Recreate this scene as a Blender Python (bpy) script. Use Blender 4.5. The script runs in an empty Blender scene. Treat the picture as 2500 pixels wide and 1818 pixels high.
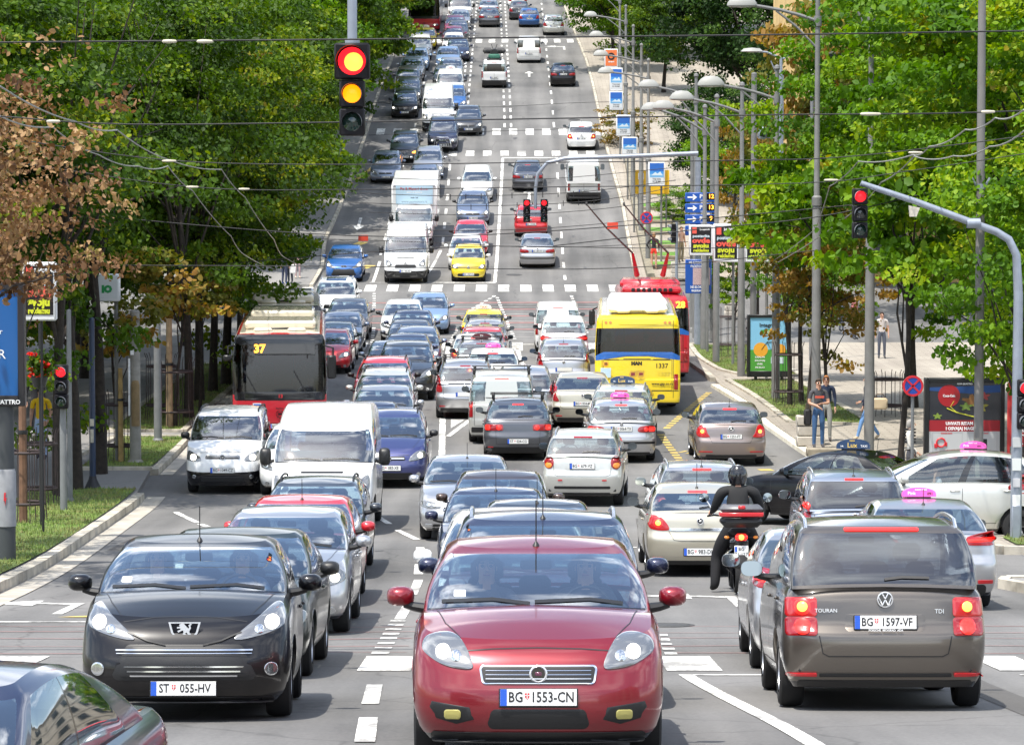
import bpy, bmesh, math, random
import numpy as np
from mathutils import Vector, Matrix, Euler
from mathutils.bvhtree import BVHTree
R = math.radians
random.seed(11); rng = np.random.default_rng(11)
scene = bpy.context.scene
# ------------------------------------------------------------ camera
cam_d = bpy.data.cameras.new('camera'); cam = bpy.data.objects.new('camera', cam_d)
scene.collection.objects.link(cam); scene.camera = cam
cam_d.sensor_width = 36.0; cam_d.lens = 36.0 * 8000 / 2500
cam_d.clip_start = 0.5; cam_d.clip_end = 1500
cam.location = (0, 0, 0); cam.rotation_euler = (R(90) - math.atan(459 / 8000), 0, 0)
# ------------------------------------------------------------ sky and sun
SUN_EL, SUN_AZ = R(68), R(222)          # azimuth clockwise from +Y: high, from the left and behind the camera
world = bpy.data.worlds.new('World'); scene.world = world; world.use_nodes = True
nt = world.node_tree; nt.nodes.clear()
def N(t, tree, **kw):
    n = tree.nodes.new(t)
    for k, v in kw.items(): setattr(n, k, v)
    return n
sky = N('ShaderNodeTexSky', nt, sky_type='NISHITA', sun_disc=False)
sky.sun_elevation = SUN_EL; sky.sun_rotation = SUN_AZ; sky.air_density = 1.2; sky.dust_density = 1.5
tc = N('ShaderNodeTexCoord', nt)
mp = N('ShaderNodeMapping', nt); mp.inputs['Scale'].default_value = (1, 1, 2.2)
cl = N('ShaderNodeTexNoise', nt); cl.inputs['Scale'].default_value = 3.2; cl.inputs['Detail'].default_value = 7; cl.inputs['Roughness'].default_value = .58
cr = N('ShaderNodeValToRGB', nt); cr.color_ramp.elements[0].position = .47; cr.color_ramp.elements[1].position = .62
hz = N('ShaderNodeSeparateXYZ', nt); hm = N('ShaderNodeMapRange', nt); hm.inputs['From Min'].default_value = .0; hm.inputs['From Max'].default_value = .12
hf = N('ShaderNodeMath', nt, operation='MULTIPLY')
mx = N('ShaderNodeMix', nt, data_type='RGBA'); mx.inputs['B'].default_value = (11, 11.4, 12, 1)
bg = N('ShaderNodeBackground', nt); bg.inputs['Strength'].default_value = .15
wo = N('ShaderNodeOutputWorld', nt)
L = nt.links.new
L(tc.outputs['Generated'], mp.inputs['Vector']); L(mp.outputs['Vector'], cl.inputs['Vector']); L(cl.outputs['Fac'], cr.inputs['Fac'])
L(tc.outputs['Generated'], hz.inputs['Vector']); L(hz.outputs['Z'], hm.inputs['Value']); L(hm.outputs['Result'], hf.inputs[0]); L(cr.outputs['Color'], hf.inputs[1]); L(hf.outputs[0], mx.inputs['Factor']); L(sky.outputs['Color'], mx.inputs['A']); L(mx.outputs['Result'], bg.inputs['Color']); L(bg.outputs['Background'], wo.inputs['Surface'])
sd = bpy.data.lights.new('sun', 'SUN'); sd.energy = 4.2; sd.angle = R(.6); sd.color = (1, .95, .86)
sun = bpy.data.objects.new('sun', sd); scene.collection.objects.link(sun)
_d = Vector((math.sin(SUN_AZ) * math.cos(SUN_EL), math.cos(SUN_AZ) * math.cos(SUN_EL), math.sin(SUN_EL)))
sun.rotation_euler = _d.to_track_quat('Z', 'Y').to_euler()
sun.location = _d * 100
vs = scene.view_settings; vs.view_transform = 'Standard'; vs.look = 'None'; vs.exposure = .68; vs.gamma = 1
try:
    scene.cycles.transparent_max_bounces = 24; scene.cycles.max_bounces = 8
    scene.cycles.sample_clamp_indirect = 6
except Exception: pass
# ------------------------------------------------------------ object helpers
COL = scene.collection
def new_obj(name, data, parent=None):
    o = bpy.data.objects.new(name, data); COL.objects.link(o)
    if parent is not None: o.parent = parent
    return o
def tag(o, label=None, cat=None, group=None, kind=None):
    if label: o['label'] = label
    if cat: o['category'] = cat
    if group: o['group'] = group
    if kind: o['kind'] = kind
    return o
def thing(name, label, cat, loc, rz=0, group=None, slope=0):
    o = new_obj(name, None); o.empty_display_size = .3
    o.rotation_euler = (Matrix.Rotation(slope, 3, 'X') @ Matrix.Rotation(rz, 3, 'Z')).to_euler(); o.location = loc
    return tag(o, label, cat, group)
def mesh(name, V, Fs, mats=(), midx=None, smooth=True, angle=38):
    me = bpy.data.meshes.new(name)
    me.from_pydata([tuple(map(float, v)) for v in V], [], [tuple(int(i) for i in f) for f in Fs])
    for m in mats: me.materials.append(m)
    if midx is not None: me.polygons.foreach_set('material_index', np.asarray(midx, dtype=np.int32))
    if smooth:
        me.shade_smooth()
        if angle: me.set_sharp_from_angle(angle=R(angle))
    me.update(); return me
class MB:
    "collects shapes into one mesh"
    def __init__(s): s.V = []; s.F = []; s.M = []
    def add(s, V, Fs, m=0):
        b = len(s.V); s.V += [tuple(map(float, v)) for v in V]; s.F += [tuple(i + b for i in f) for f in Fs]; s.M += [m] * len(Fs); return s
    def box(s, c, d, m=0, bev=.0, rot=None):
        x, y, z = [k / 2 for k in d]
        if bev <= 0:
            V = [(-x,-y,-z),(x,-y,-z),(x,y,-z),(-x,y,-z),(-x,-y,z),(x,-y,z),(x,y,z),(-x,y,z)]
            Fs = [(3,2,1,0),(4,5,6,7),(0,1,5,4),(1,2,6,5),(2,3,7,6),(3,0,4,7)]
        else:
            b = min(bev, x, y, z) ; V = []; idx = {}
            for sx in (-1,1):
                for sy in (-1,1):
                    for sz in (-1,1):
                        for a in range(3):
                            p = [sx*x, sy*y, sz*z]
                            for k in range(3):
                                if k != a: p[k] -= (sx,sy,sz)[k] * b
                            idx[(sx,sy,sz,a)] = len(V); V.append(tuple(p))
            Fs = []
            for a in range(3):
                o = [k for k in range(3) if k != a]
                for sg in (-1,1):
                    f = []
                    for (u,v) in ((-1,-1),(1,-1),(1,1),(-1,1)):
                        k = [0,0,0]; k[a]=sg; k[o[0]]=u; k[o[1]]=v; f.append(idx[tuple(k)+(a,)])
                    Fs.append(f)
                    for tg in (-1,1):
                        if a < 2:
                            for b2 in range(a+1,3):
                                c2 = 3 - a - b2; e = []
                                for u, ax in ((-1,a),(1,a),(1,b2),(-1,b2)):
                                    k=[0,0,0]; k[a]=sg; k[b2]=tg; k[c2]=u; e.append(idx[tuple(k)+(ax,)])
                                if len(set(e)) == 4 : Fs.append(e)
            for sx in (-1,1):
                for sy in (-1,1):
                    for sz in (-1,1): Fs.append([idx[(sx,sy,sz,a)] for a in range(3)])
            Fs2 = []; seen = set()
            for f in Fs:
                k = frozenset(f)
                if k in seen: continue
                seen.add(k); n = Vector((0,0,0)); P = [Vector(V[i]) for i in f]
                cn = sum(P, Vector()) / len(P); n = (P[1]-P[0]).cross(P[2]-P[0])
                Fs2.append(tuple(f) if n.dot(cn) > 0 else tuple(reversed(f)))
            Fs = Fs2
        if rot is not None:
            Mx = Euler(rot).to_matrix(); V = [Mx @ Vector(v) for v in V]
        return s.add([(v[0]+c[0], v[1]+c[1], v[2]+c[2]) for v in V], Fs, m)
    def tube(s, P, r, n=8, m=0, cap=True):
        P = [Vector(p) for p in P]; k = len(P); rr = r if hasattr(r, '__len__') else [r] * k
        V = []; Fs = []; up = None
        for i, p in enumerate(P):
            t = (P[min(i+1,k-1)] - P[max(i-1,0)]).normalized()
            if up is None: up = t.orthogonal().normalized()
            up = (up - t * up.dot(t)); up = up.normalized() if up.length > 1e-6 else t.orthogonal().normalized()
            w = t.cross(up)
            for j in range(n):
                a = 2*math.pi*j/n; V.append(p + (up*math.cos(a) + w*math.sin(a)) * rr[i])
        for i in range(k-1):
            for j in range(n): Fs.append((i*n+j, i*n+(j+1)%n, (i+1)*n+(j+1)%n, (i+1)*n+j))
        if cap: Fs += [tuple(range(n-1,-1,-1)), tuple((k-1)*n+j for j in range(n))]
        return s.add(V, Fs, m)
    def lathe(s, prof, c=(0,0,0), n=20, axis='z', m=0, sx=1, sy=1):
        V = []; Fs = []; k = len(prof)
        for (r, h) in prof:
            for j in range(n):
                a = 2*math.pi*j/n; p = (r*math.cos(a)*sx, r*math.sin(a)*sy, h)
                if axis == 'x': p = (p[2], p[0], p[1])
                if axis == 'y': p = (p[0], p[2], p[1])
                V.append((p[0]+c[0], p[1]+c[1], p[2]+c[2]))
        for i in range(k-1):
            for j in range(n): Fs.append((i*n+j, i*n+(j+1)%n, (i+1)*n+(j+1)%n, (i+1)*n+j))
        return s.add(V, Fs, m)
    def prism(s, poly, y0, y1, m=0, plane='xz'):
        n = len(poly)
        def q(p, h): return (p[0], h, p[1]) if plane == 'xz' else ((p[0], p[1], h) if plane == 'xy' else (h, p[0], p[1]))
        V = [q(p, y0) for p in poly] + [q(p, y1) for p in poly]
        Fs = [tuple(range(n)), tuple(range(2*n-1, n-1, -1))] + [(i, n+i, n+(i+1)%n, (i+1)%n) for i in range(n)]
        return s.add(V, Fs, m)
    def build(s, name, mats, parent=None, smooth=True, angle=38):
        return new_obj(name, s.mesh(name, mats, smooth, angle), parent)
    def mesh(s, name, mats, smooth=True, angle=38):
        me = mesh(name, s.V, s.F, mats if isinstance(mats, (list, tuple)) else [mats], s.M, smooth, angle)
        bm = bmesh.new(); bm.from_mesh(me); bmesh.ops.recalc_face_normals(bm, faces=bm.faces); bm.to_mesh(me); bm.free(); return me
# ------------------------------------------------------------ materials
MATS = {}
def mat(name, col=(.5,.5,.5), rough=.5, metal=0, coat=0, emit=None, es=0, noise=0, nscale=8, bump=0, bscale=60, alpha=None, spec=.5):
    if name in MATS: return MATS[name]
    m = bpy.data.materials.new(name); m.use_nodes = True; t = m.node_tree; b = t.nodes['Principled BSDF']
    b.inputs['Base Color'].default_value = (*col, 1); b.inputs['Roughness'].default_value = rough; b.inputs['Metallic'].default_value = metal
    b.inputs['Coat Weight'].default_value = coat; b.inputs['Coat Roughness'].default_value = .04; b.inputs['Specular IOR Level'].default_value = spec
    if emit: b.inputs['Emission Color'].default_value = (*emit, 1); b.inputs['Emission Strength'].default_value = es
    if noise:
        g = N('ShaderNodeNewGeometry', t); n = N('ShaderNodeTexNoise', t); n.inputs['Scale'].default_value = nscale; n.inputs['Detail'].default_value = 6
        t.links.new(g.outputs['Position'], n.inputs['Vector'])
        r = N('ShaderNodeValToRGB', t); r.color_ramp.elements[0].position = .3; r.color_ramp.elements[1].position = .7
        r.color_ramp.elements[0].color = (*[c*(1-noise) for c in col], 1); r.color_ramp.elements[1].color = (*[min(1, c*(1+noise)) for c in col], 1)
        t.links.new(n.outputs['Fac'], r.inputs['Fac']); t.links.new(r.outputs['Color'], b.inputs['Base Color'])
    if bump:
        g = N('ShaderNodeNewGeometry', t); n = N('ShaderNodeTexNoise', t); n.inputs['Scale'].default_value = bscale; n.inputs['Detail'].default_value = 4
        t.links.new(g.outputs['Position'], n.inputs['Vector'])
        bp = N('ShaderNodeBump', t); bp.inputs['Strength'].default_value = bump; bp.inputs['Distance'].default_value = .02
        t.links.new(n.outputs['Fac'], bp.inputs['Height']); t.links.new(bp.outputs['Normal'], b.inputs['Normal'])
    MATS[name] = m; return m
def paint(name, col, metal=.35):
    if name in MATS: return MATS[name]
    m = mat(name, col, .3, metal, 1.0)
    t = m.node_tree; b = t.nodes['Principled BSDF']           # road film: dust low on the body, faint mottling
    tcn = N('ShaderNodeTexCoord', t); sp = N('ShaderNodeSeparateXYZ', t); t.links.new(tcn.outputs['Object'], sp.inputs['Vector'])
    n = N('ShaderNodeTexNoise', t); n.inputs['Scale'].default_value = 5; n.inputs['Detail'].default_value = 5
    t.links.new(tcn.outputs['Object'], n.inputs['Vector'])
    mr = N('ShaderNodeMapRange', t); mr.inputs['From Min'].default_value = .75; mr.inputs['From Max'].default_value = .15; mr.inputs['To Max'].default_value = .22
    t.links.new(sp.outputs['Z'], mr.inputs['Value'])
    ml = N('ShaderNodeMath', t, operation='MULTIPLY'); t.links.new(mr.outputs['Result'], ml.inputs[0]); t.links.new(n.outputs['Fac'], ml.inputs[1])
    mi = N('ShaderNodeMix', t, data_type='RGBA'); mi.inputs['A'].default_value = (*col, 1); mi.inputs['B'].default_value = (.16, .14, .12, 1)
    t.links.new(ml.outputs[0], mi.inputs['Factor']); t.links.new(mi.outputs['Result'], b.inputs['Base Color'])
    r2 = N('ShaderNodeMapRange', t); r2.inputs['To Min'].default_value = .03; r2.inputs['To Max'].default_value = .14
    t.links.new(n.outputs['Fac'], r2.inputs['Value']); t.links.new(r2.outputs['Result'], b.inputs['Coat Roughness'])
    return m
def glass(name, tint, base=.07):
    if name in MATS: return MATS[name]
    m = bpy.data.materials.new(name); m.use_nodes = True; t = m.node_tree; t.nodes.clear()
    tr = N('ShaderNodeBsdfTransparent', t); tr.inputs['Color'].default_value = (*tint, 1)
    gl = N('ShaderNodeBsdfGlossy', t); gl.inputs['Roughness'].default_value = .03; gl.inputs['Color'].default_value = (.95, .97, 1, 1)
    lw = N('ShaderNodeLayerWeight', t); lw.inputs['Blend'].default_value = .5
    pw = N('ShaderNodeMath', t, operation='POWER'); pw.inputs[1].default_value = 2.6
    ma = N('ShaderNodeMath', t, operation='MULTIPLY_ADD'); ma.inputs[1].default_value = .9; ma.inputs[2].default_value = base; ma.use_clamp = True
    ms = N('ShaderNodeMixShader', t); o = N('ShaderNodeOutputMaterial', t); k = t.links.new
    k(lw.outputs['Facing'], pw.inputs[0]); k(pw.outputs[0], ma.inputs[0]); k(ma.outputs[0], ms.inputs['Fac'])
    k(tr.outputs[0], ms.inputs[1]); k(gl.outputs[0], ms.inputs[2]); k(ms.outputs[0], o.inputs['Surface'])
    MATS[name] = m; return m
M_black = mat('black_plastic', (.012,.012,.013), .45); M_gloss = mat('gloss_black', (.008,.008,.01), .12, 0, .6)
M_tyre = mat('tyre_rubber', (.014,.014,.015), .85); M_rim = mat('alloy', (.42,.43,.45), .3, .8); M_chrome = mat('chrome', (.75,.76,.78), .12, 1); M_badge = mat('badge_chrome', (.74,.75,.77), .22, .55)
M_dark = mat('dark_interior', (.022,.022,.025), .8); M_seat = mat('seat_cloth', (.035,.036,.04), .9); M_under = mat('underbody', (.01,.01,.01), .9)
M_white = mat('white_plate', (.8,.8,.78), .5); M_blue = mat('plate_blue', (.02,.1,.55), .5); M_ink = mat('ink_black', (.012,.012,.015), .6)
M_lamp = mat('lamp_housing', (.24,.245,.25), .14, .6, 1); M_lampd = mat('lamp_bowl', (.62,.64,.66), .10, .9, 1)
M_lit = mat('headlamp_lit', (1,1,.95), .3, emit=(1,.9,.72), es=2.4); M_amber = mat('indicator_amber', (.75,.25,.03), .25, 0, 1)
M_ambl = mat('indicator_lit', (1,.4,.05), .3, emit=(1,.33,.03), es=3.0)
M_red = mat('tail_red', (.28,.006,.009), .18, 0, 1); M_redl = mat('brake_lit', (.5,.015,.01), .3, 0, .6, emit=(1,.02,.012), es=1.0)
M_orl = mat('brake_core', (1,.3,.06), .3, emit=(1,.30,.05), es=2.4); M_refl = mat('reflector_red', (.5,.01,.015), .3, 0, .5)
M_clear = mat('clear_lens', (.7,.7,.72), .1, .2, 1); M_mirror = mat('mirror_glass', (.24,.28,.31), .04, 1)
G_front = glass('windscreen_glass', (.74,.85,.86), .20); G_side = glass('side_glass', (.50,.57,.57), .12); G_tint = glass('tinted_glass', (.10,.105,.115), .13)
G_bus = glass('bus_glass', (.15,.165,.18), .05)
G_rear = glass('rear_glass', (.55,.66,.66), .16)
# ------------------------------------------------------------ lettering
TXT = {}
def text_mesh(s, size, bold=0.0, align='CENTER', xs=1.0):
    key = (s, size, bold, align, xs)
    if key in TXT: return TXT[key]
    c = bpy.data.curves.new('lettering', 'FONT'); c.body = s; c.size = size; c.align_x = align; c.align_y = 'CENTER'; c.offset = bold; c.extrude = .0015; c.resolution_u = 2
    o = bpy.data.objects.new('lettering', c); COL.objects.link(o)
    bpy.context.view_layer.update()
    me = bpy.data.meshes.new_from_object(o.evaluated_get(bpy.context.evaluated_depsgraph_get()))
    bpy.data.objects.remove(o); bpy.data.curves.remove(c)
    for v in me.vertices: v.co.x *= xs
    TXT[key] = me; return me
def lettering(s, size, m, parent, loc, rz=0, name='lettering', bold=0.0, align='CENTER', xs=1.0, tilt=0):
    me = text_mesh(s, size, bold, align, xs).copy(); me.materials.clear(); me.materials.append(m)
    o = new_obj(name, me, parent); o.location = loc; o.rotation_euler = (R(90) + tilt, 0, rz); return o
# ------------------------------------------------------------ terrain profile of the street (Y, Z)
PROF = [(-170,-2.600),(-110,-2.900),(-60,-3.200),(-25,-3.400),(-8,-3.500),(2,-3.540),(8,-3.516),(12,-3.606),(16,-3.700),(20,-3.844),(24,-4.117),(28,-4.504),(32,-4.899),(36,-5.232),(40,-5.507),(44,-5.769),(48,-6.025),(52,-6.253),(56,-6.425),(60,-6.553),(64,-6.680),(68,-6.805),(72,-6.885),(76,-6.921),(80,-6.942),(84,-6.923),(88,-6.868),(92,-6.801),(96,-6.739),(100,-6.686),(104,-6.648),(108,-6.630),(112,-6.629),(116,-6.622),(120,-6.580),(124,-6.472),(128,-6.294),(132,-6.073),(136,-5.818),(140,-5.531),(144,-5.216),(148,-4.883),(152,-4.541),(156,-4.186),(160,-3.761),(164,-3.218),(168,-2.614),(172,-2.015),(176,-1.412),(180,-0.769),(184,-0.073),(188,0.683),(192,1.482),(196,2.254),(200,2.978),(204,3.681),(208,4.366),(212,5.026),(216,5.655),(220,6.248),(224,6.810),(228,7.350),(232,7.877),(236,8.400),(240,8.929),(244,9.468),(248,10.017),(252,10.570),(256,11.125),(260,11.682),(264,12.241),(268,12.802),(272,13.365),(276,13.929),(280,14.496),(284,15.063),(288,15.629),(292,16.196),(296,16.761),(300,17.325),(304,17.889),(308,18.453),(312,19.017),(316,19.581),(320,20.143),(324,20.703),(328,21.262),(332,21.818),(336,22.371),(340,22.922),(344,23.471),(348,24.020),(352,24.568),(356,25.115),(360,25.661),(364,26.207),(368,26.752),(372,27.297),(376,27.842),(380,28.387),(384,28.931),(388,29.476),(392,30.021),(396,30.566),(400,31.112)]
_PY = np.array([p[0] for p in PROF]); _PZ = np.array([p[1] for p in PROF])
_h = np.diff(_PY); _dl = np.diff(_PZ) / _h; _m = np.concatenate([[_dl[0]], (_dl[:-1] + _dl[1:]) / 2, [_dl[-1]]])
def zg(y):
    y = min(max(y, _PY[0]), _PY[-1]); i = min(max(int(np.searchsorted(_PY, y)) - 1, 0), len(_PY) - 2); t = (y - _PY[i]) / _h[i]
    return float((2*t**3-3*t*t+1)*_PZ[i] + (t**3-2*t*t+t)*_h[i]*_m[i] + (-2*t**3+3*t*t)*_PZ[i+1] + (t**3-t*t)*_h[i]*_m[i+1])
def slope_at(y): return math.atan((zg(y+1.3) - zg(y-1.3)) / 2.6)

# ------------------------------------------------------------ vehicles: body shapes
def cm(x, xs, ys): return np.interp(x, xs, ys)
def sm(x, xs, ys):
    "smooth (pchip-like) interpolation"
    xs = np.asarray(xs, float); ys = np.asarray(ys, float); x = np.asarray(x, float)
    if len(xs) < 3: return np.interp(x, xs, ys)
    h = np.diff(xs); d = np.diff(ys) / h; m = np.concatenate([[d[0]], np.where(d[:-1]*d[1:] > 0, 2*d[:-1]*d[1:]/(d[:-1]+d[1:]+1e-12), 0), [d[-1]]])
    xc = np.clip(x, xs[0], xs[-1]); i = np.clip(np.searchsorted(xs, xc) - 1, 0, len(xs)-2); t = (xc - xs[i]) / h[i]
    return (2*t**3-3*t*t+1)*ys[i] + (t**3-2*t*t+t)*h[i]*m[i] + (-2*t**3+3*t*t)*ys[i+1] + (t**3-t*t)*h[i]*m[i+1]
LOW = [(0,.10,.10,.12),(.12,.045,.035,.05),(.35,.004,.0,.01),(.5,0,0,0),(.57,.002,.012,.012),(.62,.004,.025,.055),(.8,.014,.07,.075),(.93,.04,.15,.10),(1,.085,.25,.14)]
VANLOW = [(0,.08,.06,.06),(.12,.03,.02,.02),(.35,.004,.0,.0),(.5,0,0.01,0),(.62,.0,.03,.01),(.8,.005,.08,.01),(.93,.01,.15,.015),(1,.02,.22,.02)]
BUSLOW = [(0,.05,.04,.03),(.1,.02,.01,.0),(.5,.0,.0,.0),(1,.0,.02,.0)]
BASE = dict(L=4.1, W=1.75, H=1.47, zn=.74, yc=1.0, zc=.98, ywt=1.95, zwt=1.40, yrt=3.45, zrt=1.40, yrb=3.98, zrb=1.0, nF=2.9, dF=.42, nR=3.4, dR=.26,
            nW=3.0, dw=.26, nB=4.0, db=.12, wb=.075, wr=.25, gc=.20, yw1=.82, yw2=3.38, rw=.31, Ra=.37, low=LOW, sw=[(.05,.43),(.47,.78),(.81,.93)],
            frontg=(.05,.92), sideg=(.06,.88), rearg=(.12,.90), iR=12, crown=.03, roofcrown=.025, tw=(.06,.05), split=0, trimlow=0, tint=0)
NFP, NSP, NMID = 16, 60, 14
GLV = np.array([0,.05,.10,.2,.35,.5,.65,.78,.84,.88,.92,.96,1.0])
FLV = np.array([0,.06,.12,.2,.28,.35,.42,.5,.57,.62,.7,.8,.87,.93,.97,1.0])
def car_shape(sp):
    s = dict(BASE); s.update(sp); L, W, H = s['L'], s['W'], s['H']
    a = np.linspace(0, math.pi/2, NFP)
    def se(n): return np.sin(a)**(2/n), 1 - np.cos(a)**(2/n)
    def half(hw, yF, yR, nF, dF, nR, dR):
        fx, fy = se(nF); rx, ry = se(nR)
        ys = np.linspace(yF + dF, yR - dR, NSP)[1:-1]
        x = np.concatenate([hw*fx, np.full(NSP-2, hw), (hw*rx)[::-1]]); y = np.concatenate([yF + dF*fy, ys, (yR - dR*ry)[::-1]])
        return x, y
    def taper(y): return 1 - s['tw'][0]*np.clip((1.4-y)/1.4, 0, 1)**2 - s['tw'][1]*np.clip((y-(L-1.3))/1.3, 0, 1)**2
    Mh = 2*NFP + NSP - 2; Nn = 2*Mh - 2
    def full(x, y, z):
        return np.concatenate([np.stack([x, y, z], 1), np.stack([-x[1:-1], y[1:-1], z[1:-1]], 1)[::-1]])
    def ztop(y): return sm(y, [0, s['yc']*.5, s['yc'], (s['yc']+s['yrb'])/2, s['yrb'], L], [s['zn'], s['zn']*.42+s['zc']*.58, s['zc'], (s['zc']+s['zrb'])/2+s.get('belt',0), s['zrb'], s['zrb']-s.get('zdrop',.03)])
    lf = np.array(s['low']); V = []; Fs = []; mi = []; lowlv = []
    for f in FLV:
        si, fo, ro = [float(sm(f, lf[:,0], lf[:,c])) for c in (1,2,3)]
        x, y = half(W/2 - si, fo, L - ro, s['nF'], s['dF'], s['nR'], s['dR'])
        zb = s['gc']; zt = ztop(y); z = zb + (zt - zb)*f
        for yw in (s['yw1'], s['yw2']):
            q = s['Ra']**2 - (y - yw)**2; side = x > W/2*.80
            z = np.where((q > 0) & side, np.maximum(z, np.minimum(s['rw'] + np.sqrt(np.maximum(q, 0)), zt)), z)
        x = x*taper(y)
        lowlv.append((x, y, z)); V.append(full(x, y, z))
    K = len(FLV); base = 0
    for k in range(K-1):
        for j in range(Nn):
            Fs.append((k*Nn+j, k*Nn+(j+1)%Nn, (k+1)*Nn+(j+1)%Nn, (k+1)*Nn+j)); mi.append(1 if FLV[k] < s['trimlow'] else (1 if FLV[k] < .05 else 0))
    V = list(np.concatenate(V)); xt, yt, zt = lowlv[-1]
    # hood, shoulders, deck
    yh = s['yc'] + s['dw']*.75; yd = s['yrb'] - s['db'] - .04
    rows = []
    for i in range(Mh):
        ful = (yt[i] <= yh) or (yt[i] >= yd)
        rows.append(ful)
    u = np.linspace(-1, 1, NMID*2+1)
    prev = None
    y0 = yt[0]
    for i in range(Mh):
        cr_ = s['crown']*min(1, (yt[i]-y0)/.35) if yt[i] < L/2 else s['crown']*.5*min(1, max(0, (yt[-1]-yt[i])/.2))
        b = len(V)
        uu = np.sign(u)*(np.abs(u)**.8)
        for q in uu: V.append(np.array([xt[i]*q, yt[i], zt[i] + cr_*(1-q*q)]))
        if prev is not None:
            for j in range(len(u)-1):
                if (rows[i] and rows[i-1]) or abs(u[j]+u[j+1])/2 > .80:
                    Fs.append((prev+j, prev+j+1, b+j+1, b+j)); mi.append(0)
        prev = b
    # greenhouse
    G = {'windscreen': [], 'rear_window': []}
    for w in range(len(s['sw'])): G['sideL%d' % w] = []; G['sideR%d' % w] = []
    def zroof(y):
        ym = s['ywt']*.55 + s['yrt']*.45; y = np.clip(y, s['ywt'], s['yrt'])
        return np.where(y < ym, H - (H-s['zwt'])*((ym-y)/(ym-s['ywt']))**2, H - (H-s['zrt'])*((y-ym)/(s['yrt']-ym))**2)
    gb = len(V); top = None
    for g in GLV:
        e = max(0, (g-.86)/.14)
        hw = (W/2 - s['wb'])*(1-g**1.15) + (W/2 - s['wr'])*g**1.15 + .03*math.sin(math.pi*g) - .055*e*e
        yF = s['yc'] + (s['ywt']-s['yc'])*(g + .06*math.sin(math.pi*g)*-1) + .05*e*e
        yR = s['yrb'] + (s['yrt']-s['yrb'])*(g**s.get('rp',1.15)) - .05*e*e
        x, y = half(hw, yF, yR, s['nW'], s['dw']*(1-.25*g), s['nB'], s['db'])
        zb = ztop(y) - .012 + s['crown']*.8*np.clip(1-(x/(W/2-s['wb']))**2, 0, 1); zz = zroof(y)
        z = zb + (zz - zb)*(1-(1-g)**1.05)
        x = x*taper(y)
        V += list(full(x, y, z)); top = (x, y, z)
    fa, fb = s['frontg']; sa, sb = s['sideg']; ra, rb = s['rearg']; iW = 12; iR = s['iR']
    for k in range(len(GLV)-1):
        gm = (GLV[k]+GLV[k+1])/2
        for j in range(Nn):
            h = j if j < Mh-1 else Nn-1-j       # half-index of the cell
            f = (gb+k*Nn+j, gb+k*Nn+(j+1)%Nn, gb+(k+1)*Nn+(j+1)%Nn, gb+(k+1)*Nn+j); dest = None; m = 0
            sd_ = 'R' if j < Mh-1 else 'L'
            if h < NFP-1:
                if h < iW:
                    if fa < gm < fb: dest = 'windscreen'
                    elif gm < fa or s.get('blackfront'): m = 1
                elif s.get('blackfront'): m = 1
            elif h < NFP-1 + NSP-1:
                t = (h-(NFP-1)+.5)/(NSP-1)
                if sa < gm < sb:
                    for w, (t0, t1) in enumerate(s['sw']):
                        if t0 < t < t1: dest = 'side%s%d' % (sd_, w)
                    if dest is None:
                        for w in range(len(s['sw'])-1):
                            if s['sw'][w][1] <= t <= s['sw'][w+1][0]: m = 1
            else:
                hr = h - (NFP-1+NSP-1)          # 0 at the rear corner .. 14 at centre
                if hr >= NFP-1-iR and ra < gm < rb and not (s['split'] and hr >= NFP-2-s['split']+1): dest = 'rear_window'
                elif s['split'] and hr >= NFP-2-s['split']+1 and ra < gm < rb: m = 0 if s.get('splitw') else 1
            if dest: G[dest].append(f)
            else: Fs.append(f); mi.append(m)
    x, y, z = top; prev = None
    for i in range(Mh):
        b = len(V)
        w_ = min(1, min(y[i]-y[0], y[-1]-y[i])/.35) if Mh else 0
        for q in np.sign(u)*(np.abs(u)**.8): V.append(np.array([x[i]*q, y[i], z[i] + s['roofcrown']*max(0,w_)*(1-q*q)]))
        if prev is not None:
            for j in range(len(u)-1): Fs.append((prev+j, prev+j+1, b+j+1, b+j)); mi.append(0)
        prev = b
    V = np.array(V)
    keep = [n for n, f in enumerate(Fs) if len({tuple(np.round(V[i], 4)) for i in f}) >= 3]
    def clean(fl):
        out = []
        for f in fl:
            g = []
            for i in f:
                if not g or np.abs(V[i]-V[g[-1]]).max() > 1e-4: g.append(i)
            if len(g) > 2 and np.abs(V[g[0]]-V[g[-1]]).max() < 1e-4: g.pop()
            out.append(tuple(g))
        return out
    mi = [mi[n] for n in keep]; Fs = clean([Fs[n] for n in keep])
    ok = [len(f) >= 3 for f in Fs]; mi = [m for m, o in zip(mi, ok) if o]; Fs = [f for f, o in zip(Fs, ok) if o]
    allF = Fs + [f for g in G.values() for f in g]
    s['V'] = V; s['F'] = Fs; s['mi'] = mi; s['G'] = G
    s['bvh'] = BVHTree.FromPolygons([tuple(v) for v in V], allF)
    return s
def sub(V, Fs):
    ids = sorted({i for f in Fs for i in f}); mp_ = {i: n for n, i in enumerate(ids)}
    return V[ids], [tuple(mp_[i] for i in f) for f in Fs]
DIRS = {'front': (Vector((0,1,0)), lambda p, L: Vector((p[0], -3, p[1]))), 'rear': (Vector((0,-1,0)), lambda p, L: Vector((p[0], L+3, p[1]))),
        'top': (Vector((0,0,-1)), lambda p, L: Vector((p[0], p[1], 6))), 'right': (Vector((-1,0,0)), lambda p, L: Vector((4, p[0], p[1]))), 'left': (Vector((1,0,0)), lambda p, L: Vector((-4, p[0], p[1])))}
def cast(s, p, axis):
    d, of = DIRS[axis]; h = s['bvh'].ray_cast(of(p, s['L']), d)
    return h[0]
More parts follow.
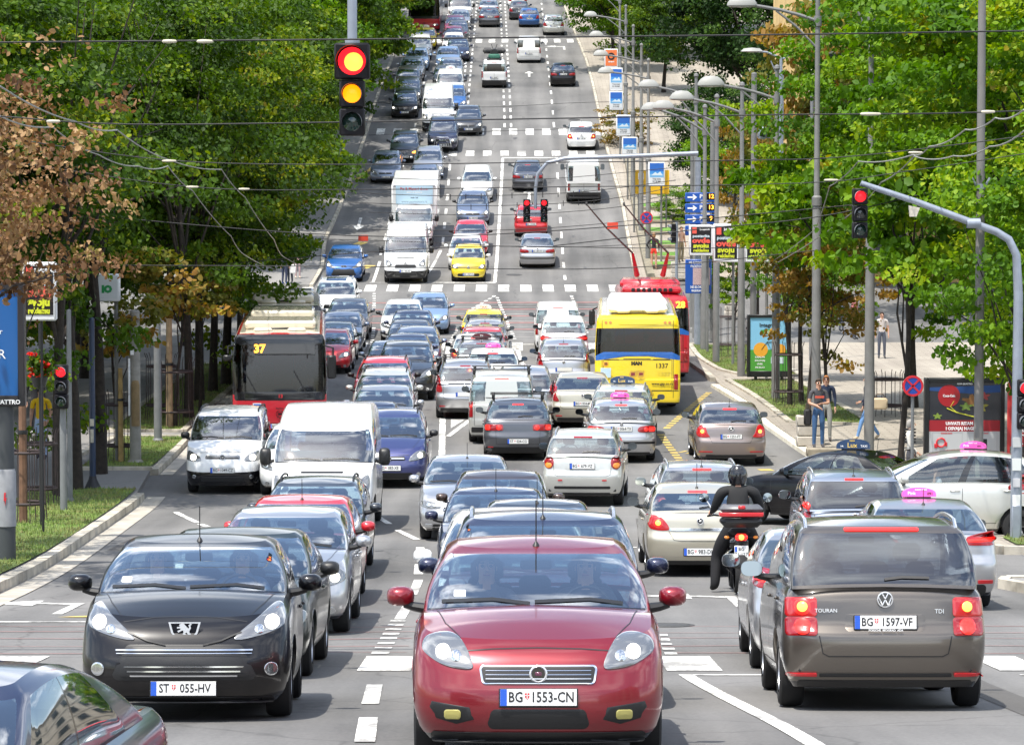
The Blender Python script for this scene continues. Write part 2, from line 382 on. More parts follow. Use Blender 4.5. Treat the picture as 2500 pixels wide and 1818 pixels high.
def spline(poly, n=5):
    P = np.array(poly, float); k = len(P); out = []
    for i in range(k):
        p0, p1, p2, p3 = P[i-1], P[i], P[(i+1)%k], P[(i+2)%k]
        for t in np.linspace(0, 1, n, endpoint=False):
            out.append(.5*((2*p1)+(-p0+p2)*t+(2*p0-5*p1+4*p2-p3)*t*t+(-p0+3*p1-3*p2+p3)*t**3))
    return out
def rrect(x0, x1, z0, z1, r=.02, n=4, slant=0):
    out = []
    for cx, cz, a0 in ((x1-r, z1-r, 0), (x0+r, z1-r, 90), (x0+r, z0+r, 180), (x1-r, z0+r, 270)):
        for k in range(n+1):
            a = R(a0 + 90*k/n); out.append((cx + r*math.cos(a) + slant*(cz-z0)*(1 if cx < 0 else -1), cz + r*math.sin(a)))
    return out
def circ(x, z, r, n=16, rz=None): return [(x + r*math.cos(2*math.pi*k/n), z + (rz or r)*math.sin(2*math.pi*k/n)) for k in range(n)]
def patch(s, poly, axis='front', off=.006, rings=(1,.94,.75,.5,.25), depth=.03, smooth_=False, dome=0):
    "a panel that follows the body surface, outlined in that view"
    P = np.array(spline(poly) if smooth_ else poly, float)
    if not smooth_:
        Q = []
        for i in range(len(P)):
            p, q = P[i], P[(i+1)%len(P)]; n = max(1, int(np.linalg.norm(q-p)/.06))
            for t in range(n): Q.append(p+(q-p)*t/n)
        P = np.array(Q)
    c = P.mean(0); d, _ = DIRS[axis]; V = []; n = len(P); last = None
    def hit(p, f):
        nonlocal last
        h = cast(s, p, axis)
        if h is None and axis in ('front','rear'): h = cast(s, (p[0], max(p[1], s['gc']+.03)), axis) or cast(s, (p[0]*.97, max(p[1], s['gc']+.05)), axis)
        mv = False
        if h is None and axis in ('front','rear'):
            for kk in (.97,.94,.91,.88,.84):
                h = cast(s, (p[0]*kk, max(p[1], s['gc']+.03)), axis)
                if h is not None: mv = True; break
        if h is None: h = last if last is not None else DIRS[axis][1](p, s['L'])
        h = Vector(h)
        if axis in ('front','rear') and not mv: h.x, h.z = p
        if last is not None and abs((h-last).dot(d)) > .35: h = h - d*((h-last).dot(d))
        last = h
        return h
    c0 = hit(tuple(c), 0)
    for p in P: V.append(hit(tuple(p), 1) + d*depth)
    for f in rings:
        o = off + dome*(1-f*f) + (0 if f < 1 else -.002)
        last = c0
        for p in P: V.append(hit(tuple(c+(p-c)*f), f) - d*o)
    V.append(c0 - d*(off+dome)); Fs = []
    k = len(rings)+1
    for r_ in range(k-1):
        for j in range(n): Fs.append((r_*n+j, r_*n+(j+1)%n, (r_+1)*n+(j+1)%n, (r_+1)*n+j))
    for j in range(n): Fs.append(((k-1)*n+j, (k-1)*n+(j+1)%n, k*n))
    return V, Fs
def strip(s, pts, w, axis='front', off=.003, closed=False):
    "a narrow line that follows the body surface"
    P = [Vector((p[0], p[1])) for p in pts]; Q = []
    seg = list(zip(P, P[1:] + ([P[0]] if closed else [])))[:len(P) if closed else len(P)-1]
    for p, q in seg:
        n = max(1, int((q-p).length/.05))
        for t in range(n): Q.append(p+(q-p)*t/n)
    Q.append(P[0] if closed else P[-1]); d, _ = DIRS[axis]; V = []; Fs = []; last = None
    for i, p in enumerate(Q):
        t = (Q[min(i+1, len(Q)-1)] - Q[max(i-1, 0)]).normalized(); nn = Vector((-t.y, t.x))
        for sg in (-1, 1):
            h = cast(s, tuple(p + nn*w/2*sg), axis)
            if h is None: h = last
            if h is None: h = Vector((0,0,0))
            last = h; V.append(h - d*off)
        if i: Fs.append((2*i-2, 2*i-1, 2*i+1, 2*i))
    return V, Fs
def mirx(poly): return [(-p[0], p[1]) for p in poly][::-1]

# ------------------------------------------------------------ vehicles: kinds
SH = {
 'bravo': dict(gc=.165, L=4.34, W=1.79, H=1.49, zn=.79, yc=1.12, zc=1.0, ywt=2.1, zwt=1.415, yrt=3.6, zrt=1.38, yrb=4.14, zrb=1.05, crown=.045),
 'p207': dict(gc=.165, L=4.03, W=1.75, H=1.475, zn=.76, yc=.98, zc=1.0, ywt=1.98, zwt=1.41, yrt=3.4, zrt=1.40, yrb=3.9, zrb=1.05, crown=.04, belt=.02),
 'hatch': dict(),
 'micro': dict(L=3.6, W=1.65, H=1.55, zn=.80, yc=.78, zc=1.04, ywt=1.55, zwt=1.47, yrt=3.1, zrt=1.45, yrb=3.5, zrb=1.0, yw1=.62, yw2=3.05),
 'sedan': dict(L=4.52, W=1.78, H=1.455, yc=1.15, ywt=2.05, yrt=3.3, zrt=1.37, yrb=3.98, zrb=1.03, zdrop=.0, rp=1.0, yw1=.88, yw2=3.5, sw=[(.05,.45),(.48,.84)], rearg=(.10,.92)),
 'wagon': dict(L=4.6, W=1.79, H=1.51, yc=1.12, ywt=2.05, zwt=1.42, yrt=4.1, zrt=1.45, yrb=4.5, zrb=1.02, yw1=.9, yw2=3.55, sw=[(.04,.36),(.39,.66),(.69,.93)]),
 'mpv': dict(L=4.28, W=1.76, H=1.64, zn=.80, yc=.95, zc=1.08, ywt=1.9, zwt=1.54, yrt=3.75, zrt=1.53, yrb=4.18, zrb=1.03, yw2=3.55, belt=.03, rearg=(.10,.86)),
 'touran': dict(L=4.4, W=1.79, H=1.635, zn=.82, yc=.98, zc=1.07, ywt=1.9, zwt=1.54, yrt=3.98, zrt=1.56, yrb=4.30, zrb=1.04, yw1=.9, yw2=3.58, belt=.03, wr=.20, iR=12, rearg=(.06,.90), nB=5.5, rw=.32),
 'suv': dict(L=4.45, W=1.84, H=1.69, zn=.90, yc=1.12, zc=1.12, ywt=1.95, zwt=1.60, yrt=3.85, zrt=1.60, yrb=4.3, zrb=1.1, gc=.27, rw=.35, Ra=.42, yw1=.9, yw2=3.55, wr=.22),
 'sx4': dict(L=4.13, W=1.755, H=1.575, zn=.84, yc=1.0, zc=1.05, ywt=1.85, zwt=1.49, yrt=3.7, zrt=1.49, yrb=4.03, zrb=1.07, gc=.24, rw=.33, Ra=.39, wr=.23, yw2=3.35),
 'minivan': dict(L=4.12, W=1.72, H=1.80, zn=.92, yc=.88, zc=1.15, ywt=1.58, zwt=1.70, yrt=3.98, zrt=1.74, yrb=4.07, zrb=1.05, yw2=3.5, wb=.04, wr=.15, nB=7, db=.06, low=VANLOW, trimlow=.42, sw=[(.05,.36),(.40,.66),(.70,.95)], rearg=(.10,.86), dR=.15, nR=6, split=2),
 'van': dict(L=5.2, W=1.98, H=2.38, zn=1.06, yc=.78, zc=1.33, ywt=1.32, zwt=1.93, yrt=5.06, zrt=2.33, yrb=5.16, zrb=1.1, yw1=.85, yw2=4.2, rw=.34, Ra=.41, wb=.03, wr=.12, nB=8, db=.05, low=VANLOW, trimlow=.42, sw=[(.04,.22)], dR=.12, nR=8, nW=3.4, nF=3.6, dF=.36, frontg=(.04,.965), rearg=(.2,.6), split=2, gc=.26),
 'bus': dict(blackfront=1, L=12.0, W=2.5, H=2.95, zn=1.32, yc=.02, zc=1.32, ywt=.16, zwt=2.9, yrt=11.85, zrt=2.9, yrb=11.95, zrb=1.05, gc=.32, yw1=2.6, yw2=8.6, rw=.46, Ra=.55, nF=6, dF=.22, nR=7, dR=.16, nW=6, dw=.2, nB=7, db=.12, wb=.005, wr=.07, low=BUSLOW, crown=0,
     tw=(.0,.0), sw=[(.01,.10),(.12,.30),(.31,.48),(.49,.66),(.67,.84),(.85,.97)], frontg=(.02,.86), sideg=(.02,.8), rearg=(.36,.80), iR=12, roofcrown=.05),
}
SH['hatchb'] = dict(L=4.25, W=1.79, H=1.48, zn=.75, yc=1.05, zc=1.0, ywt=1.98, yrt=3.5, yrb=4.08, zrb=1.02)
SH['gtc'] = dict(L=4.29, W=1.753, H=1.43, zn=.74, yc=1.1, zc=.98, ywt=2.0, zwt=1.36, yrt=3.35, zrt=1.35, yrb=4.08, zrb=1.02, sw=[(.05,.52),(.55,.86)], rearg=(.12,.86), zdrop=.05)
SH['cab'] = dict(SH['van'], L=2.35, H=2.0, yrt=2.25, zrt=1.98, yrb=2.3, yw2=1.6, zrb=1.2, sw=[(.06,.75)], rearg=(0,0))
SH['minibus'] = dict(SH['van'], splitw=1, L=5.0, W=1.93, H=2.35, sw=[(.04,.22),(.25,.5),(.52,.72),(.74,.95)], rearg=(.12,.72), zrb=1.15)
SH['caddy'] = dict(SH['minivan'], splitw=1, W=1.80, H=1.83, trimlow=.0, rearg=(.12,.84), split=1, L=4.4)
SH['ducato'] = dict(SH['van'], W=2.05, H=2.5, zwt=2.05, zc=1.36)
# front and rear designs: x is for the right-hand half (mirrored), z above the road
FR = {
 'bravo': dict(head=([(.455,.60),(.585,.603),(.70,.64),(.80,.71),(.775,.785),(.65,.815),(.545,.785),(.47,.68)], [(.655,.70,.06),(.565,.675,.047)]), plate=(.421,.53),
   P=[('grille', rrect(-.385,.385,.505,.622,.03,slant=-.2), 'chrome', .012, 0), ('grille_mesh', rrect(-.373,.373,.514,.612,.02,slant=-.2), 'black', .02, 0), ('air_intake', rrect(-.36,.36,.225,.35,.04,slant=.35), 'black', .004, 0),
      ('bumper_lip', rrect(-.74,.74,.135,.205,.03), 'black', .012, 0)],
   PM=[('fog_recess', [(.44,.285),(.47,.36),(.73,.395),(.745,.36),(.70,.29),(.56,.255)], 'black', .004, 0), ('fog_lamp', rrect(.53,.645,.285,.345,.02), 'fogy', .014, 0)],
   S=[('hood_seam', [(-.56,.70),(-.3,.716),(0,.722),(.3,.716),(.56,.70)], .008, 'black')], SM=[],
   B=('round', 0, .567, .062), bars=[(-.36,.36,.538,.0022),(-.36,.36,.563,.0022),(-.36,.36,.588,.0022)]),
 'p207': dict(head=([(.40,.668),(.60,.69),(.78,.765),(.808,.86),(.785,.93),(.72,.955),(.60,.85)], [(.70,.80,.07),(.60,.745,.045)]), plate=(.268,.52),
   P=[('grille', rrect(-.60,.60,.335,.622,.05,slant=.50), 'black', .004, 0), ('grille_mesh', rrect(-.545,.545,.36,.60,.04,slant=.5), 'black', .008, 0), ('bumper_lip', rrect(-.72,.72,.15,.20,.02), 'black', .01, 0)],
   PM=[('fog_lamp', circ(.70,.425,.055), 'lampd', .012, 0)],
   S=[('hood_seam', [(-.5,.80),(-.25,.835),(0,.845),(.25,.835),(.5,.80)], .007, 'black')], SM=[('nose_crease', [(.15,.62),(.30,.655),(.40,.70),(.46,.72)], .012, 'black')],
   B=('shield', 0, .745, .13), bars=[(-.55,.55,.580,.006),(-.545,.545,.553,.003),(-.48,.48,.445,.006),(-.455,.455,.408,.006),(-.43,.43,.372,.006)]),
 'gA': dict(head=([(.44,.60),(.60,.60),(.80,.66),(.815,.75),(.73,.81),(.56,.75)], [(.70,.705,.07)]), plate=(.44,.52),
   P=[('grille', rrect(-.38,.38,.60,.69,.03,slant=.5), 'black', .005, 0), ('air_intake', rrect(-.55,.55,.22,.34,.04,slant=.3), 'black', .004, 0)], PM=[('fog_lamp', circ(.66,.30,.05), 'lampd', .01, 0)],
   S=[('hood_seam', [(-.45,.71),(0,.735),(.45,.71)], .008, 'black')], SM=[], B=('round', 0, .645, .05), bars=[(-.34,.34,.645,.01)]),
 'gB': dict(head=([(.46,.63),(.66,.615),(.82,.66),(.83,.73),(.74,.755),(.50,.71)], [(.68,.685,.05),(.57,.67,.04)]), plate=(.42,.52),
   P=[('grille', rrect(-.42,.42,.56,.70,.03,slant=.25), 'gloss', .005, 0), ('air_intake', rrect(-.62,.62,.21,.33,.04,slant=.2), 'black', .004, 0)], PM=[('fog_lamp', rrect(.62,.75,.27,.33,.02), 'lampd', .01, 0)],
   S=[('hood_seam', [(-.5,.725),(0,.745),(.5,.725)], .008, 'black')], SM=[], B=('round', 0, .635, .05), bars=[(-.40,.40,.60,.008),(-.40,.40,.66,.008)]),
 'gC': dict(head=([(.42,.56),(.78,.57),(.80,.71),(.46,.71)], [(.58,.64,.055)]), plate=(.42,.52),
   P=[('grille', rrect(-.40,.40,.58,.70,.02), 'black', .005, 0), ('bumper_strip', rrect(-.80,.80,.46,.51,.02), 'black', .012, 0), ('air_intake', rrect(-.5,.5,.24,.34,.03), 'black', .004, 0)], PM=[],
   S=[('hood_seam', [(-.5,.73),(0,.74),(.5,.73)], .008, 'black')], SM=[], B=('round', 0, .64, .045), bars=[(-.36,.36,.62,.008),(-.36,.36,.66,.008)]),
 'van': dict(head=([(.62,.86),(.86,.84),(.90,1.02),(.86,1.14),(.70,1.03)], [(.78,.93,.07)]), plate=(.60,.52),
   P=[('grille', rrect(-.52,.52,.74,.90,.05,slant=.4), 'black', .005, 0), ('hood_vent', rrect(-.40,.40,1.165,1.205,.015), 'black', .004, 0), ('air_intake', rrect(-.5,.5,.38,.50,.04), 'black', .006, 0)], PM=[('fog_lamp', circ(.74,.52,.05), 'lampd', .01, 0)],
   S=[('hood_seam', [(-.62,1.06),(0,1.10),(.62,1.06)], .01, 'black')], SM=[], B=('round', 0, .95, .06), bars=[(-.46,.46,.80,.012)]),
 'mini': dict(head=([(.50,.75),(.80,.76),(.81,.90),(.76,.97),(.56,.88),(.50,.83)], [(.66,.83,.085)]), plate=(.545,.52),
   P=[('grille', rrect(-.40,.40,.79,.875,.03,slant=.3), 'lamp', .005, 0), ('grille_slot', rrect(-.36,.36,.805,.83,.01), 'black', .012, 0), ('air_intake', rrect(-.48,.48,.29,.40,.03), 'black', .006, 0)], PM=[('fog_lamp', circ(.64,.40,.045), 'lampd', .012, 0)],
   S=[('hood_seam', [(-.52,.93),(0,.955),(.52,.93)], .008, 'black')], SM=[], B=('round', 0, .835, .06), bars=[]),
 'micro': dict(head=([(.46,.66),(.60,.63),(.74,.68),(.77,.78),(.70,.83),(.54,.78)], [(.63,.735,.075)]), plate=(.38,.52),
   P=[('grille', rrect(-.50,.50,.70,.73,.012,slant=.3), 'black', .005, 0), ('air_intake', rrect(-.52,.52,.28,.42,.06,slant=.2), 'black', .004, 0)], PM=[('fog_lamp', circ(.50,.58,.055), 'lit', .012, 0)],
   S=[('hood_seam', [(-.45,.76),(0,.80),(.45,.76)], .008, 'black')], SM=[], B=('round', 0, .70, .07), bars=[]),
 'bus': dict(head=([(.72,.62),(1.12,.62),(1.14,.76),(.72,.76)], [(.84,.69,.06),(1.02,.69,.06)]), plate=(.47,.52),
   P=[('wiper_panel', rrect(-1.2,1.2,1.16,1.38,.06), 'gloss', .006, 0)], PM=[], S=[('front_seam', [(-1.15,.55),(1.15,.55)], .012, 'black')], SM=[], B=('ring', 0, .80, .1), bars=[]),
}
RE = {
 'touran': dict(tail=[('u', rrect(.575,.845,.80,.965,.03), 'brk', (.70,.885,.072)), ('u', rrect(.575,.845,.64,.797,.03), 'red', (.70,.72,.07))], plate=(.75,.53), hi=(.32,1.545),
   P=[('plate_recess', rrect(-.34,.34,.675,.825,.04), 'paintd', .003, 0), ('bumper_strip', rrect(-.56,.56,.29,.32,.01), 'black', .012, 0), ('bumper_lip', rrect(-.74,.74,.20,.26,.02), 'black', .008, 0)], PM=[('reflector', rrect(.58,.83,.29,.323,.01), 'refl', .018, 0)],
   S=[('hatch_seam', [(-.56,.64),(-.53,.49),(-.48,.465),(.48,.465),(.53,.49),(.56,.64)], .009, 'black')], B=('vw', 0, .945, .068)),
 'gA': dict(tail=[('u', [(.53,.745),(.79,.75),(.84,.90),(.72,1.04),(.63,1.0),(.57,.83)], 'brk', (.70,.88,.075))], plate=(.75,.52), hi=(.17,1.37), P=[('bumper_lip', rrect(-.62,.62,.23,.30,.03), 'black', .008, 0)], PM=[('reflector', rrect(.45,.78,.36,.39,.012), 'refl', .012, 0)],
   S=[('hatch_seam', [(-.53,.75),(-.46,.60),(.46,.60),(.53,.75)], .008, 'black')], B=('oval', 0, .95, .055)),
 'astra': dict(tail=[('u', [(.49,.765),(.79,.78),(.83,.97),(.70,.995),(.58,.93)], 'brk', (.67,.87,.07))], plate=(.41,.52), hi=(.16,1.335), P=[('chrome_strip', rrect(-.49,.49,.745,.79,.015), 'chrome', .012, 0), ('bumper_lip', rrect(-.66,.66,.20,.27,.03), 'black', .006, 0)], PM=[('reflector', rrect(.60,.76,.285,.32,.012), 'refl', .012, 0)],
   S=[('hatch_seam', [(-.50,.74),(-.42,.60),(-.3,.585),(.3,.585),(.42,.60),(.50,.74)], .008, 'black')], B=('round', 0, .90, .055)),
 'sx4': dict(tail=[('u', circ(.715,.95,.115,16,.145), 'brk', (.71,1.0,.055)), ('o', circ(.725,.89,.075,14,.06), 'amb', None)], plate=(.87,.53), hi=(.2,1.525), P=[('plate_recess', rrect(-.37,.37,.79,.96,.03), 'paintd', .003, 0), ('bumper_trim', rrect(-.60,.60,.39,.45,.03), 'black', .010, 0), ('bumper_lip', rrect(-.6,.6,.26,.31,.03), 'black', .006, 0)], PM=[('reflector', rrect(.42,.52,.56,.59,.01), 'refl', .012, 0)],
   S=[('hatch_seam', [(-.62,.98),(-.60,.70),(-.52,.66),(.52,.66),(.60,.70),(.62,.98)], .008, 'black')], B=None),
 'croma': dict(tail=[('u', rrect(.37,.83,.765,.925,.05), 'red', (.48,.845,.06)), ('o', rrect(.70,.83,.785,.91,.03), 'brk', None)], plate=(.50,.53), hi=(.14,1.43), P=[('bumper_trim', rrect(-.84,.84,.22,.36,.04), 'black', .010, 0)], PM=[('reflector', rrect(.62,.76,.34,.365,.01), 'refl', .016, 0)],
   S=[('hatch_seam', [(-.56,.76),(-.54,.43),(.54,.43),(.56,.76)], .008, 'black')], B=None),
 'focus': dict(tail=[('u', [(.42,.90),(.62,.885),(.84,.90),(.86,1.05),(.80,1.09),(.44,1.0)], 'red', None), ('o', [(.48,.935),(.80,.95),(.82,1.0),(.48,.975)], 'brk', None)], plate=(.62,.52), hi=None, P=[('bumper_lip', rrect(-.70,.70,.22,.36,.05), 'black', .006, 0)], PM=[('reflector', rrect(.58,.80,.37,.42,.012), 'refl', .012, 0)],
   S=[('boot_seam', [(-.42,1.0),(-.42,.72),(.42,.72),(.42,1.0)], .008, 'black')], B=('oval', 0, .93, .06)),
 'gS': dict(tail=[('u', [(.42,.80),(.80,.79),(.85,.87),(.82,.95),(.46,.93)], 'red', (.60,.865,.05)), ('o', [(.68,.82),(.80,.815),(.83,.87),(.80,.92),(.68,.91)], 'brk', None)], plate=(.87,.53), hi=(.15,1.40), P=[('bumper_strip', rrect(-.82,.82,.50,.56,.02), 'black', .010, 0), ('bumper_lip', rrect(-.7,.7,.22,.29,.03), 'black', .006, 0)], PM=[],
   S=[('boot_seam', [(-.60,.80),(-.60,.66),(.60,.66),(.60,.80)], .008, 'black')], B=('round', 0, .985, .04)),
 'gV': dict(tail=[('u', [(.66,.80),(.83,.80),(.86,.98),(.82,1.22),(.74,1.22),(.69,1.0)], 'red', (.76,1.12,.055))], plate=(.72,.52), hi=(.15,1.53), P=[('bumper_lip', rrect(-.72,.72,.24,.33,.04), 'black', .008, 0)], PM=[('reflector', rrect(.58,.75,.36,.39,.01), 'refl', .012, 0)],
   S=[('hatch_seam', [(-.64,.98),(-.62,.62),(-.55,.58),(.55,.58),(.62,.62),(.64,.98)], .008, 'black')], B=('round', 0, .95, .05)),
 'van': dict(tail=[('u', rrect(.76,.87,.72,1.12,.02), 'red', (.81,1.03,.045))], plate=(.72,.52), hi=(.2,1.72), P=[('bumper_lip', rrect(-.80,.80,.32,.46,.03), 'black', .012, 0)], PM=[],
   S=[('door_split', [(.0,.5),(.0,1.1)], .012, 'black'), ('door_edge', [(-.72,1.1),(-.72,.50),(.72,.50),(.72,1.1)], .01, 'black')], B=None),
 'bus': dict(tail=[('u', rrect(1.06,1.18,.74,1.19,.02), 'red', (1.12,1.08,.045))], plate=None, hi=None, P=[('blue_stripe', [(-1.235,1.60),(-1.235,1.72),(-1.0,1.83),(1.0,1.83),(1.235,1.72),(1.235,1.58),(1.0,1.70),(-1.0,1.72)], 'busblue', .006, 0), ('vent_panel', rrect(-.60,.55,2.62,2.80,.02), 'paint2', .006, 0)],
   PM=[('round_lamp', circ(.93,2.70,.042), 'amb', .012, 0), ('round_lamp', circ(.80,2.70,.042), 'amb', .012, 0)], S=[('panel_joint', [(1.04,.5),(1.04,2.75)], .014, 'black'), ('panel_joint', [(-1.04,.5),(-1.04,2.75)], .014, 'black'), ('bumper_joint', [(-1.2,.70),(1.2,.70)], .014, 'black'), ('engine_hatch', [(-1.0,.72),(-1.0,1.6),(1.0,1.6),(1.0,.72),(-1.0,.72)], .012, 'black'), ('louvre', [(-.95,1.62),(-.45,1.62)], .02, 'black'), ('louvre', [(-.38,1.63),(.42,1.63)], .02, 'black'), ('louvre', [(.55,1.61),(.98,1.61)], .02, 'black')], B=None),
}
M_fogy = mat('fog_yellow', (.45,.40,.12), .2, .2, 1); M_busblue = mat('bus_blue', (.012,.11,.42), .35, 0, .6)
MK = dict(black=M_black, gloss=M_gloss, chrome=M_chrome, lamp=M_lamp, lampd=M_lampd, fogy=M_fogy, refl=M_refl, lit=M_lit, amb=M_amber, busblue=M_busblue)
def scale2(poly, kx, kz): return [(p[0]*kx, p[1]*kz) for p in poly]
KINDS = {}
def rec(name, VF, mats=None, role=None, kids=(), smooth=True, angle=50):
    me = VF if isinstance(VF, bpy.types.Mesh) else mesh(name, VF[0], VF[1], mats, None, smooth, angle)
    return dict(name=name, me=me, role=role, kids=list(kids))
def wheel_mesh(r, w=.2):
    t = MB(); t.lathe([(r*.62,-w*.5),(r*.90,-w*.5),(r*.97,-w*.42),(r,-w*.2),(r,w*.2),(r*.97,w*.42),(r*.90,w*.5),(r*.62,w*.5)], n=28, axis='x')
    rm = MB(); rm.lathe([(r*.62,w*.46),(r*.60,w*.3),(r*.56,w*.18)], n=28, axis='x'); rm.lathe([(.001,w*.36),(r*.16,w*.36),(r*.17,w*.2)], n=16, axis='x')
    for k in range(5):
        a = 2*math.pi*k/5
        rm.box((w*.26, math.cos(a)*r*.36, math.sin(a)*r*.36), (w*.16, r*.52, r*.17), 0, .01, rot=(a,0,0))
    rm.lathe([(.001,w*.1),(r*.6,w*.1)], n=20, axis='x', m=1)
    return t.mesh('wheel', M_tyre), rm.mesh('rim', [M_rim, M_under])
WH = {}
def badge(s, B, axis, fr_name=''):
    kind, x, z, r = B; h = cast(s, (x, z), axis); d, _ = DIRS[axis]; y = h.y - d.y*.022; m = MB(); sg = -d.y
    if kind == 'round' or kind == 'oval':
        sx = 1.4 if kind == 'oval' else 1
        m.lathe([(r,.0),(r*1.0,.014),(r*.86,.02),(r*.74,.012)], (0,0,0), 24, 'y', 0, sx=sx); m.lathe([(.001,.012),(r*.76,.012)], (0,0,0), 20, 'y', 1, sx=sx)
        m.box((0,.014,0), (r*.75*sx,.008,r*.42), 2 if fr_name == 'bravo' else 0, .004)
    elif kind == 'ring': m.lathe([(r,0),(r,.01),(r*.88,.012),(r*.86,.0)], (0,0,0), 28, 'y', 1); m.box((0,.008,0), (r*1.1,.006,r*.3), 1)
    elif kind == 'vw':
        m.lathe([(r,.0),(r,.014),(r*.86,.016),(r*.84,.008)], (0,0,0), 28, 'y', 0); m.lathe([(.001,.008),(r*.85,.008)], (0,0,0), 24, 'y', 1)
        def seg(p, q): m.tube([(p[0]*r,.012,p[1]*r),(q[0]*r,.012,q[1]*r)], r*.085, 6, 0)
        for k in (-1,1):
            seg((k*.38,.76),(k*.02,.1)); seg((k*.80,.28),(k*.36,-.72)); seg((k*.36,-.72),(0,-.05))
    elif kind == 'shield':
        out = [(-1,.42),(1,.42),(.82,-.25),(.6,-.52),(-.6,-.52),(-.82,-.25)]; inn = [(p[0]*.86, p[1]*.82) for p in out]
        n = 6; V = [(p[0]*r,.0,p[1]*r) for p in out] + [(p[0]*r,.016,p[1]*r) for p in out] + [(p[0]*r,.016,p[1]*r) for p in inn]
        m.add(V, [(i,(i+1)%n,n+(i+1)%n,n+i) for i in range(n)] + [(n+i,n+(i+1)%n,2*n+(i+1)%n,2*n+i) for i in range(n)], 0)
        m.prism([(p[0]*r, p[1]*r) for p in inn], 0, .008, 1)
        lion = [(.30,.30),(.14,.36),(.02,.31),(-.06,.20),(-.24,.02),(-.29,.10),(-.24,.22),(-.36,.34),(-.46,.28),(-.36,.22),(-.40,.05),(-.32,-.09),(-.29,-.20),(-.44,-.37),(-.22,-.37),(-.14,-.21),(-.04,-.25),(-.12,-.38),(.12,-.38),(.06,-.22),(.08,-.08),(.22,-.13),(.38,-.22),(.44,-.12),(.24,-.02),(.26,.05),(.46,.03),(.47,.12),(.26,.16),(.34,.21)]
        m.prism([(p[0]*r*1.0, p[1]*r*1.0) for p in lion], .008, .016, 0)
    me = m.mesh('badge', [M_badge, M_gloss, mat('badge_wine', (.10,.01,.05), .3, .3, 1)]); me.transform(Matrix.Translation((x, y, z)) @ (Matrix.Rotation(math.pi, 4, 'Z') if axis == 'front' else Matrix.Identity(4)))
    return rec('badge', me, None)
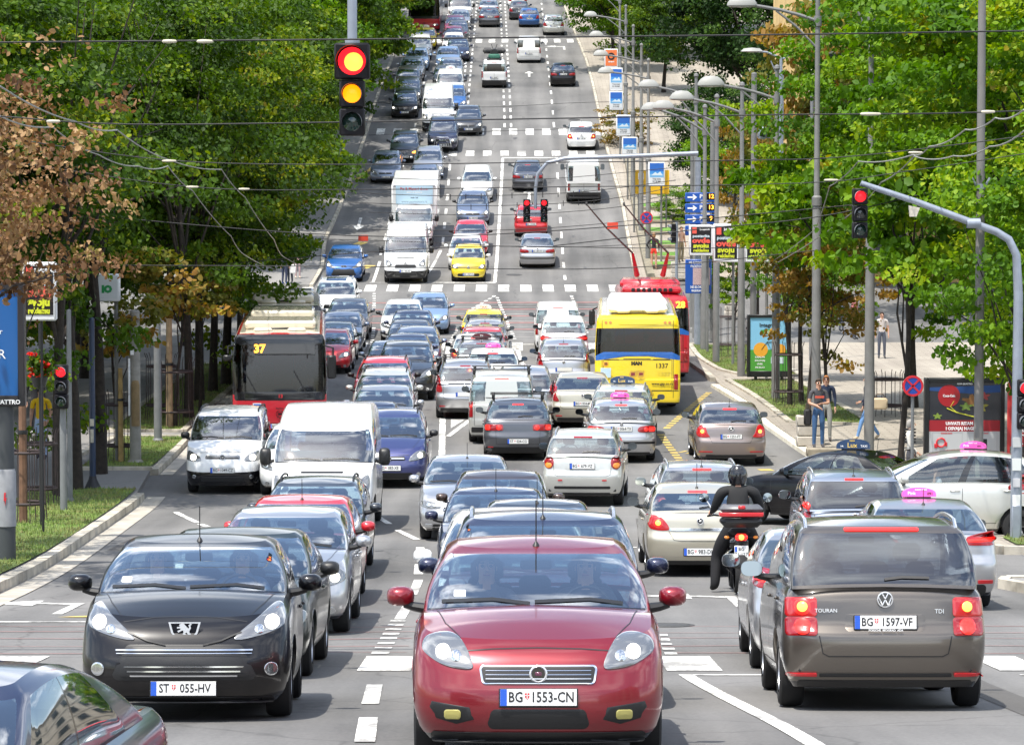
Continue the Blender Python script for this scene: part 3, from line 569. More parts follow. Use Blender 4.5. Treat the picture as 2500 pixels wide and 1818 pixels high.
def get_kind(sh, fr, re_):
    key = (sh, fr, re_)
    if key in KINDS: return KINDS[key]
    s = car_shape(SH[sh]); V = s['V']; out = []; W = s['W']; Lh = s['L']
    body = rec('body', mesh('body', *sub(V, s['F']), [M_white, M_gloss], s['mi'], True, 48), None, 'paint')
    out.append(body)
    kx = W/1.76 if fr[0] == 'g' else 1; kz = s['zn']/.75 if fr[0] == 'g' else (1.10 if fr == 'bravo' else 1)
    glassm = G_tint if s['tint'] else G_rear
    out.append(rec('windscreen', sub(V, s['G']['windscreen']), [G_front if sh != 'bus' else G_bus], 'glass'))
    if s['G']['rear_window']:
        rw_ = s['G']['rear_window']; cx_ = lambda f: sum(V[i][0] for i in f)
        for grp in ([rw_] if not s['split'] else [[f for f in rw_ if cx_(f) > 0], [f for f in rw_ if cx_(f) <= 0]]): out.append(rec('rear_window', sub(V, grp), [glassm if sh != 'bus' else G_bus], 'rglass'))
    for n in range(len(s['sw'])):
        for sd_ in 'LR':
            if s['G']['side%s%d' % (sd_, n)]: out.append(rec('side_window', sub(V, s['G']['side%s%d' % (sd_, n)]), [G_side if sh != 'bus' else G_bus], 'sglass'))
    # front
    f = FR[fr]; S = lambda p: scale2(p, kx, kz)
    poly, bulbs = f['head']
    for sg in (1, -1):
        pp = S(poly); pp = pp if sg > 0 else mirx(pp)
        kids = []
        for n, (bx, bz, br) in enumerate(bulbs):
            kids.append(rec('lamp_bulb', patch(s, circ(bx*kx*sg, bz*kz, br*.85), 'front', .018, (1,.8,.5), .0, dome=.012), [M_lampd], 'bulb' if n == 0 else None))
        h = rec('headlight', patch(s, pp, 'front', .010, dome=.006, smooth_=True), [M_lamp], None, kids); out.append(h)
    for (nm, p, mk, off, _) in f['P']:
        out.append(rec(nm, patch(s, S(p), 'front', off), [MK.get(mk, M_white)], 'paintall' if mk == 'paint' else None))
    for (nm, p, mk, off, _) in f['PM']:
        for sg in (1, -1): out.append(rec(nm, patch(s, S(p) if sg > 0 else mirx(S(p)), 'front', off, depth=.02), [MK[mk]]))
    for (nm, p, w, mk) in f['S']: out.append(rec(nm, strip(s, S(p), w, 'front'), [MK.get(mk, M_black)]))
    for (nm, p, w, mk) in f['SM']:
        for sg in (1, -1): out.append(rec(nm, strip(s, S(p) if sg > 0 else mirx(S(p)), w, 'front', .014), [MK.get(mk, M_white)], 'paintall' if mk == 'paint' else None))
    for (x0, x1, z, h) in f['bars']: out.append(rec('grille_bar', strip(s, [(x0*kx, z*kz), (x1*kx, z*kz)], h*2, 'front', .026), [M_chrome]))
    if f['B']:
        b = f['B']; out.append(badge(s, (b[0], b[1]*kx, b[2]*kz, b[3]), 'front', fr))
    # rear
    r = RE[re_]; kx = W/1.76 if re_[0] == 'g' else 1; kz = s['zrb']/1.03 if re_[0] == 'g' else 1; pend = {}
    for (t, p, mk, core) in r['tail']:
        for sg in (1, -1):
            pp = S(p) if sg > 0 else mirx(S(p)); kids = []
            if core and mk == 'brk' and core[2] > .06: kids.append(rec('lamp_ring', patch(s, circ(core[0]*kx*sg, core[1]*kz, core[2]), 'rear', .018, (1,.8,.5), .0, dome=.006), [M_red], 'core2')); core = (core[0], core[1], core[2]*.62)
            if core: kids.append(rec('lamp_bulb', patch(s, circ(core[0]*kx*sg, core[1]*kz, core[2]), 'rear', .026, (1,.8,.5), .0, dome=.01), [M_red], 'core' if mk == 'brk' else 'core2'))
            if t == 'u':
                h = rec('tail_light', patch(s, pp, 'rear', .012, dome=.004, smooth_=len(p) < 9), [M_red], 'brk' if mk == 'brk' else None, kids); out.append(h); pend[sg] = h
            else: pend[sg]['kids'].append(rec('lamp_lens', patch(s, pp, 'rear', .02, (1,.7,.4), .0, dome=.006, smooth_=len(p) < 9), [M_amber if mk == 'amb' else M_red], 'core2' if mk == 'brk' else None))
    for (nm, p, mk, off, _) in r['P']: out.append(rec(nm, patch(s, S(p), 'rear', off), [MK.get(mk, M_white)], 'paintall' if mk in ('paintd', 'paint2') else None))
    for (nm, p, mk, off, _) in r['PM']:
        for sg in (1, -1): out.append(rec(nm, patch(s, S(p) if sg > 0 else mirx(S(p)), 'rear', off, depth=.02), [MK[mk]]))
    for (nm, p, w, mk) in r['S']: out.append(rec(nm, strip(s, S(p), w, 'rear'), [M_black]))
    if r['B']: out.append(badge(s, (r['B'][0], r['B'][1], r['B'][2]*kz, r['B'][3]), 'rear'))
    if r['hi']: out.append(rec('brake_strip', patch(s, rrect(-r['hi'][0], r['hi'][0], s['zrt']-.035, s['zrt']-.005, .01), 'rear', .014, depth=.02), [M_red], 'core2'))
    # rear wiper, front wipers
    if sh not in ('sedan', 'bus', 'van', 'cab', 'ducato'):
        zz = s['zrb'] + (s['H']-s['zrb'])*(s['rearg'][0]+.07)
        out.append(rec('rear_wiper', strip(s, [(.0,zz),(-.15,zz+.018),(-.38,zz+.012)] if not s['split'] else [(.1,zz),(.42,zz+.02)], .022, 'rear', .016), [M_black]))
    g0 = .075; zb = s['zc'] + (s['zwt']-s['zc'])*g0 + s['crown']*.6; hw = W/2
    for (xa, xb) in ((-.80, -.06), (-.02, .72)) if sh != 'bus' else ((-.5,-.75),(.55,.30)):
        if sh == 'bus': out.append(rec('wiper', strip(s, [(xa*hw,1.38),(xb*hw,1.95)], .035, 'front', .02), [M_black]))
        else: out.append(rec('wiper', strip(s, [(xa*hw*.96, zb+.012),(xa*.4*hw+xb*.6*hw, zb+.028),(xb*hw*.96, zb+.0)], .022, 'front', .014), [M_black]))
    # mirrors, wheels, inside
    if sh != 'bus':
        zm = s['zc'] + (.09 if sh not in ('van','minibus','cab','ducato') else .10); ym = s['yc'] + .50
        big = sh in ('van','minibus','cab','ducato')
        for sg in (1, -1):
            m = MB(); cx = sg*(W/2 + (.10 if not big else .15)); rx, rz_ = (.102,.074) if not big else (.11,.17)
            prof = [(.001,-.085),(.45,-.078),(.78,-.055),(.97,-.01),(1.0,.03),(.96,.05)]
            n = 18; Vv = []; Ff = []
            for (q, h) in prof:
                for j in range(n):
                    a = 2*math.pi*j/n; c_, s_ = math.cos(a), math.sin(a); e = .72 if not big else .55
                    Vv.append((cx + rx*q*abs(c_)**e*(1 if c_ > 0 else -1), ym + h, zm + rz_*q*abs(s_)**e*(1 if s_ > 0 else -1)))
            for i in range(len(prof)-1):
                for j in range(n): Ff.append((i*n+j, i*n+(j+1)%n, (i+1)*n+(j+1)%n, (i+1)*n+j))
            m.add(Vv, Ff, 0); k = len(prof)-1
            m.add([Vv[k*n+j] for j in range(n)], [tuple(range(n))], 1)
            m.tube([(sg*(W/2-.10), ym-.02, zm-.09), (sg*(W/2-.0), ym-.01, zm-.075), (cx-sg*.03, ym, zm-rz_*.75)], [.04,.034,.03], 8, 2)
            out.append(rec('mirror', m.mesh('mirror', [M_black, M_mirror, M_black]), None, 'mirror'))
    if (s['rw']) not in WH: WH[s['rw']] = wheel_mesh(s['rw'], .21 if sh != 'bus' else .3)
    wm, rm = WH[s['rw']]
    wheels = [(sg*(W/2-(.135 if sh != 'bus' else .2)), yw, s['rw'], sg) for yw in (s['yw1'], s['yw2']) for sg in (1,-1)]
    ins = MB(); yc = s['yc']; zc = s['zc']; hw = W/2-.16
    if sh == 'bus':
        ins.box((0, 6, .5), (2.2, 11, .08), 0, .01); ins.box((0,.45,.95), (2.1,.5,.3), 0, .06)
        for k in range(9):
            for sx in (-.75, .75): ins.box((sx, 2.6+k*1.0, 1.05), (.85,.12,.75), 1, .05)
        for x in (-.35,.35): ins.tube([(x, 1.6, .5), (x, 1.6, 2.7)], .02, 6, 0)
        ins.lathe([(.24,-.012),(.255,0),(.24,.012),(.225,0),(.24,-.012)], (.62,.75,1.28), 20, 'z', 0)
    else:
        e = yc + s['dw'] + .06
        ins.box((0, e+.12, zc-.08), (hw*2-.04, .42, .22), 0, .07); ins.box((0, e+.02, zc-.30), (hw*2-.06, .25, .35), 0, .05)
        yf = e + .95
        ins.box((0, (e+s['yrb'])/2, .36), (hw*2, s['yrb']-e, .06), 0, .01)
        for (yy, xs) in (((yf, (-.37,.37)), (yf+.88, (-.40,0,.40))) if sh not in ('van','cab') else ((yf, (-.45,.0,.45)),)):
            if yy + .2 > s['yrb']: continue
            for x in xs:
                ins.box((x, yy-.22, .52), (.46,.5,.16), 1, .06); ins.box((x, yy+.06, .88 if yy == yf else .82), (.44,.13,.56), 1, .06, rot=(-.22,0,0))
                ins.box((x, yy+.15, min(s['H']-.20, zc+.255) if yy == yf else zc+.10), (.25,.09,.17), 1, .04, rot=(-.2,0,0))
        st = [(.175,-.012),(.187,0),(.175,.012),(.163,0),(.175,-.012)]; b = len(ins.V)
        ins.lathe(st, (0,0,0), 20, 'y', 0)
        rot = Matrix.Rotation(-.45, 3, 'X')
        for i in range(b, len(ins.V)): ins.V[i] = tuple(rot @ Vector(ins.V[i]) + Vector((.37, e+.42, zc-.01)))
        ins.box((0, s['ywt']+.02, s['zwt']-.11), (.24,.03,.07), 0, .02)
    out.append(rec('interior', ins.mesh('interior', [M_dark, M_seat])))
    un = MB(); un.box((0, s['L']/2, s['gc']+.14), (W-.42, s['L']-.5, .22), 0, .05)
    for yw in (s['yw1'], s['yw2']): un.box((0, yw, s['rw']+.18), (W-.12, s['Ra']*1.9, .42), 0, .02)
    out.append(rec('underbody', un.mesh('underbody', M_under)))
    K = dict(parts=out, shape=s, wheels=wheels, wm=wm, rm=rm, f=f, r=r); KINDS[key] = K; return K
DIGM = {}
def plate_on(root, s, axis, z, text, w=.52, near=True):
    h = cast(s, (0, z), axis); d, _ = DIRS[axis]
    y = min if axis == 'front' else max
    pts = [cast(s, (x, z+dz), axis).y for x in (-w/2, 0, w/2) for dz in (-.05,.05) if cast(s, (x, z+dz), axis)]
    y0 = (min(pts) - .014) if axis == 'front' else (max(pts) + .014)
    if '_plate' not in DIGM:
        m = MB(); m.box((0,0,0), (.54,.012,.132), 1, .006); m.box((0,-.0075,.004), (.522,.006,.112), 0, .002); DIGM['_plate'] = m.mesh('licence_plate', [M_white, M_black], True, 30)
        m = MB(); m.box((-.238,-.0105,.004), (.045,.004,.112), 0); DIGM['_band'] = m.mesh('country_band', M_blue, False)
        m = MB(); m.prism([(-.016,.022),(.016,.022),(.016,-.004),(0,-.024),(-.016,-.004)], -.0115, -.0095, 0); m.box((0,-.012,.002), (.005,.002,.04), 1); m.box((0,-.012,.006), (.03,.002,.005), 1); DIGM['_arms'] = m.mesh('plate_shield', [mat('plate_red',(.6,.04,.05),.5), M_white], False)
    p = new_obj('licence_plate', DIGM['_plate'], root); p.location = (0, y0, z)
    if axis == 'rear': p.rotation_euler = (0, 0, math.pi)
    new_obj('country_band', DIGM['_band'], p)
    if text:
        a, b = text.split(' ', 1)
        lettering(a, .098, M_ink, p, (-.155,-.0112,.004), name='lettering', bold=.0012, xs=.80)
        lettering(b, .098, M_ink, p, (.095,-.0112,.004), name='lettering', bold=.0012, xs=.80 if len(b) < 8 else .74)
        if near:
            o = new_obj('plate_shield', DIGM['_arms'], p); o.location = (-.077,0,.012)
def set_mat(o, i, m):
    o.material_slots[i].link = 'OBJECT'; o.material_slots[i].material = m
def add_rec(r, root, pm, opt):
    role = r['role']; me = r['me']
    o = new_obj(r['name'], me, root)
    if role in ('paint', 'paintall'): set_mat(o, 0, pm)
    elif role == 'mirror': set_mat(o, 0, pm if opt.get('mp', True) else M_black)
    elif role == 'bulb' and opt.get('lit'): set_mat(o, 0, M_lit)
    elif role == 'brk' and opt.get('brake'): set_mat(o, 0, mat('tail_glow', (.33,.008,.01), .2, 0, 1, emit=(1,.02,.015), es=.10))
    elif role == 'core' and opt.get('brake'): set_mat(o, 0, M_orl)
    elif role == 'core2' and opt.get('brake'): set_mat(o, 0, M_redl)
    elif role == 'rglass' and opt.get('tint'): set_mat(o, 0, G_tint)
    elif role == 'sglass' and opt.get('tint'): set_mat(o, 0, G_tint)
    for k in r['kids']: add_rec(k, o, pm, opt)
    return o
M_silver = mat('rail_silver', (.6,.61,.63), .25, .9)
def vehicle(name, label, cat, X, Y, heading, sh, fr, re_, pm, group=None, plate=None, near=False, dz=0, **opt):
    "X, Y: middle of the end nearest the viewer; heading 0 = front towards -Y, 180 = tail towards -Y"
    K = get_kind(sh, fr, re_); s = K['shape']; h = R(heading); Lh = s['L']; ls = opt.get('ls', 1.0)
    c = math.cos(h); ctr = Vector((0, Lh/2)) ; cy = Y + Lh/2*abs(c)
    sl = slope_at(cy); mid = Vector((X, cy, zg(cy)))
    Mx = Matrix.Rotation(sl, 3, 'X') @ Matrix.Rotation(h, 3, 'Z')
    root = thing(name, label, cat, mid - Mx @ Vector((0, Lh/2, 0)) + Vector((0,0,.004+dz)), 0, group); root.rotation_euler = Mx.to_euler()
    if 'scale' in opt: root.scale = opt['scale']
    for r in K['parts']:
        if not near and r['name'] in ('rear_wiper','hood_seam','hatch_seam','boot_seam','reflector','grille_bar','bumper_lip','fog_lamp','wiper') and Y > 125: continue
        add_rec(r, root, pm, opt)
    for (x, y, z, sg) in K['wheels']:
        w = new_obj('wheel', K['wm'], root); w.location = (x, y, z); w.rotation_euler = (0, 0, 0 if sg > 0 else math.pi)
        if Y < 130: new_obj('rim', K['rm'], w)
    if K['f']['plate'] and plate is not None and abs(heading) < 90: plate_on(root, s, 'front', K['f']['plate'][0]*(s['zn']/.75 if fr[0] == 'g' else (1.10 if fr == 'bravo' else 1)), plate, near=near or Y < 110)
    if K['r']['plate'] and plate is not None and abs(heading) >= 90: plate_on(root, s, 'rear', K['r']['plate'][0]*(s['zrb']/1.03 if re_[0] == 'g' else 1), plate, near=near or Y < 110)
    def zr(x, y): return cast(s, (x, y), 'top').z
    if near:
        yA, yB = s['yc']+s['dw'], s['yrb']-s['db']; edges = [yA-.12] + [yA+(yB-yA)*(s['sw'][w][1]+s['sw'][w+1][0])/2 for w in range(len(s['sw'])-1)][:2]; bus_ = sh == 'bus'
        for sg, ax in ((1,'right'),(-1,'left')):
            if bus_: break
            for e_ in edges:
                V_, F_ = strip(s, [(e_, s['gc']+.16), (e_+.02, s['zc']-.08)], .009, ax, .003); new_obj('door_seam', mesh('door_seam', V_, F_, [M_black]), root)
            V_, F_ = strip(s, [(edges[0], s['gc']+.16), (edges[-1]+.0, s['gc']+.16)], .009, ax, .003); new_obj('sill_seam', mesh('sill_seam', V_, F_, [M_black]), root)
            for e_ in edges[1:]:
                h = cast(s, (e_-.12, s['zc']-.13), ax)
                if h: m = MB(); m.box((h.x+sg*.012, h.y, h.z), (.03,.19,.035), 0, .012); o_ = m.build('door_handle', M_black, root); set_mat(o_, 0, pm)
        if fr not in ('van','mini','bus') and abs(heading) < 90:
            V_, F_ = patch(s, rrect(-.60,-.515,s['zc']+.10,s['zc']+.145,.006), 'front', .004, depth=.002); new_obj('windscreen_sticker', mesh('windscreen_sticker', V_, F_, [M_white]), root)
            hw_ = s['W']/2
            for sg in (1,-1):
                V_, F_ = strip(s, [(sg*.60*hw_, .30), (sg*.72*hw_, .62), (sg*.80*hw_, s['yc']-.02)], .007, 'top', .003); new_obj('hood_gap', mesh('hood_gap', V_, F_, [M_black]), root)
    if opt.get('rails'):
        x = s['W']/2 - s['wr'] - .02
        for sg in (1, -1):
            ya, yb = s['ywt']+.25, s['yrt']-.05; m = MB(); P = []
            for t in np.linspace(0, 1, 12):
                y = ya+(yb-ya)*t; P.append((sg*(x-.03), y, zr(sg*(x-.06), y) + .055*min(1, 4.5*math.sin(math.pi*t)) - .02))
            m.tube(P, .02, 8); m.build('roof_rail', M_silver if opt['rails'] == 1 else M_black, root)
    if opt.get('bars'):
        for y in (s['ywt']+.45, s['yrt']-.55):
            m = MB(); x = s['W']/2 - s['wr'] - .0; zt = zr(0, y) + .10; m.box((0, y, zt), (2*x+.12, .05, .03), 0, .01)
            for sg in (1,-1): m.box((sg*(x-.02), y, (zt+zr(sg*(x-.04), y))/2), (.08,.08,.14), 0, .02)
            m.build('roof_bar', M_black, root)
    if opt.get('ant'):
        m = MB(); a = opt['ant']; y = (s['yrt']-.12) if a > 0 else s['ywt']+.12; z = zr(0, y); m.lathe([(.03,0),(.02,.02),(.006,.04)], (0,y,z-.005), 10); m.tube([(0,y,z+.02),(0,y+.06*(1 if a > 0 else -1)*.6,z+abs(a))], .005, 6); m.build('antenna', M_black, root)
    if opt.get('taxi'):
        tx = opt['taxi']; y = (s['ywt']*.5+s['yrt']*.5) + tx.get('dy', 0); z = zr(0, y); w = tx.get('w', .62); hh = tx.get('h', .17)
        m = MB(); n = 10; out = [(-w/2, .02), (w/2, .02)] + [(w/2*math.cos(a), .02+hh*.35+hh*.65*math.sin(a)) for a in np.linspace(0, math.pi, n)]
        m.prism(out, -.07, .07, 0); m.box((0, 0, .012), (w*.7,.10,.03), 1)
        o = m.build('taxi_sign', [tx['mat'], M_black], root, angle=30); o.location = (0, y, z); o.rotation_euler = (0, 0, R(opt.get('srot', 0)))
        for k, (t_, sz, mm, px, pz) in enumerate(tx['text']):
            for sg in ((1,-1) if abs(heading) < 90 else (-1,1)):
                if sg == -1: lettering(t_, sz, mm, o, (-px, .0725, pz), math.pi, bold=.001)
                else: lettering(t_, sz, mm, o, (px, -.0725, pz), 0, bold=.001)
    return root, s

# ------------------------------------------------------------ the street: ground, pavements, kerbs, markings
GY = [-170,-110,-60,-25,-8,2] + list(range(8, 402, 2)); GZ = [zg(y) for y in GY]
def zl(y): return float(np.interp(y, GY, GZ))
def asphalt_mat(name, c0, c1, slab=0):
    m = bpy.data.materials.new(name); m.use_nodes = True; t = m.node_tree; b = t.nodes['Principled BSDF']; b.inputs['Roughness'].default_value = .82; b.inputs['Specular IOR Level'].default_value = .35
    g = N('ShaderNodeNewGeometry', t); mpn = N('ShaderNodeMapping', t); mpn.inputs['Scale'].default_value = (1.3, .07, .07)
    n1 = N('ShaderNodeTexNoise', t); n1.inputs['Scale'].default_value = 1.0; n1.inputs['Detail'].default_value = 5
    n2 = N('ShaderNodeTexNoise', t); n2.inputs['Scale'].default_value = .22; n2.inputs['Detail'].default_value = 6
    n3 = N('ShaderNodeTexNoise', t); n3.inputs['Scale'].default_value = 26; n3.inputs['Detail'].default_value = 4
    k = t.links.new; k(g.outputs['Position'], mpn.inputs['Vector']); k(mpn.outputs['Vector'], n1.inputs['Vector']); k(g.outputs['Position'], n2.inputs['Vector']); k(g.outputs['Position'], n3.inputs['Vector'])
    a1 = N('ShaderNodeMath', t, operation='ADD'); k(n1.outputs['Fac'], a1.inputs[0]); k(n2.outputs['Fac'], a1.inputs[1])
    a2 = N('ShaderNodeMath', t, operation='MULTIPLY_ADD'); a2.inputs[1].default_value = .55; k(n3.outputs['Fac'], a2.inputs[0]); k(a1.outputs[0], a2.inputs[2])
    r = N('ShaderNodeValToRGB', t); r.color_ramp.elements[0].position = .47; r.color_ramp.elements[1].position = .82
    sx_ = N('ShaderNodeSeparateXYZ', t); k(g.outputs['Position'], sx_.inputs['Vector']); s1 = N('ShaderNodeMath', t, operation='MULTIPLY'); s1.inputs[1].default_value = 3.93; k(sx_.outputs['X'], s1.inputs[0]); s2 = N('ShaderNodeMath', t, operation='SINE'); k(s1.outputs[0], s2.inputs[0])
    s3 = N('ShaderNodeMath', t, operation='MULTIPLY_ADD'); s3.inputs[1].default_value = .055 if not slab else 0; k(s2.outputs[0], s3.inputs[0]); k(a2.outputs[0], s3.inputs[2])
    hl = N('ShaderNodeMath', t, operation='MULTIPLY'); hl.inputs[1].default_value = .5; k(s3.outputs[0], hl.inputs[0]); k(hl.outputs[0], r.inputs['Fac'])
    r.color_ramp.elements[0].color = (*c0, 1); r.color_ramp.elements[1].color = (*c1, 1)
    v = N('ShaderNodeTexVoronoi', t, feature='DISTANCE_TO_EDGE'); v.inputs['Scale'].default_value = .35; w = N('ShaderNodeTexNoise', t); w.inputs['Scale'].default_value = 1.2
    k(g.outputs['Position'], w.inputs['Vector']); mixv = N('ShaderNodeMix', t, data_type='VECTOR'); mixv.inputs['Factor'].default_value = .35
    k(g.outputs['Position'], mixv.inputs['A']); k(w.outputs['Color'], mixv.inputs['B']); k(mixv.outputs['Result'], v.inputs['Vector'])
    cr_ = N('ShaderNodeValToRGB', t); cr_.color_ramp.elements[0].position = 0; cr_.color_ramp.elements[0].color = (.62,.62,.62,1); cr_.color_ramp.elements[1].position = .008; k(v.outputs['Distance'], cr_.inputs['Fac'])
    mu = N('ShaderNodeMix', t, data_type='RGBA', blend_type='MULTIPLY'); mu.inputs['Factor'].default_value = .8; k(r.outputs['Color'], mu.inputs['A']); k(cr_.outputs['Color'], mu.inputs['B']); k(mu.outputs['Result'], b.inputs['Base Color'])
    if slab:
        bt = N('ShaderNodeTexBrick', t); bt.inputs['Scale'].default_value = slab; bt.inputs['Mortar Size'].default_value = .012; bt.inputs['Color1'].default_value = (1,1,1,1); bt.inputs['Color2'].default_value = (.86,.86,.86,1); bt.inputs['Mortar'].default_value = (.5,.5,.5,1); m3 = N('ShaderNodeMix', t, data_type='RGBA', blend_type='MULTIPLY'); m3.inputs['Factor'].default_value = .85; k(g.outputs['Position'], bt.inputs['Vector']); k(mu.outputs['Result'], m3.inputs['A']); k(bt.outputs['Color'], m3.inputs['B']); k(m3.outputs['Result'], b.inputs['Base Color'])
    bp = N('ShaderNodeBump', t); bp.inputs['Strength'].default_value = .25; bp.inputs['Distance'].default_value = .01; k(n3.outputs['Fac'], bp.inputs['Height']); k(bp.outputs['Normal'], b.inputs['Normal'])
    MATS[name] = m; return m
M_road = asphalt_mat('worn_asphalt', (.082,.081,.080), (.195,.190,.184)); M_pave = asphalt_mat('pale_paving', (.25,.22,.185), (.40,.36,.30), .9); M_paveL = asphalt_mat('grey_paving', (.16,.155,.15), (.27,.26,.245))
M_kerb = mat('kerb_stone', (.40,.365,.30), .85, noise=.45, nscale=2.2, bump=.3); M_line = mat('road_paint', (.80,.79,.75), .7)
def worn(m, under):
    t = m.node_tree; b = t.nodes['Principled BSDF']; g = N('ShaderNodeNewGeometry', t); n = N('ShaderNodeTexNoise', t); n.inputs['Scale'].default_value = 7; n.inputs['Detail'].default_value = 9; n.inputs['Roughness'].default_value = .75
    n2 = N('ShaderNodeTexNoise', t); n2.inputs['Scale'].default_value = .9; ad = N('ShaderNodeMath', t, operation='MULTIPLY_ADD'); ad.inputs[1].default_value = .45
    r = N('ShaderNodeValToRGB', t); r.color_ramp.elements[0].position = .56; r.color_ramp.elements[1].position = .67; r.color_ramp.elements[1].color = (*under, 1); r.color_ramp.elements[0].color = b.inputs['Base Color'].default_value
    k = t.links.new; k(g.outputs['Position'], n.inputs['Vector']); k(g.outputs['Position'], n2.inputs['Vector']); k(n2.outputs['Fac'], ad.inputs[0]); ad.inputs[2].default_value = 0; a2 = N('ShaderNodeMath', t, operation='MULTIPLY_ADD'); a2.inputs[1].default_value = .75; k(n.outputs['Fac'], a2.inputs[0]); k(ad.outputs[0], a2.inputs[2]); k(a2.outputs[0], r.inputs['Fac']); k(r.outputs['Color'], b.inputs['Base Color'])
worn(M_line, (.26,.255,.245)); M_yel = mat('yellow_paint', (.50,.37,.10), .7, noise=.3, nscale=4)
M_redl_ = mat('faded_red_line', (.26,.13,.12), .8, noise=.3, nscale=3); M_soil = mat('turf', (.085,.125,.022), .95, noise=.45, nscale=3)
M_conc = mat('concrete', (.27,.255,.23), .85, noise=.2, nscale=4, bump=.2); M_bark = mat('bark', (.030,.023,.018), .9, noise=.4, nscale=9, bump=.6, bscale=18)
M_steel = mat('grey_paint', (.17,.175,.18), .55, noise=.12, nscale=5); M_galv = mat('galvanised', (.28,.31,.36), .4, .35, noise=.1, nscale=6)
def ribbon(name, y0, y1, xl, xr, dz, m, nx=1, label=None, kind='structure', ends=True):
    ys = sorted(set([y0, y1] + [y for y in GY if y0 < y < y1])); V = []; Fs = []
    for y in ys:
        a, b = xl(y), xr(y)
        for j in range(nx+1): V.append((a+(b-a)*j/nx, y, zl(y)+dz))
    for i in range(len(ys)-1):
        for j in range(nx): p = i*(nx+1)+j; Fs.append((p, p+1, p+nx+2, p+nx+1))
    n = len(V)
    if dz > .03:        # side faces
        for y in ys: V += [(xl(y), y, zl(y)-.02), (xr(y), y, zl(y)-.02)]
        for i in range(len(ys)-1):
            a = n+2*i; Fs += [(i*(nx+1), (i+1)*(nx+1), a+2, a), (i*(nx+1)+nx, a+1, a+3, (i+1)*(nx+1)+nx)]
        Fs += [(0, n, n+1, nx), ((len(ys)-1)*(nx+1), (len(ys)-1)*(nx+1)+nx, n+2*len(ys)-1, n+2*len(ys)-2)]
    return tag(new_obj(name, mesh(name, V, Fs, [m], None, False)), kind=kind)
def pl(pts): return lambda y: float(np.interp(y, [p[0] for p in pts], [p[1] for p in pts]))
C_ = lambda x: (lambda y: x)
ribbon('road', -170, 400, C_(-120), C_(120), 0, M_road, 1)
kerbRf = pl([(153,5.75),(178,5.9),(200,5.45),(240,5.35),(285,4.5),(400,3.6)]); kerbLf = pl([(150,-9.1),(157,-9.0),(165,-9.4),(200,-8.8),(260,-8.7),(400,-9)])
ribbon('pavement', 153, 400, lambda y: kerbRf(y)+.2, C_(120), .13, M_pave)
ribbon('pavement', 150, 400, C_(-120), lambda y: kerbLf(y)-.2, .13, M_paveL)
def kerb(name, pts, w=.18, h=.15, m=None, step=1.0, wob=0):
    "kerb stones laid along a polyline of (x, y)"
    k = MB(); P = [Vector(p) for p in pts]
    for p, q in zip(P, P[1:]):
        n = max(1, round((q-p).length/step)); d = (q-p).normalized(); nn = Vector((-d.y, d.x))
        for i in range(n):
            a = p+(q-p)*i/n + d*.008; b = p+(q-p)*(i+1)/n - d*.008; hh = h + random.uniform(-.006,.006)
            pts8 = []
            for (pt, zz) in ((a,0),(b,0)):
                for sx in (-1,1):
                    for up in (-.05, hh): pts8.append((pt.x+nn.x*w/2*sx*(.93 if up > 0 else 1), pt.y+nn.y*w/2*sx*(.93 if up > 0 else 1), zl(pt.y)+up))
            k.add(pts8, [(0,1,3,2),(4,6,7,5),(0,4,5,1),(2,3,7,6),(1,5,7,3)], 0)
    return tag(k.build(name, m or M_kerb, None, False), kind='structure')
kerb('kerb', [(kerbRf(y)+.09, y) for y in range(153, 320, 4)], step=2); kerb('kerb', [(kerbLf(y)-.09, y) for y in range(150, 320, 4)], step=2)
# right-hand corner block between the side streets
edgeR = pl([(66,9.2),(74,8.5),(84,7.7),(92,7.3),(100,7.15),(107,6.75),(112,6.9),(121,6.6),(128,6.7)])
ribbon('pavement', 66, 128, edgeR, C_(70), .13, M_pave)
kerb('kerb', [(edgeR(y)-.08, y) for y in (67,70,74,79,84,88,92,96,100,104,107.3)], w=.34, h=.10, m=mat('white_kerb', (.62,.58,.48), .85, noise=.2, nscale=2))
kerb('kerb', [(edgeR(y)-.08, y) for y in (110,114,121,128)], w=.22)
# left-hand side
edgeL = pl([(20,-7.3),(47,-7.55),(71,-8.0),(78,-8.45),(87,-8.6),(118,-8.7)])
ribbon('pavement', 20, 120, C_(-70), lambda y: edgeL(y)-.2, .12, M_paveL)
kerb('kerb', [(edgeL(y)-.1, y) for y in range(20, 73, 3)], w=.22, h=.17); kerb('kerb', [(edgeL(y)-.1, y) for y in range(78, 121, 3)], w=.2, h=.15)
ribbon('gutter', 20, 72, lambda y: edgeL(y)+.02, lambda y: edgeL(y)+.42, .012, mat('gutter_concrete', (.38,.35,.30), .85, noise=.25, nscale=2)); ribbon('gutter', 78, 120, lambda y: edgeL(y)+.02, lambda y: edgeL(y)+.34, .012, MATS['gutter_concrete'])
# right near islands
ribbon('pavement', 57.2, 59.6, C_(8.5), C_(60), .12, M_pave); kerb('kerb', [(60,57.1),(8.6,57.1),(8.3,58.3),(8.6,59.7),(60,59.7)], step=.8)
ribbon('pavement', 44, 50, pl([(44,8.6),(47,7.9),(50,7.5)]), C_(60), .12, M_paveL); kerb('kerb', [(8.6,44),(7.9,47),(7.45,49.4),(7.6,50.1),(60,50.1)], step=.8)
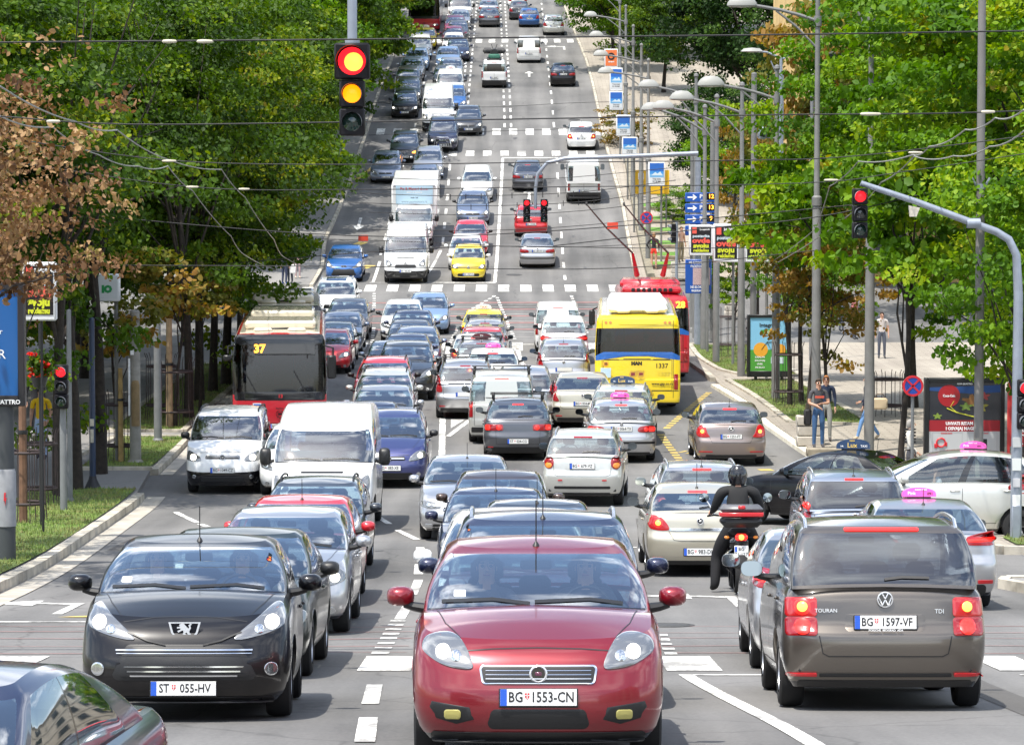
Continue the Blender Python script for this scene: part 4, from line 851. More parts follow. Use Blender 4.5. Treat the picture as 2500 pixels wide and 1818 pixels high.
# verges
turf_areas = []
def verge(poly, kerbs=True, dz=.15):
    ys = [p[1] for p in poly]; V = []; Fs = []
    n = len(poly); c = Vector((sum(p[0] for p in poly)/n, sum(p[1] for p in poly)/n))
    bm = bmesh.new(); vs_ = [bm.verts.new((p[0], p[1], 0)) for p in poly]; bm.faces.new(vs_)
    bmesh.ops.triangulate(bm, faces=bm.faces[:]); 
    for _ in range(4): bmesh.ops.subdivide_edges(bm, edges=[e for e in bm.edges if e.calc_length() > 1.2], cuts=1, use_grid_fill=False); bmesh.ops.triangulate(bm, faces=bm.faces[:])
    for v in bm.verts: v.co.z = zl(v.co.y) + dz
    bmesh.ops.recalc_face_normals(bm, faces=bm.faces[:])
    me = bpy.data.meshes.new('turf'); bm.to_mesh(me); bm.free(); me.materials.append(M_soil); tag(new_obj('turf', me), kind='structure')
    if kerbs: kerb('kerb', list(poly)+[poly[0]], w=.2, h=.19, step=.95)
    turf_areas.append((poly, dz))
verge([(7.15,108.6),(7.55,99.9),(7.8,91.8),(10.1,90.9),(9.9,95),(9.7,100),(9.4,108.8)]); verge([(7.9,111.2),(7.3,114.6),(6.95,121.5),(6.9,127),(9.8,127),(9.8,111.2)])
verge([(-7.9,45),(-8.05,60),(-8.35,72.6),(-10.6,72.6),(-10.6,45)], False); verge([(-8.7,78.2),(-8.75,87.2),(-10.4,87.2),(-10.4,78.2)], False, .16); kerb('kerb', [(-8.6,78.1),(-10.5,78.1),(-10.9,82),(-10.6,87.3),(-8.7,87.3)], w=.22, h=.2)
verge([(-8.95,89),(-9.0,118),(-11.2,118),(-11,89)], True, .16); verge([(-7.8,20),(-7.9,43.6),(-12,43.6),(-12,20)], False, .16); verge([(8.9,57.5),(40,57.5),(40,59.3),(8.9,59.3)], False)
bl = MB(); gv = []; gf = []
def inpoly(x, y, P):
    r = False; j = len(P)-1
    for i in range(len(P)):
        if (P[i][1] > y) != (P[j][1] > y) and x < (P[j][0]-P[i][0])*(y-P[i][1])/(P[j][1]-P[i][1])+P[i][0]: r = not r
        j = i
    return r
for poly, dz in turf_areas:
    x0, x1 = min(p[0] for p in poly), max(p[0] for p in poly); y0, y1 = min(p[1] for p in poly), max(p[1] for p in poly); x1 = min(x1, 16); y0 = max(y0, 44)
    if y1 < 44: continue
    for _ in range(int((x1-x0)*(y1-y0)*190)):
        x, y = random.uniform(x0, x1), random.uniform(y0, y1)
        if not inpoly(x, y, poly): continue
        a = random.uniform(0, math.pi); h = random.uniform(.03, .085); w = .012; b = len(gv); z = zl(y)+dz-.005; lx, ly = random.uniform(-.03,.03), random.uniform(-.03,.03)
        gv += [(x-w*math.cos(a), y-w*math.sin(a), z), (x+w*math.cos(a), y+w*math.sin(a), z), (x+lx, y+ly, z+h)]; gf.append((b, b+1, b+2))
M_grass = mat('grass_blade', (.12,.215,.03), .7, noise=.45, nscale=1.5); b_ = M_grass.node_tree; r_ = [n for n in b_.nodes if n.type == 'VALTORGB'][0]; e_ = r_.color_ramp.elements.new(.34); e_.color = (.20,.19,.06,1); r_.color_ramp.elements[0].color = (.20,.17,.08,1); r_.color_ramp.elements[1].position = .40
tag(new_obj('grass', mesh('grass', gv, gf, [M_grass], None, False)), 'short green grass growing on the kerbed verges', 'grass', kind='stuff')
# markings
class Marks:
    def __init__(s, name, m, dz=.008): s.V = []; s.F = []; s.name = name; s.m = m; s.dz = dz
    def line(s, p, q, w):
        p, q = Vector(p), Vector(q); n = max(1, int((q-p).length/1.0)); d = (q-p).normalized(); nn = Vector((-d.y, d.x))*w/2; b = len(s.V)
        for i in range(n+1):
            c = p+(q-p)*i/n
            for sg in (-1, 1): s.V.append((c.x+nn.x*sg, c.y+nn.y*sg, zl(c.y+nn.y*sg)+s.dz))
            if i: s.F.append((b+2*i-2, b+2*i-1, b+2*i+1, b+2*i))
        return s
    def path(s, pts, w):
        for p, q in zip(pts, pts[1:]): s.line(p, q, w)
        return s
    def dashes(s, p, q, w, on, off, ph=0):
        p, q = Vector(p), Vector(q); Ln = (q-p).length; d = (q-p).normalized(); t = ph
        while t < Ln: s.line(p+d*t, p+d*min(Ln, t+on), w); t += on+off
        return s
    def poly(s, pts): b = len(s.V); s.V += [(x, y, zl(y)+s.dz) for x, y in pts]; s.F.append(tuple(range(b, b+len(pts)))); return s
    def bars(s, x0, x1, y0, y1, w=.5, gap=.515):
        x = x0
        while x < x1: s.line((x+w/2, y0), (x+w/2, y1), w); x += w+gap
        return s
    def build(s): return tag(new_obj(s.name, mesh(s.name, s.V, s.F, [s.m], None, False)), kind='structure')
lm = Marks('lane_marking', M_line); cw = Marks('crosswalk', M_line)
cw.bars(-10.6, -8.9, 148.4, 151.0); cw.bars(-8.75, 5.6, 148.4, 151.0); cw.bars(-8.3, 5.3, 200.1, 202.5); cw.bars(-7.8, 5.2, 192.9, 194.5); cw.bars(-7.9, 5, 254.6, 257.4); cw.bars(-8.2, 3.2, 126.0, 129.2)
for a in ((-1.62,-1.06),(1.62,2.2),(5.1,5.6),(-5.7,-5.15),(-6.8,-6.2),(.55,1.1),(-.55,.0),(3.3,3.85),(4.2,4.75)): cw.line(((a[0]+a[1])/2, 34.0), ((a[0]+a[1])/2, 36.3), a[1]-a[0])
lm.line((-6.6,151.9), (-.75,151.9), .22).line((-6.45,152), (-6.45,160), .14).line((-4.2,152), (-3.55,163.5), .14).line((-.8,152), (-.55,192), .16).dashes((-3.5,165.5), (-3.6,192), .13, 2.0, 2.6).dashes((-6.5,162), (-6.3,192), .13, 2, 2.6)
lm.dashes((2.48,153), (2.62,192), .13, 2.0, 2.7).line((-.6,192.3), (2.7,192.3), .2).dashes((2.6,203), (2.6,320), .13, 2, 3)
for dx in (-.2,.2): lm.dashes((-3.05+dx,213), (-3.2+dx,254), .13, 1.6, 1.6).dashes((-3.2+dx,258), (-3.4+dx,330), .13, 1.6, 1.6).line((-3.0+dx,203), (-3.05+dx,212), .13).dashes((-.25+dx,203), (-.6+dx,254), .13, 1.6, 1.6).dashes((-.6+dx,258), (-1.1+dx,330), .13, 1.6, 1.6)
lm.dashes((-6,203), (-6.1,300), .12, 1.6, 2.6)
lm.path([(-2.49, 127.61), (-2.22, 105.55), (-1.80, 83.82), (-1.43, 78.00)], .17).path([(-1.74, 89.03), (-1.22, 93.95)], .15).line((0.16, 128.42), (0.85, 128.42), .2).line((0.16, 128.09), (0.50, 116.86), .16)
lm.poly([(-1.71, 91.47), (-1.76, 94.22), (-1.35, 94.22)])
for a, b in (((-6.22, 147.74), (-5.99, 142.19)), ((-3.51, 147.74), (-5.03, 139.75)), ((-0.77, 146.80), (-1.84, 141.28)), ((-0.66, 146.18), (0.13, 130.17)), ((2.66, 146.80), (3.05, 132.52)), ((-9.28, 147.89), (-9.10, 144.02)), ((-2.23, 134.85), (-2.46, 128.58)), ((-5.69, 134.85), (-5.41, 125.32))): lm.dashes(a, b, .14, .45, .45)
for (a, b, c, d) in ((428,1250,483,1276),(490,1277,505,1283),(924,1262,950,1278),(970,1293,1019,1316)): lm.line((-7.00, 67.85), (-6.24, 64.77), .13) if a == 428 else None
lm.line((-6.16, 64.42), (-5.93, 63.64), .13).line((-2.71, 66.31), (-2.42, 64.42), .13).line((-2.21, 62.78), (-1.76, 60.41), .13)
for a, b, w in (((-1.58, 56.26), (-1.65, 58.60), .15), ((-1.51, 52.61), (-1.56, 54.80), .15), ((-1.46, 47.84), (-1.47, 51.29), .14), ((-1.47, 42.58), (-1.45, 46.17), .14)): lm.line(a, b, w)
for y in (1520,1532,1550,1573,1592,1606): pass
lm.dashes((-1.48, 42.42), (-1.49, 35.66), .2, .28, .5)
lm.line((-1.25, 28.67), (-1.34, 31.75), .155).line((-1.09, 24.05), (-1.18, 26.73), .155)
lm.line((1.75,33.3), (3.9,33.3), .13).line((1.78,33.35), (2.38,20.5), .15).dashes((1.79, 36.57), (1.83, 40.09), .14, .3, .45).line((5.2,33.3), (9,33.3), .13).line((5.3,33.2), (6.4,22), .14)
lm.line((-9,42.1), (-5.3,42.1), .16).line((3.68, 70.80), (3.88, 70.35), .12).line((2.10, 58.60), (2.24, 58.60), .12)
def arrow(x, y, turn, k=1.0, mk=lm):
    mk.line((x, y), (x, y+2.6*k), .16*k)
    if turn == 0: mk.poly([(x-.32*k, y+2.5*k), (x+.32*k, y+2.5*k), (x, y+3.9*k)])
    elif turn == 9: mk.poly([(x+.32*k, y), (x-.32*k, y), (x, y-1.4*k)])
    else: mk.line((x, y+2.3*k), (x+turn*.75*k, y+2.6*k), .3*k); mk.poly([(x+turn*.65*k, y+1.9*k), (x+turn*.65*k, y+3.2*k), (x+turn*1.5*k, y+2.6*k)] if turn > 0 else [(x+turn*.65*k, y+3.2*k), (x+turn*.65*k, y+1.9*k), (x+turn*1.5*k, y+2.6*k)])
arrow(1.20, 228.78, 0); arrow(3.97, 248.97, -1); arrow(0.94, 179.25, 0); arrow(3.18, 45.2, -1, .9); arrow(-6.09, 43.6, -1, .9); arrow(-5.5, 157, 9); arrow(-8.0,160, 9); arrow(-8.0,171,9); arrow(1.2, 246, 0)
lm.build(); cw.build()
ym = Marks('yellow_marking', M_yel)
ym.dashes((6.30, 104.59), (4.32, 91.35), .2, .42, .3).dashes((4.07, 89.63), (4.29, 79.18), .2, .42, .3)
for y in (73.5, 75.4, 77.4, 79.5): ym.line((6.01, y), (6.34, y+.05), .5)
ym.line((5.08, 70.6), (6.55, 71.2), .32).line((5.20, 68.9), (6.36, 69.6), .3)
for (x, y) in ((4.48, 84.1), (4.32, 84.4), (4.47, 81.4)): ym.line((x, y), (x+.22, y+.5), .1)
ym.poly([(-6.0,43.0), (-5.5,43.4), (-5.2,43.0)]); ym.line((-7.9,165), (-7.5,166), .5).line((-7.2,157.5), (-6.8,158.6), .5).dashes((-11,176), (-7.9,190), .25, 4, 1)
ym.build()
rm_ = Marks('faded_red_line', M_redl_, .007)
for y in (36.8, 37.9, 39.1, 40.2, 41.2):
    for a, b in ((-8,-4.6),(-2.2,-1.2),(1.75,3.0),(4.9,8)): rm_.line((a, y+random.uniform(-.15,.15)), (b, y+random.uniform(-.15,.15)), random.uniform(.03,.06))
for y in (134.,136.5,139.,141.5,144.): rm_.line((-9,y), (8,y+.4), .35)
rm_.build()
pt_ = Marks('asphalt_patch', asphalt_mat('dark_asphalt', (.065,.062,.06), (.11,.105,.10)), .004)
for (x0, x1, y0, y1) in ((-.9,.2,47,49.5),(3.8,5.2,37.5,40),(-5.2,-4.2,53,60),(2.4,4.2,62,66),(-7.2,-6.0,58,60.5),(-1.5,1.8,141.5,143.2),(-6.3,-4.9,139,141),(4.2,4.6,20,33),(-4.4,-4.1,20,36)): pt_.line(((x0+x1)/2, y0), ((x0+x1)/2+.1, y1), x1-x0)
pt_.build()
st_ = Marks('oil_stain', mat('oil', (.07,.068,.066), .6, noise=.3, nscale=3), .0055)
for _ in range(60):
    x, y = random.choice((-6.5,-4.7,-2.8,.1,3.3,5.5))+random.gauss(0,.35), random.uniform(24,200); a, b = random.uniform(.06,.2), random.uniform(.1,.5); st_.poly([(x+a*math.cos(t)*(1+.3*math.sin(3*t+x)), y+b*math.sin(t)*(1+.3*math.cos(2*t+y))) for t in np.linspace(0, 2*math.pi, 15)[:-1]])
st_.build()
for lb, x, y in (('round iron manhole cover in the lane right of the crimson hatchback', 1.95, 41.5), ('round iron manhole cover near the silver queue', -4.6, 38.5), ('round iron manhole cover beyond the far stop line', .1, 155), ('round iron manhole cover in the far right lane', 3.9, 206)):
    t = thing('manhole_cover', lb, 'manhole cover', (x, y, zl(y)+.004), 0, 'manhole covers', slope_at(y)); m = MB(); m.lathe([(.001,.006),(.30,.006),(.31,.0)], n=28); m.lathe([(.32,.0),(.33,.008),(.37,.008),(.38,.0)], n=28); m.build('lid', mat('cast_iron', (.06,.058,.055), .6, .3, noise=.3, nscale=30), t)
wl = Marks('tyre_scuff', mat('scuff', (.40,.38,.36), .8, noise=.3, nscale=2), .0065)
for y in (131.5,133,135.2,137.4,140.2,142.5): wl.line((random.uniform(-8,-1), y), (random.uniform(1,7), y+random.uniform(-.3,.3)), .09)
wl.build()

# ------------------------------------------------------------ vehicles on the street
PAINTS = dict(crimson=((.21,.003,.012),.4), black=((.004,.004,.006),.2), bronze=((.125,.108,.092),.65), silver=((.50,.50,.51),.8), white=((.80,.80,.79),0), navy=((.012,.016,.05),.4), blue=((.015,.10,.32),.3),
  ltblue=((.26,.38,.58),.55), red=((.52,.012,.02),.1), beige=((.52,.48,.38),.5), grey=((.10,.105,.12),.6), greyblue=((.19,.23,.32),.65), pearl=((.60,.60,.56),.5), yellow=((.80,.60,.01),0), brown=((.06,.035,.025),.5), green=((.012,.02,.018),.3),
  darkgrey=((.035,.038,.045),.5), mauve=((.30,.245,.225),.7), steel=((.34,.38,.45),.75), busred=((.48,.008,.02),0), busyel=((.82,.60,.008),0), cream=((.66,.60,.47),0), purple=((.035,.045,.16),.45), pink=((.45,.06,.13),.3), teal=((.05,.09,.10),.4))
def PT(n):
    m = paint('paint_'+n, *PAINTS[n])
    if n in ('black','green'): m.node_tree.nodes['Principled BSDF'].inputs['Coat Weight'].default_value = .55; m.node_tree.nodes['Principled BSDF'].inputs['Specular IOR Level'].default_value = .25
    return m
M_pinks = mat('pink_sign', (.85,.10,.45), .35, emit=(1,.15,.5), es=.12); M_navs = mat('navy_sign', (.02,.05,.12), .3, 0, .5); M_whs = mat('white_sign', (.85,.85,.85), .4); M_gold = mat('gold_letters', (.80,.55,.12), .4); M_lettw = mat('letter_white', (.85,.85,.85), .5); M_lettr = mat('letter_red', (.6,.02,.03), .5)
pink = dict(mat=M_pinks, w=.47, h=.13, text=[('Pink', .066, M_lettw, -.11, .068), ('RADIO TAXI', .03, M_lettw, .02, .118), ('091', .055, M_ink, .15, .062)]); lux = dict(mat=M_navs, w=.66, h=.19, text=[('Lux', .13, M_gold, -.02, .085), ('TAXI', .06, M_lettw, .21, .07), ('****', .06, M_gold, -.02, .165), ('24h', .04, M_lettw, -.22, .07)])
redtaxi = dict(mat=M_whs, w=.6, text=[('TAXI', .13, M_lettr, 0, .09)]); dark71 = dict(mat=mat('brown_sign', (.10,.02,.03), .4), text=[('71', .13, M_lettw, 0, .09)])
GF = 'oncoming traffic queueing towards the viewer'; GR = 'traffic seen from behind, heading away'
def F(label, cat, X, Y, sh, fr, col, plate='', grp=GF, re_='gA', **o): return vehicle({'hatchback':'hatchback'}.get(cat, cat).replace(' ', '_'), label, cat, X, Y, o.pop('h', 0), sh, fr, re_, PT(col), grp, plate, **o)
def B(label, cat, X, Y, sh, re_, col, plate='', grp=GR, fr='gA', **o): return vehicle(cat.replace(' ', '_'), label, cat, X, Y, o.pop('h', 180), sh, fr, re_, PT(col), grp, plate, **o)
N1 = dict(near=True)
# --- foreground and middle queue, fronts towards us
bravo, s_bravo = F('crimson hatchback in the foreground, number plate BG 1553-CN', 'hatchback', .18, 22.1, 'bravo', 'bravo', 'crimson', 'BG 1553-CN', lit=1, near=True, ant=-.34)
p207, s_207 = F('glossy black hatchback with lion badge and chrome grille bars, plate ST 055-HV', 'hatchback', -2.71, 26.1, 'p207', 'p207', 'black', 'ST 055-HV', lit=1, near=True, h=2, ant=-.30)
F('dark blue car cut off by the bottom left corner, only roof showing', 'car', -2.90, 13.0, 'sedan', 'gB', 'navy', 'BG 412-KL', near=True, h=-7, scale=(1,1,.945))
F('dark blue estate with silver roof rails right behind the crimson hatchback', 'estate car', .28, 27.4, 'suv', 'gB', 'navy', 'BG 318-TR', rails=1, near=True, ant=-.3)
F('white car with white mirrors behind the blue estate with silver rails', 'car', .02, 33.5, 'mpv', 'gA', 'white', 'BG 227-SD', near=True)
F('dark grey saloon behind the white car in the middle queue', 'saloon', .35, 43.2, 'sedan', 'gC', 'darkgrey', 'BG 664-RA', ant=-.35)
F('navy car in the middle queue in front of the brown one', 'saloon', -.25, 48.5, 'sedan', 'gA', 'navy', 'BG 118-LM', ant=-.35)
F('brown hatchback with brown mirrors near the end of the middle queue', 'hatchback', -.2, 54, 'hatchb', 'gA', 'brown', 'BG 501-ZO')
F('light silver saloon, last of the middle queue by the solid white line', 'saloon', -.85, 59.8, 'sedan', 'gB', 'silver', 'BG 090-PV', ant=-.3)
F('black-green old saloon half hidden behind the glossy black hatchback', 'saloon', -2.9, 32.4, 'sedan', 'gC', 'green', 'BG 730-IH', near=True, mp=False)
F('silver hatchback with lit headlamp behind the black-green saloon', 'hatchback', -2.87, 39.5, 'hatchb', 'gA', 'silver', 'BG 552-UB', lit=1, near=True)
F('bright red hatchback behind the silver hatchback in the left queue', 'hatchback', -3.02, 44.8, 'hatch', 'gA', 'red', 'BG 809-FE', lit=1, ant=-.3)
F('black estate with black roof rails in front of the white panel van', 'estate car', -3.2, 51.2, 'wagon', 'gA', 'darkgrey', 'BG 244-NO', rails=2)
F('tall white panel van with black windscreen surround and grey bumper', 'van', -3.58, 61.2, 'van', 'van', 'white', None, re_='van', lit=1, mp=False, near=True)
F('white hatchback squeezed between the small white van and the panel van', 'hatchback', -4.75, 72, 'hatch', 'gA', 'white', None, mp=False)
F('indigo people carrier with one big lit headlamp right of the panel van', 'people carrier', -2.79, 74.2, 'mpv', 'gA', 'purple', 'BG 083-XE', lit=1, rails=2, mp=False, near=True)
F('small white van with roof bars and black bumper, plate BG 1049-CZ', 'van', -6.44, 72.6, 'minivan', 'mini', 'white', 'BG 1049-CZ', re_='van', lit=1, bars=0, mp=False, near=True, rails=2)
# --- the long queue further back
Q = [('dark blue saloon directly behind the indigo people carrier', 'saloon', -3.6, 80, 'sedan', 'gA', 'navy', {}), ('silver saloon with pale interior two cars behind the indigo people carrier', 'saloon', -3.43, 85.7, 'sedan', 'gB', 'silver', dict(lit=0)),
 ('silver estate with roof rails in front of the red roof', 'estate car', -3.6, 90.8, 'wagon', 'gA', 'pearl', dict(rails=2)), ('red estate whose roof shows above the silver estate', 'estate car', -3.8, 95.8, 'wagon', 'gA', 'red', dict(rails=2, mp=False)),
 ('dark off-roader with black tyres right of the red estate', 'off-roader', -3.3, 100.8, 'suv', 'gA', 'darkgrey', dict(lit=1)), ('pale steel blue saloon behind the dark off-roader', 'saloon', -3.95, 105.9, 'sedan', 'gB', 'steel', {}),
 ('navy hatchback between two steel blue cars in the long queue', 'hatchback', -3.6, 110.6, 'hatch', 'gA', 'navy', {}), ('steel blue estate with roof rails in the long queue', 'estate car', -3.4, 114.9, 'wagon', 'gA', 'greyblue', dict(rails=1, lit=1)),
 ('grey blue saloon, fourth from the far end of the long queue', 'saloon', -3.8, 119.9, 'sedan', 'gA', 'grey', {}), ('navy saloon in front of the white hatchback in the long queue', 'saloon', -3.85, 124.6, 'sedan', 'gA', 'navy', {}),
 ('white hatchback just in front of the sky blue small car', 'hatchback', -4.35, 129, 'hatch', 'gA', 'white', dict(mp=False)), ('sky blue small car with one lit lamp at the far end of the long queue', 'small car', -3.4, 132.0, 'hatch', 'gA', 'ltblue', dict(lit=1)),
 ('red hatchback beside the red and cream bus', 'hatchback', -6.5, 114.2, 'hatch', 'gA', 'red', dict(lit=1)), ('teal grey saloon behind the red hatchback next to the bus', 'saloon', -6.6, 118.9, 'sedan', 'gC', 'teal', {}),
 ('grey saloon between the teal saloon and the dark one with lit lamp', 'saloon', -6.55, 124, 'sedan', 'gB', 'greyblue', {}), ('dark charcoal saloon with lit lamp at the junction', 'saloon', -6.57, 129.8, 'sedan', 'gB', 'grey', dict(lit=1)),
 ('white off-roader with glass sunroof crossing the junction', 'off-roader', -7.4, 136.0, 'suv', 'gB', 'white', dict(rails=1)),
 # beyond the junction
 ('blue hatchback waiting at the far stop line by the left kerb', 'hatchback', -7.8, 151.8, 'p207', 'p207', 'blue', dict(lit=1)), ('bright yellow small car with roof rails at the far stop line', 'small car', -2.02, 151.9, 'micro', 'micro', 'yellow', dict(lit=1, rails=2, wm=1)),
 ('white hatchback right behind the yellow small car', 'hatchback', -2.2, 156.3, 'hatch', 'gA', 'white', {}), ('red saloon with black mirrors behind the white hatchback', 'saloon', -2.05, 161.2, 'sedan', 'gA', 'red', dict(mp=False)),
 ('blue grey saloon with lit lamps behind the red saloon', 'saloon', -2.05, 170.8, 'sedan', 'gA', 'greyblue', dict(lit=1, mp=False)), ('white estate with silver bumper ahead of the twin signals', 'estate car', -1.92, 178.5, 'wagon', 'gA', 'white', {}),
 ('blue saloon just behind the white box lorry', 'saloon', -4.85, 179.8, 'sedan', 'gA', 'greyblue', {}), ('silver hatchback behind the blue saloon and the box lorry', 'hatchback', -4.75, 185.4, 'hatch', 'gA', 'silver', dict(lit=1)),
 ('navy pick-up with chrome bull bar on the upper crossing', 'pick-up', -4.1, 193.6, 'suv', 'gC', 'navy', dict(lit=1, mp=False)), ('dark car peeping out right of the navy pick-up', 'car', -2.65, 199.5, 'hatch', 'gA', 'darkgrey', dict(lit=1)),
 ('cobalt blue car half hidden right of the tall white van', 'car', -3.75, 208.5, 'hatch', 'gA', 'blue', dict(lit=1, mp=False)), ('dark saloon with two roof lights behind the white taxi van', 'saloon', -4.45, 219.6, 'sedan', 'gC', 'grey', {}),
 ('silver saloon two places above the white taxi van', 'saloon', -4.2, 225, 'sedan', 'gB', 'silver', {}), ('pale blue saloon with white mirrors high up the hill queue', 'saloon', -4.55, 233.6, 'sedan', 'gB', 'ltblue', dict(lit=0)),
 ('dark saloon with orange lit lamp right of the pale blue saloon', 'saloon', -3.95, 239.5, 'sedan', 'gA', 'navy', dict(lit=1)), ('white hatchback on the hill, just below the pink car', 'hatchback', -4.35, 244.5, 'hatch', 'gA', 'white', {}),
 ('pink-red hatchback on the hill between two grey cars', 'hatchback', -4.5, 249.8, 'hatch', 'gA', 'pink', {}), ('grey hatchback between the two pink-red cars on the hill', 'hatchback', -4.2, 254.6, 'hatch', 'gA', 'grey', {}),
 ('upper pink-red hatchback on the hill, below the silver saloon', 'hatchback', -4.5, 259.3, 'hatch', 'gA', 'pink', dict(mp=False)), ('silver saloon in front of the white van at the hill top', 'saloon', -4.2, 264.6, 'sedan', 'gA', 'silver', dict(lit=1)),
 ('dark saloon with a lit orange indicator beside the pick-up', 'saloon', -6.25, 190.4, 'sedan', 'gB', 'darkgrey', dict(ind=1)), ('grey blue saloon partly under the left trees, below the indicating saloon', 'saloon', -7.1, 184.2, 'sedan', 'gA', 'greyblue', {}),
 ('black hatchback with lit lamps stopped behind the upper crossing', 'hatchback', -6.75, 206.2, 'hatch', 'gA', 'black', dict(lit=1)), ('dark grey saloon above the black hatchback in the left lane', 'saloon', -6.75, 212.4, 'sedan', 'gA', 'grey', dict(lit=1)),
 ('greyish mauve saloon in the left hill lane', 'saloon', -6.95, 218.6, 'sedan', 'gA', 'mauve', {}), ('silver saloon in the left hill lane below the pale blue hatchback', 'saloon', -6.9, 225.2, 'sedan', 'gA', 'silver', {}),
 ('pale blue hatchback in the left hill lane', 'hatchback', -6.75, 232.3, 'hatch', 'gA', 'ltblue', dict(lit=1)), ('white off-roader in the left hill lane below the yellow taxi', 'off-roader', -6.8, 240.4, 'suv', 'gA', 'white', {}),
 ('yellow and black taxi in the left hill lane below the red bus', 'taxi', -6.6, 248.6, 'sedan', 'gA', 'yellow', dict(lit=1, taxi=redtaxi))]
for (lb, ct, X, Y, sh, fr, col, o) in Q:
    h_, _s = F(lb, ct, X, Y, sh, fr, col, 'BG %d-%s' % (random.randint(100, 1899), random.choice(['AC','LK','VM','RT','ZP','HG'])), grp='long queue of oncoming cars up the hill', **o)
    if sh != 'suv' and Y < 149: h_.scale = (1, .95, 1)
    if 'sunroof' in lb:
        V_, F_ = patch(_s, rrect(-.42,.42,2.05,2.75,.05), 'top', .004, depth=.01); new_obj('sunroof', mesh('sunroof', V_, F_, [mat('sunroof_glass', (.03,.05,.11), .06, 0, 1)]), h_)
    if 'bull bar' in lb:
        m = MB()
        for hw, z1 in ((.42,.98),(.30,.80)): m.tube([(-hw-.1,-.10,.42),(-hw,-.12,z1-.12),(-hw+.1,-.10,z1),(hw-.1,-.10,z1),(hw,-.12,z1-.12),(hw+.1,-.10,.42)], .03, 8)
        for x in (-.2,0,.2): m.tube([(x,-.1,.42),(x,-.1,.6)], .02, 6)
        m.box((0,-.08,.44), (.95,.05,.05)); m.build('bull_bar', M_chrome, h_)
        V_, F_ = patch(_s, rrect(-.2,.2,.55,.75,.02), 'top', .004); new_obj('hood_scoop', mesh('hood_scoop', V_, F_, [M_black]), h_)
        m = MB(); m.box((0,4.1,1.74), (1.5,.7,.10), 0, .03); m.build('roof_rack', M_whs, h_)
    if o.get('ind'):
        for c in h_.children:
            if c.name.startswith('headlight') and c.data.vertices[0].co.x > 0: set_mat(c, 0, M_ambl)
    if sh == 'micro':
        for c in h_.children:
            if c.name.startswith('mirror'): set_mat(c, 0, M_whs)
# --- vans and lorries in the oncoming queue
F('white van with dark grey bumper and V-shaped grille at the far stop line', 'van', -4.92, 151.3, 'ducato', 'van', 'white', 'BG 932-AZ', re_='van', lit=1, mp=False)
F('tall white van on the hill behind the navy pick-up', 'van', -4.55, 200.9, 'van', 'van', 'white', '', re_='van', mp=False, lit=1)
F('white taxi van with a big roof sign high in the queue', 'taxi', -4.05, 213.8, 'caddy', 'mini', 'white', '', re_='van', taxi=redtaxi, mp=False)
F('white delivery van at the very top of the hill queue', 'van', -4.3, 270.2, 'van', 'van', 'white', '', re_='van', mp=False)
lor, s_l = F('white box lorry with a pale blue advertising panel above the cab', 'lorry', -4.92, 163.4, 'cab', 'van', 'white', 'BG 700-MM', re_='van', lit=1, mp=False)
m = MB(); m.box((0, 4.9, 1.9), (2.3, 5.2, 2.14), 0, .05); m.box((0, 2.295, 2.9), (2.1,.02,.12), 1); m.box((0, 4.9, .72), (2.0, 5.2, .18), 1, .02); m.build('cargo_box', [PT('white'), mat('lorry_trim', (.30,.31,.33), .5)], lor)
m = MB(); m.box((0, 2.27, 2.46), (1.86,.02,.92), 0, .008); a = m.build('advert_panel', mat('pale_blue_board', (.45,.62,.74), .5), lor)
for t_, sz, mm, z in (('Po & Matori d.o.o.', .19, M_lettr, 2.77), ('delovi za kamione', .11, M_lettw, 2.60), ('mob / tel', .10, M_ink, 2.32), ('www.pasmotors.rs', .17, mat('letter_grey', (.25,.32,.38), .6), 2.12)): lettering(t_, sz, mm, a, (0, 2.257, z), bold=.002)
for x in (-.8,.8):
    w = new_obj('wheel', WH[s_l['rw']][0], lor); w.location = (x, 6.2, s_l['rw'])
rb, _ = F('red bus at the top of the hill under the left trees', 'bus', -7.0, 262, 'bus', 'bus', 'busred', None, re_='bus', lit=1, taxi=None)
# --- buses
bus, s_b = F('red and cream city bus showing route 37 on its display', 'bus', -6.5, 86.8, 'bus', 'bus', 'busred', 'BG 131-2BU', re_='bus', near=True, h=3.2)
def bus_roof(root, m1, y0, y1, units):
    for (yy, w, l, h) in units: m = MB(); m.box((0, yy, 2.95 + h/2), (w, l, h), 0, .07); m.build('roof_unit', [m1], root)
    for x in (-.45, .45): m = MB(); m.box((x, y0+.55, 2.99), (.5,.35,.12), 0, .05); m.build('roof_vent', [m1], root)
    m = MB(); m.box((0, y0+.62, 3.02), (1.0,.12,.05), 0, .02); m.build('roof_grille', [M_black], root)
def bus_cap(root, s, m_, z0=2.62):
    "pale upper band and roof skin set just proud of the body"
    V, Fs = [], []; xs = np.linspace(-1, 1, 21); ys = np.linspace(.16, s['L']-.16, 40)
    for y in ys:
        for x in xs: h = cast(s, (x*1.16, y), 'top'); V.append((x*1.165, y, h.z+.008))
    n = len(xs)
    for i in range(len(ys)-1):
        for j in range(n-1): Fs.append((i*n+j, i*n+j+1, (i+1)*n+j+1, (i+1)*n+j))
    new_obj('roof', mesh('roof', V, Fs, [m_]), root)
bus_cap(bus, s_b, PT('cream')); bus_roof(bus, PT('cream'), .2, 11.8, [(2.6,1.9,2.2,.24),(7.5,1.8,2.6,.26)])

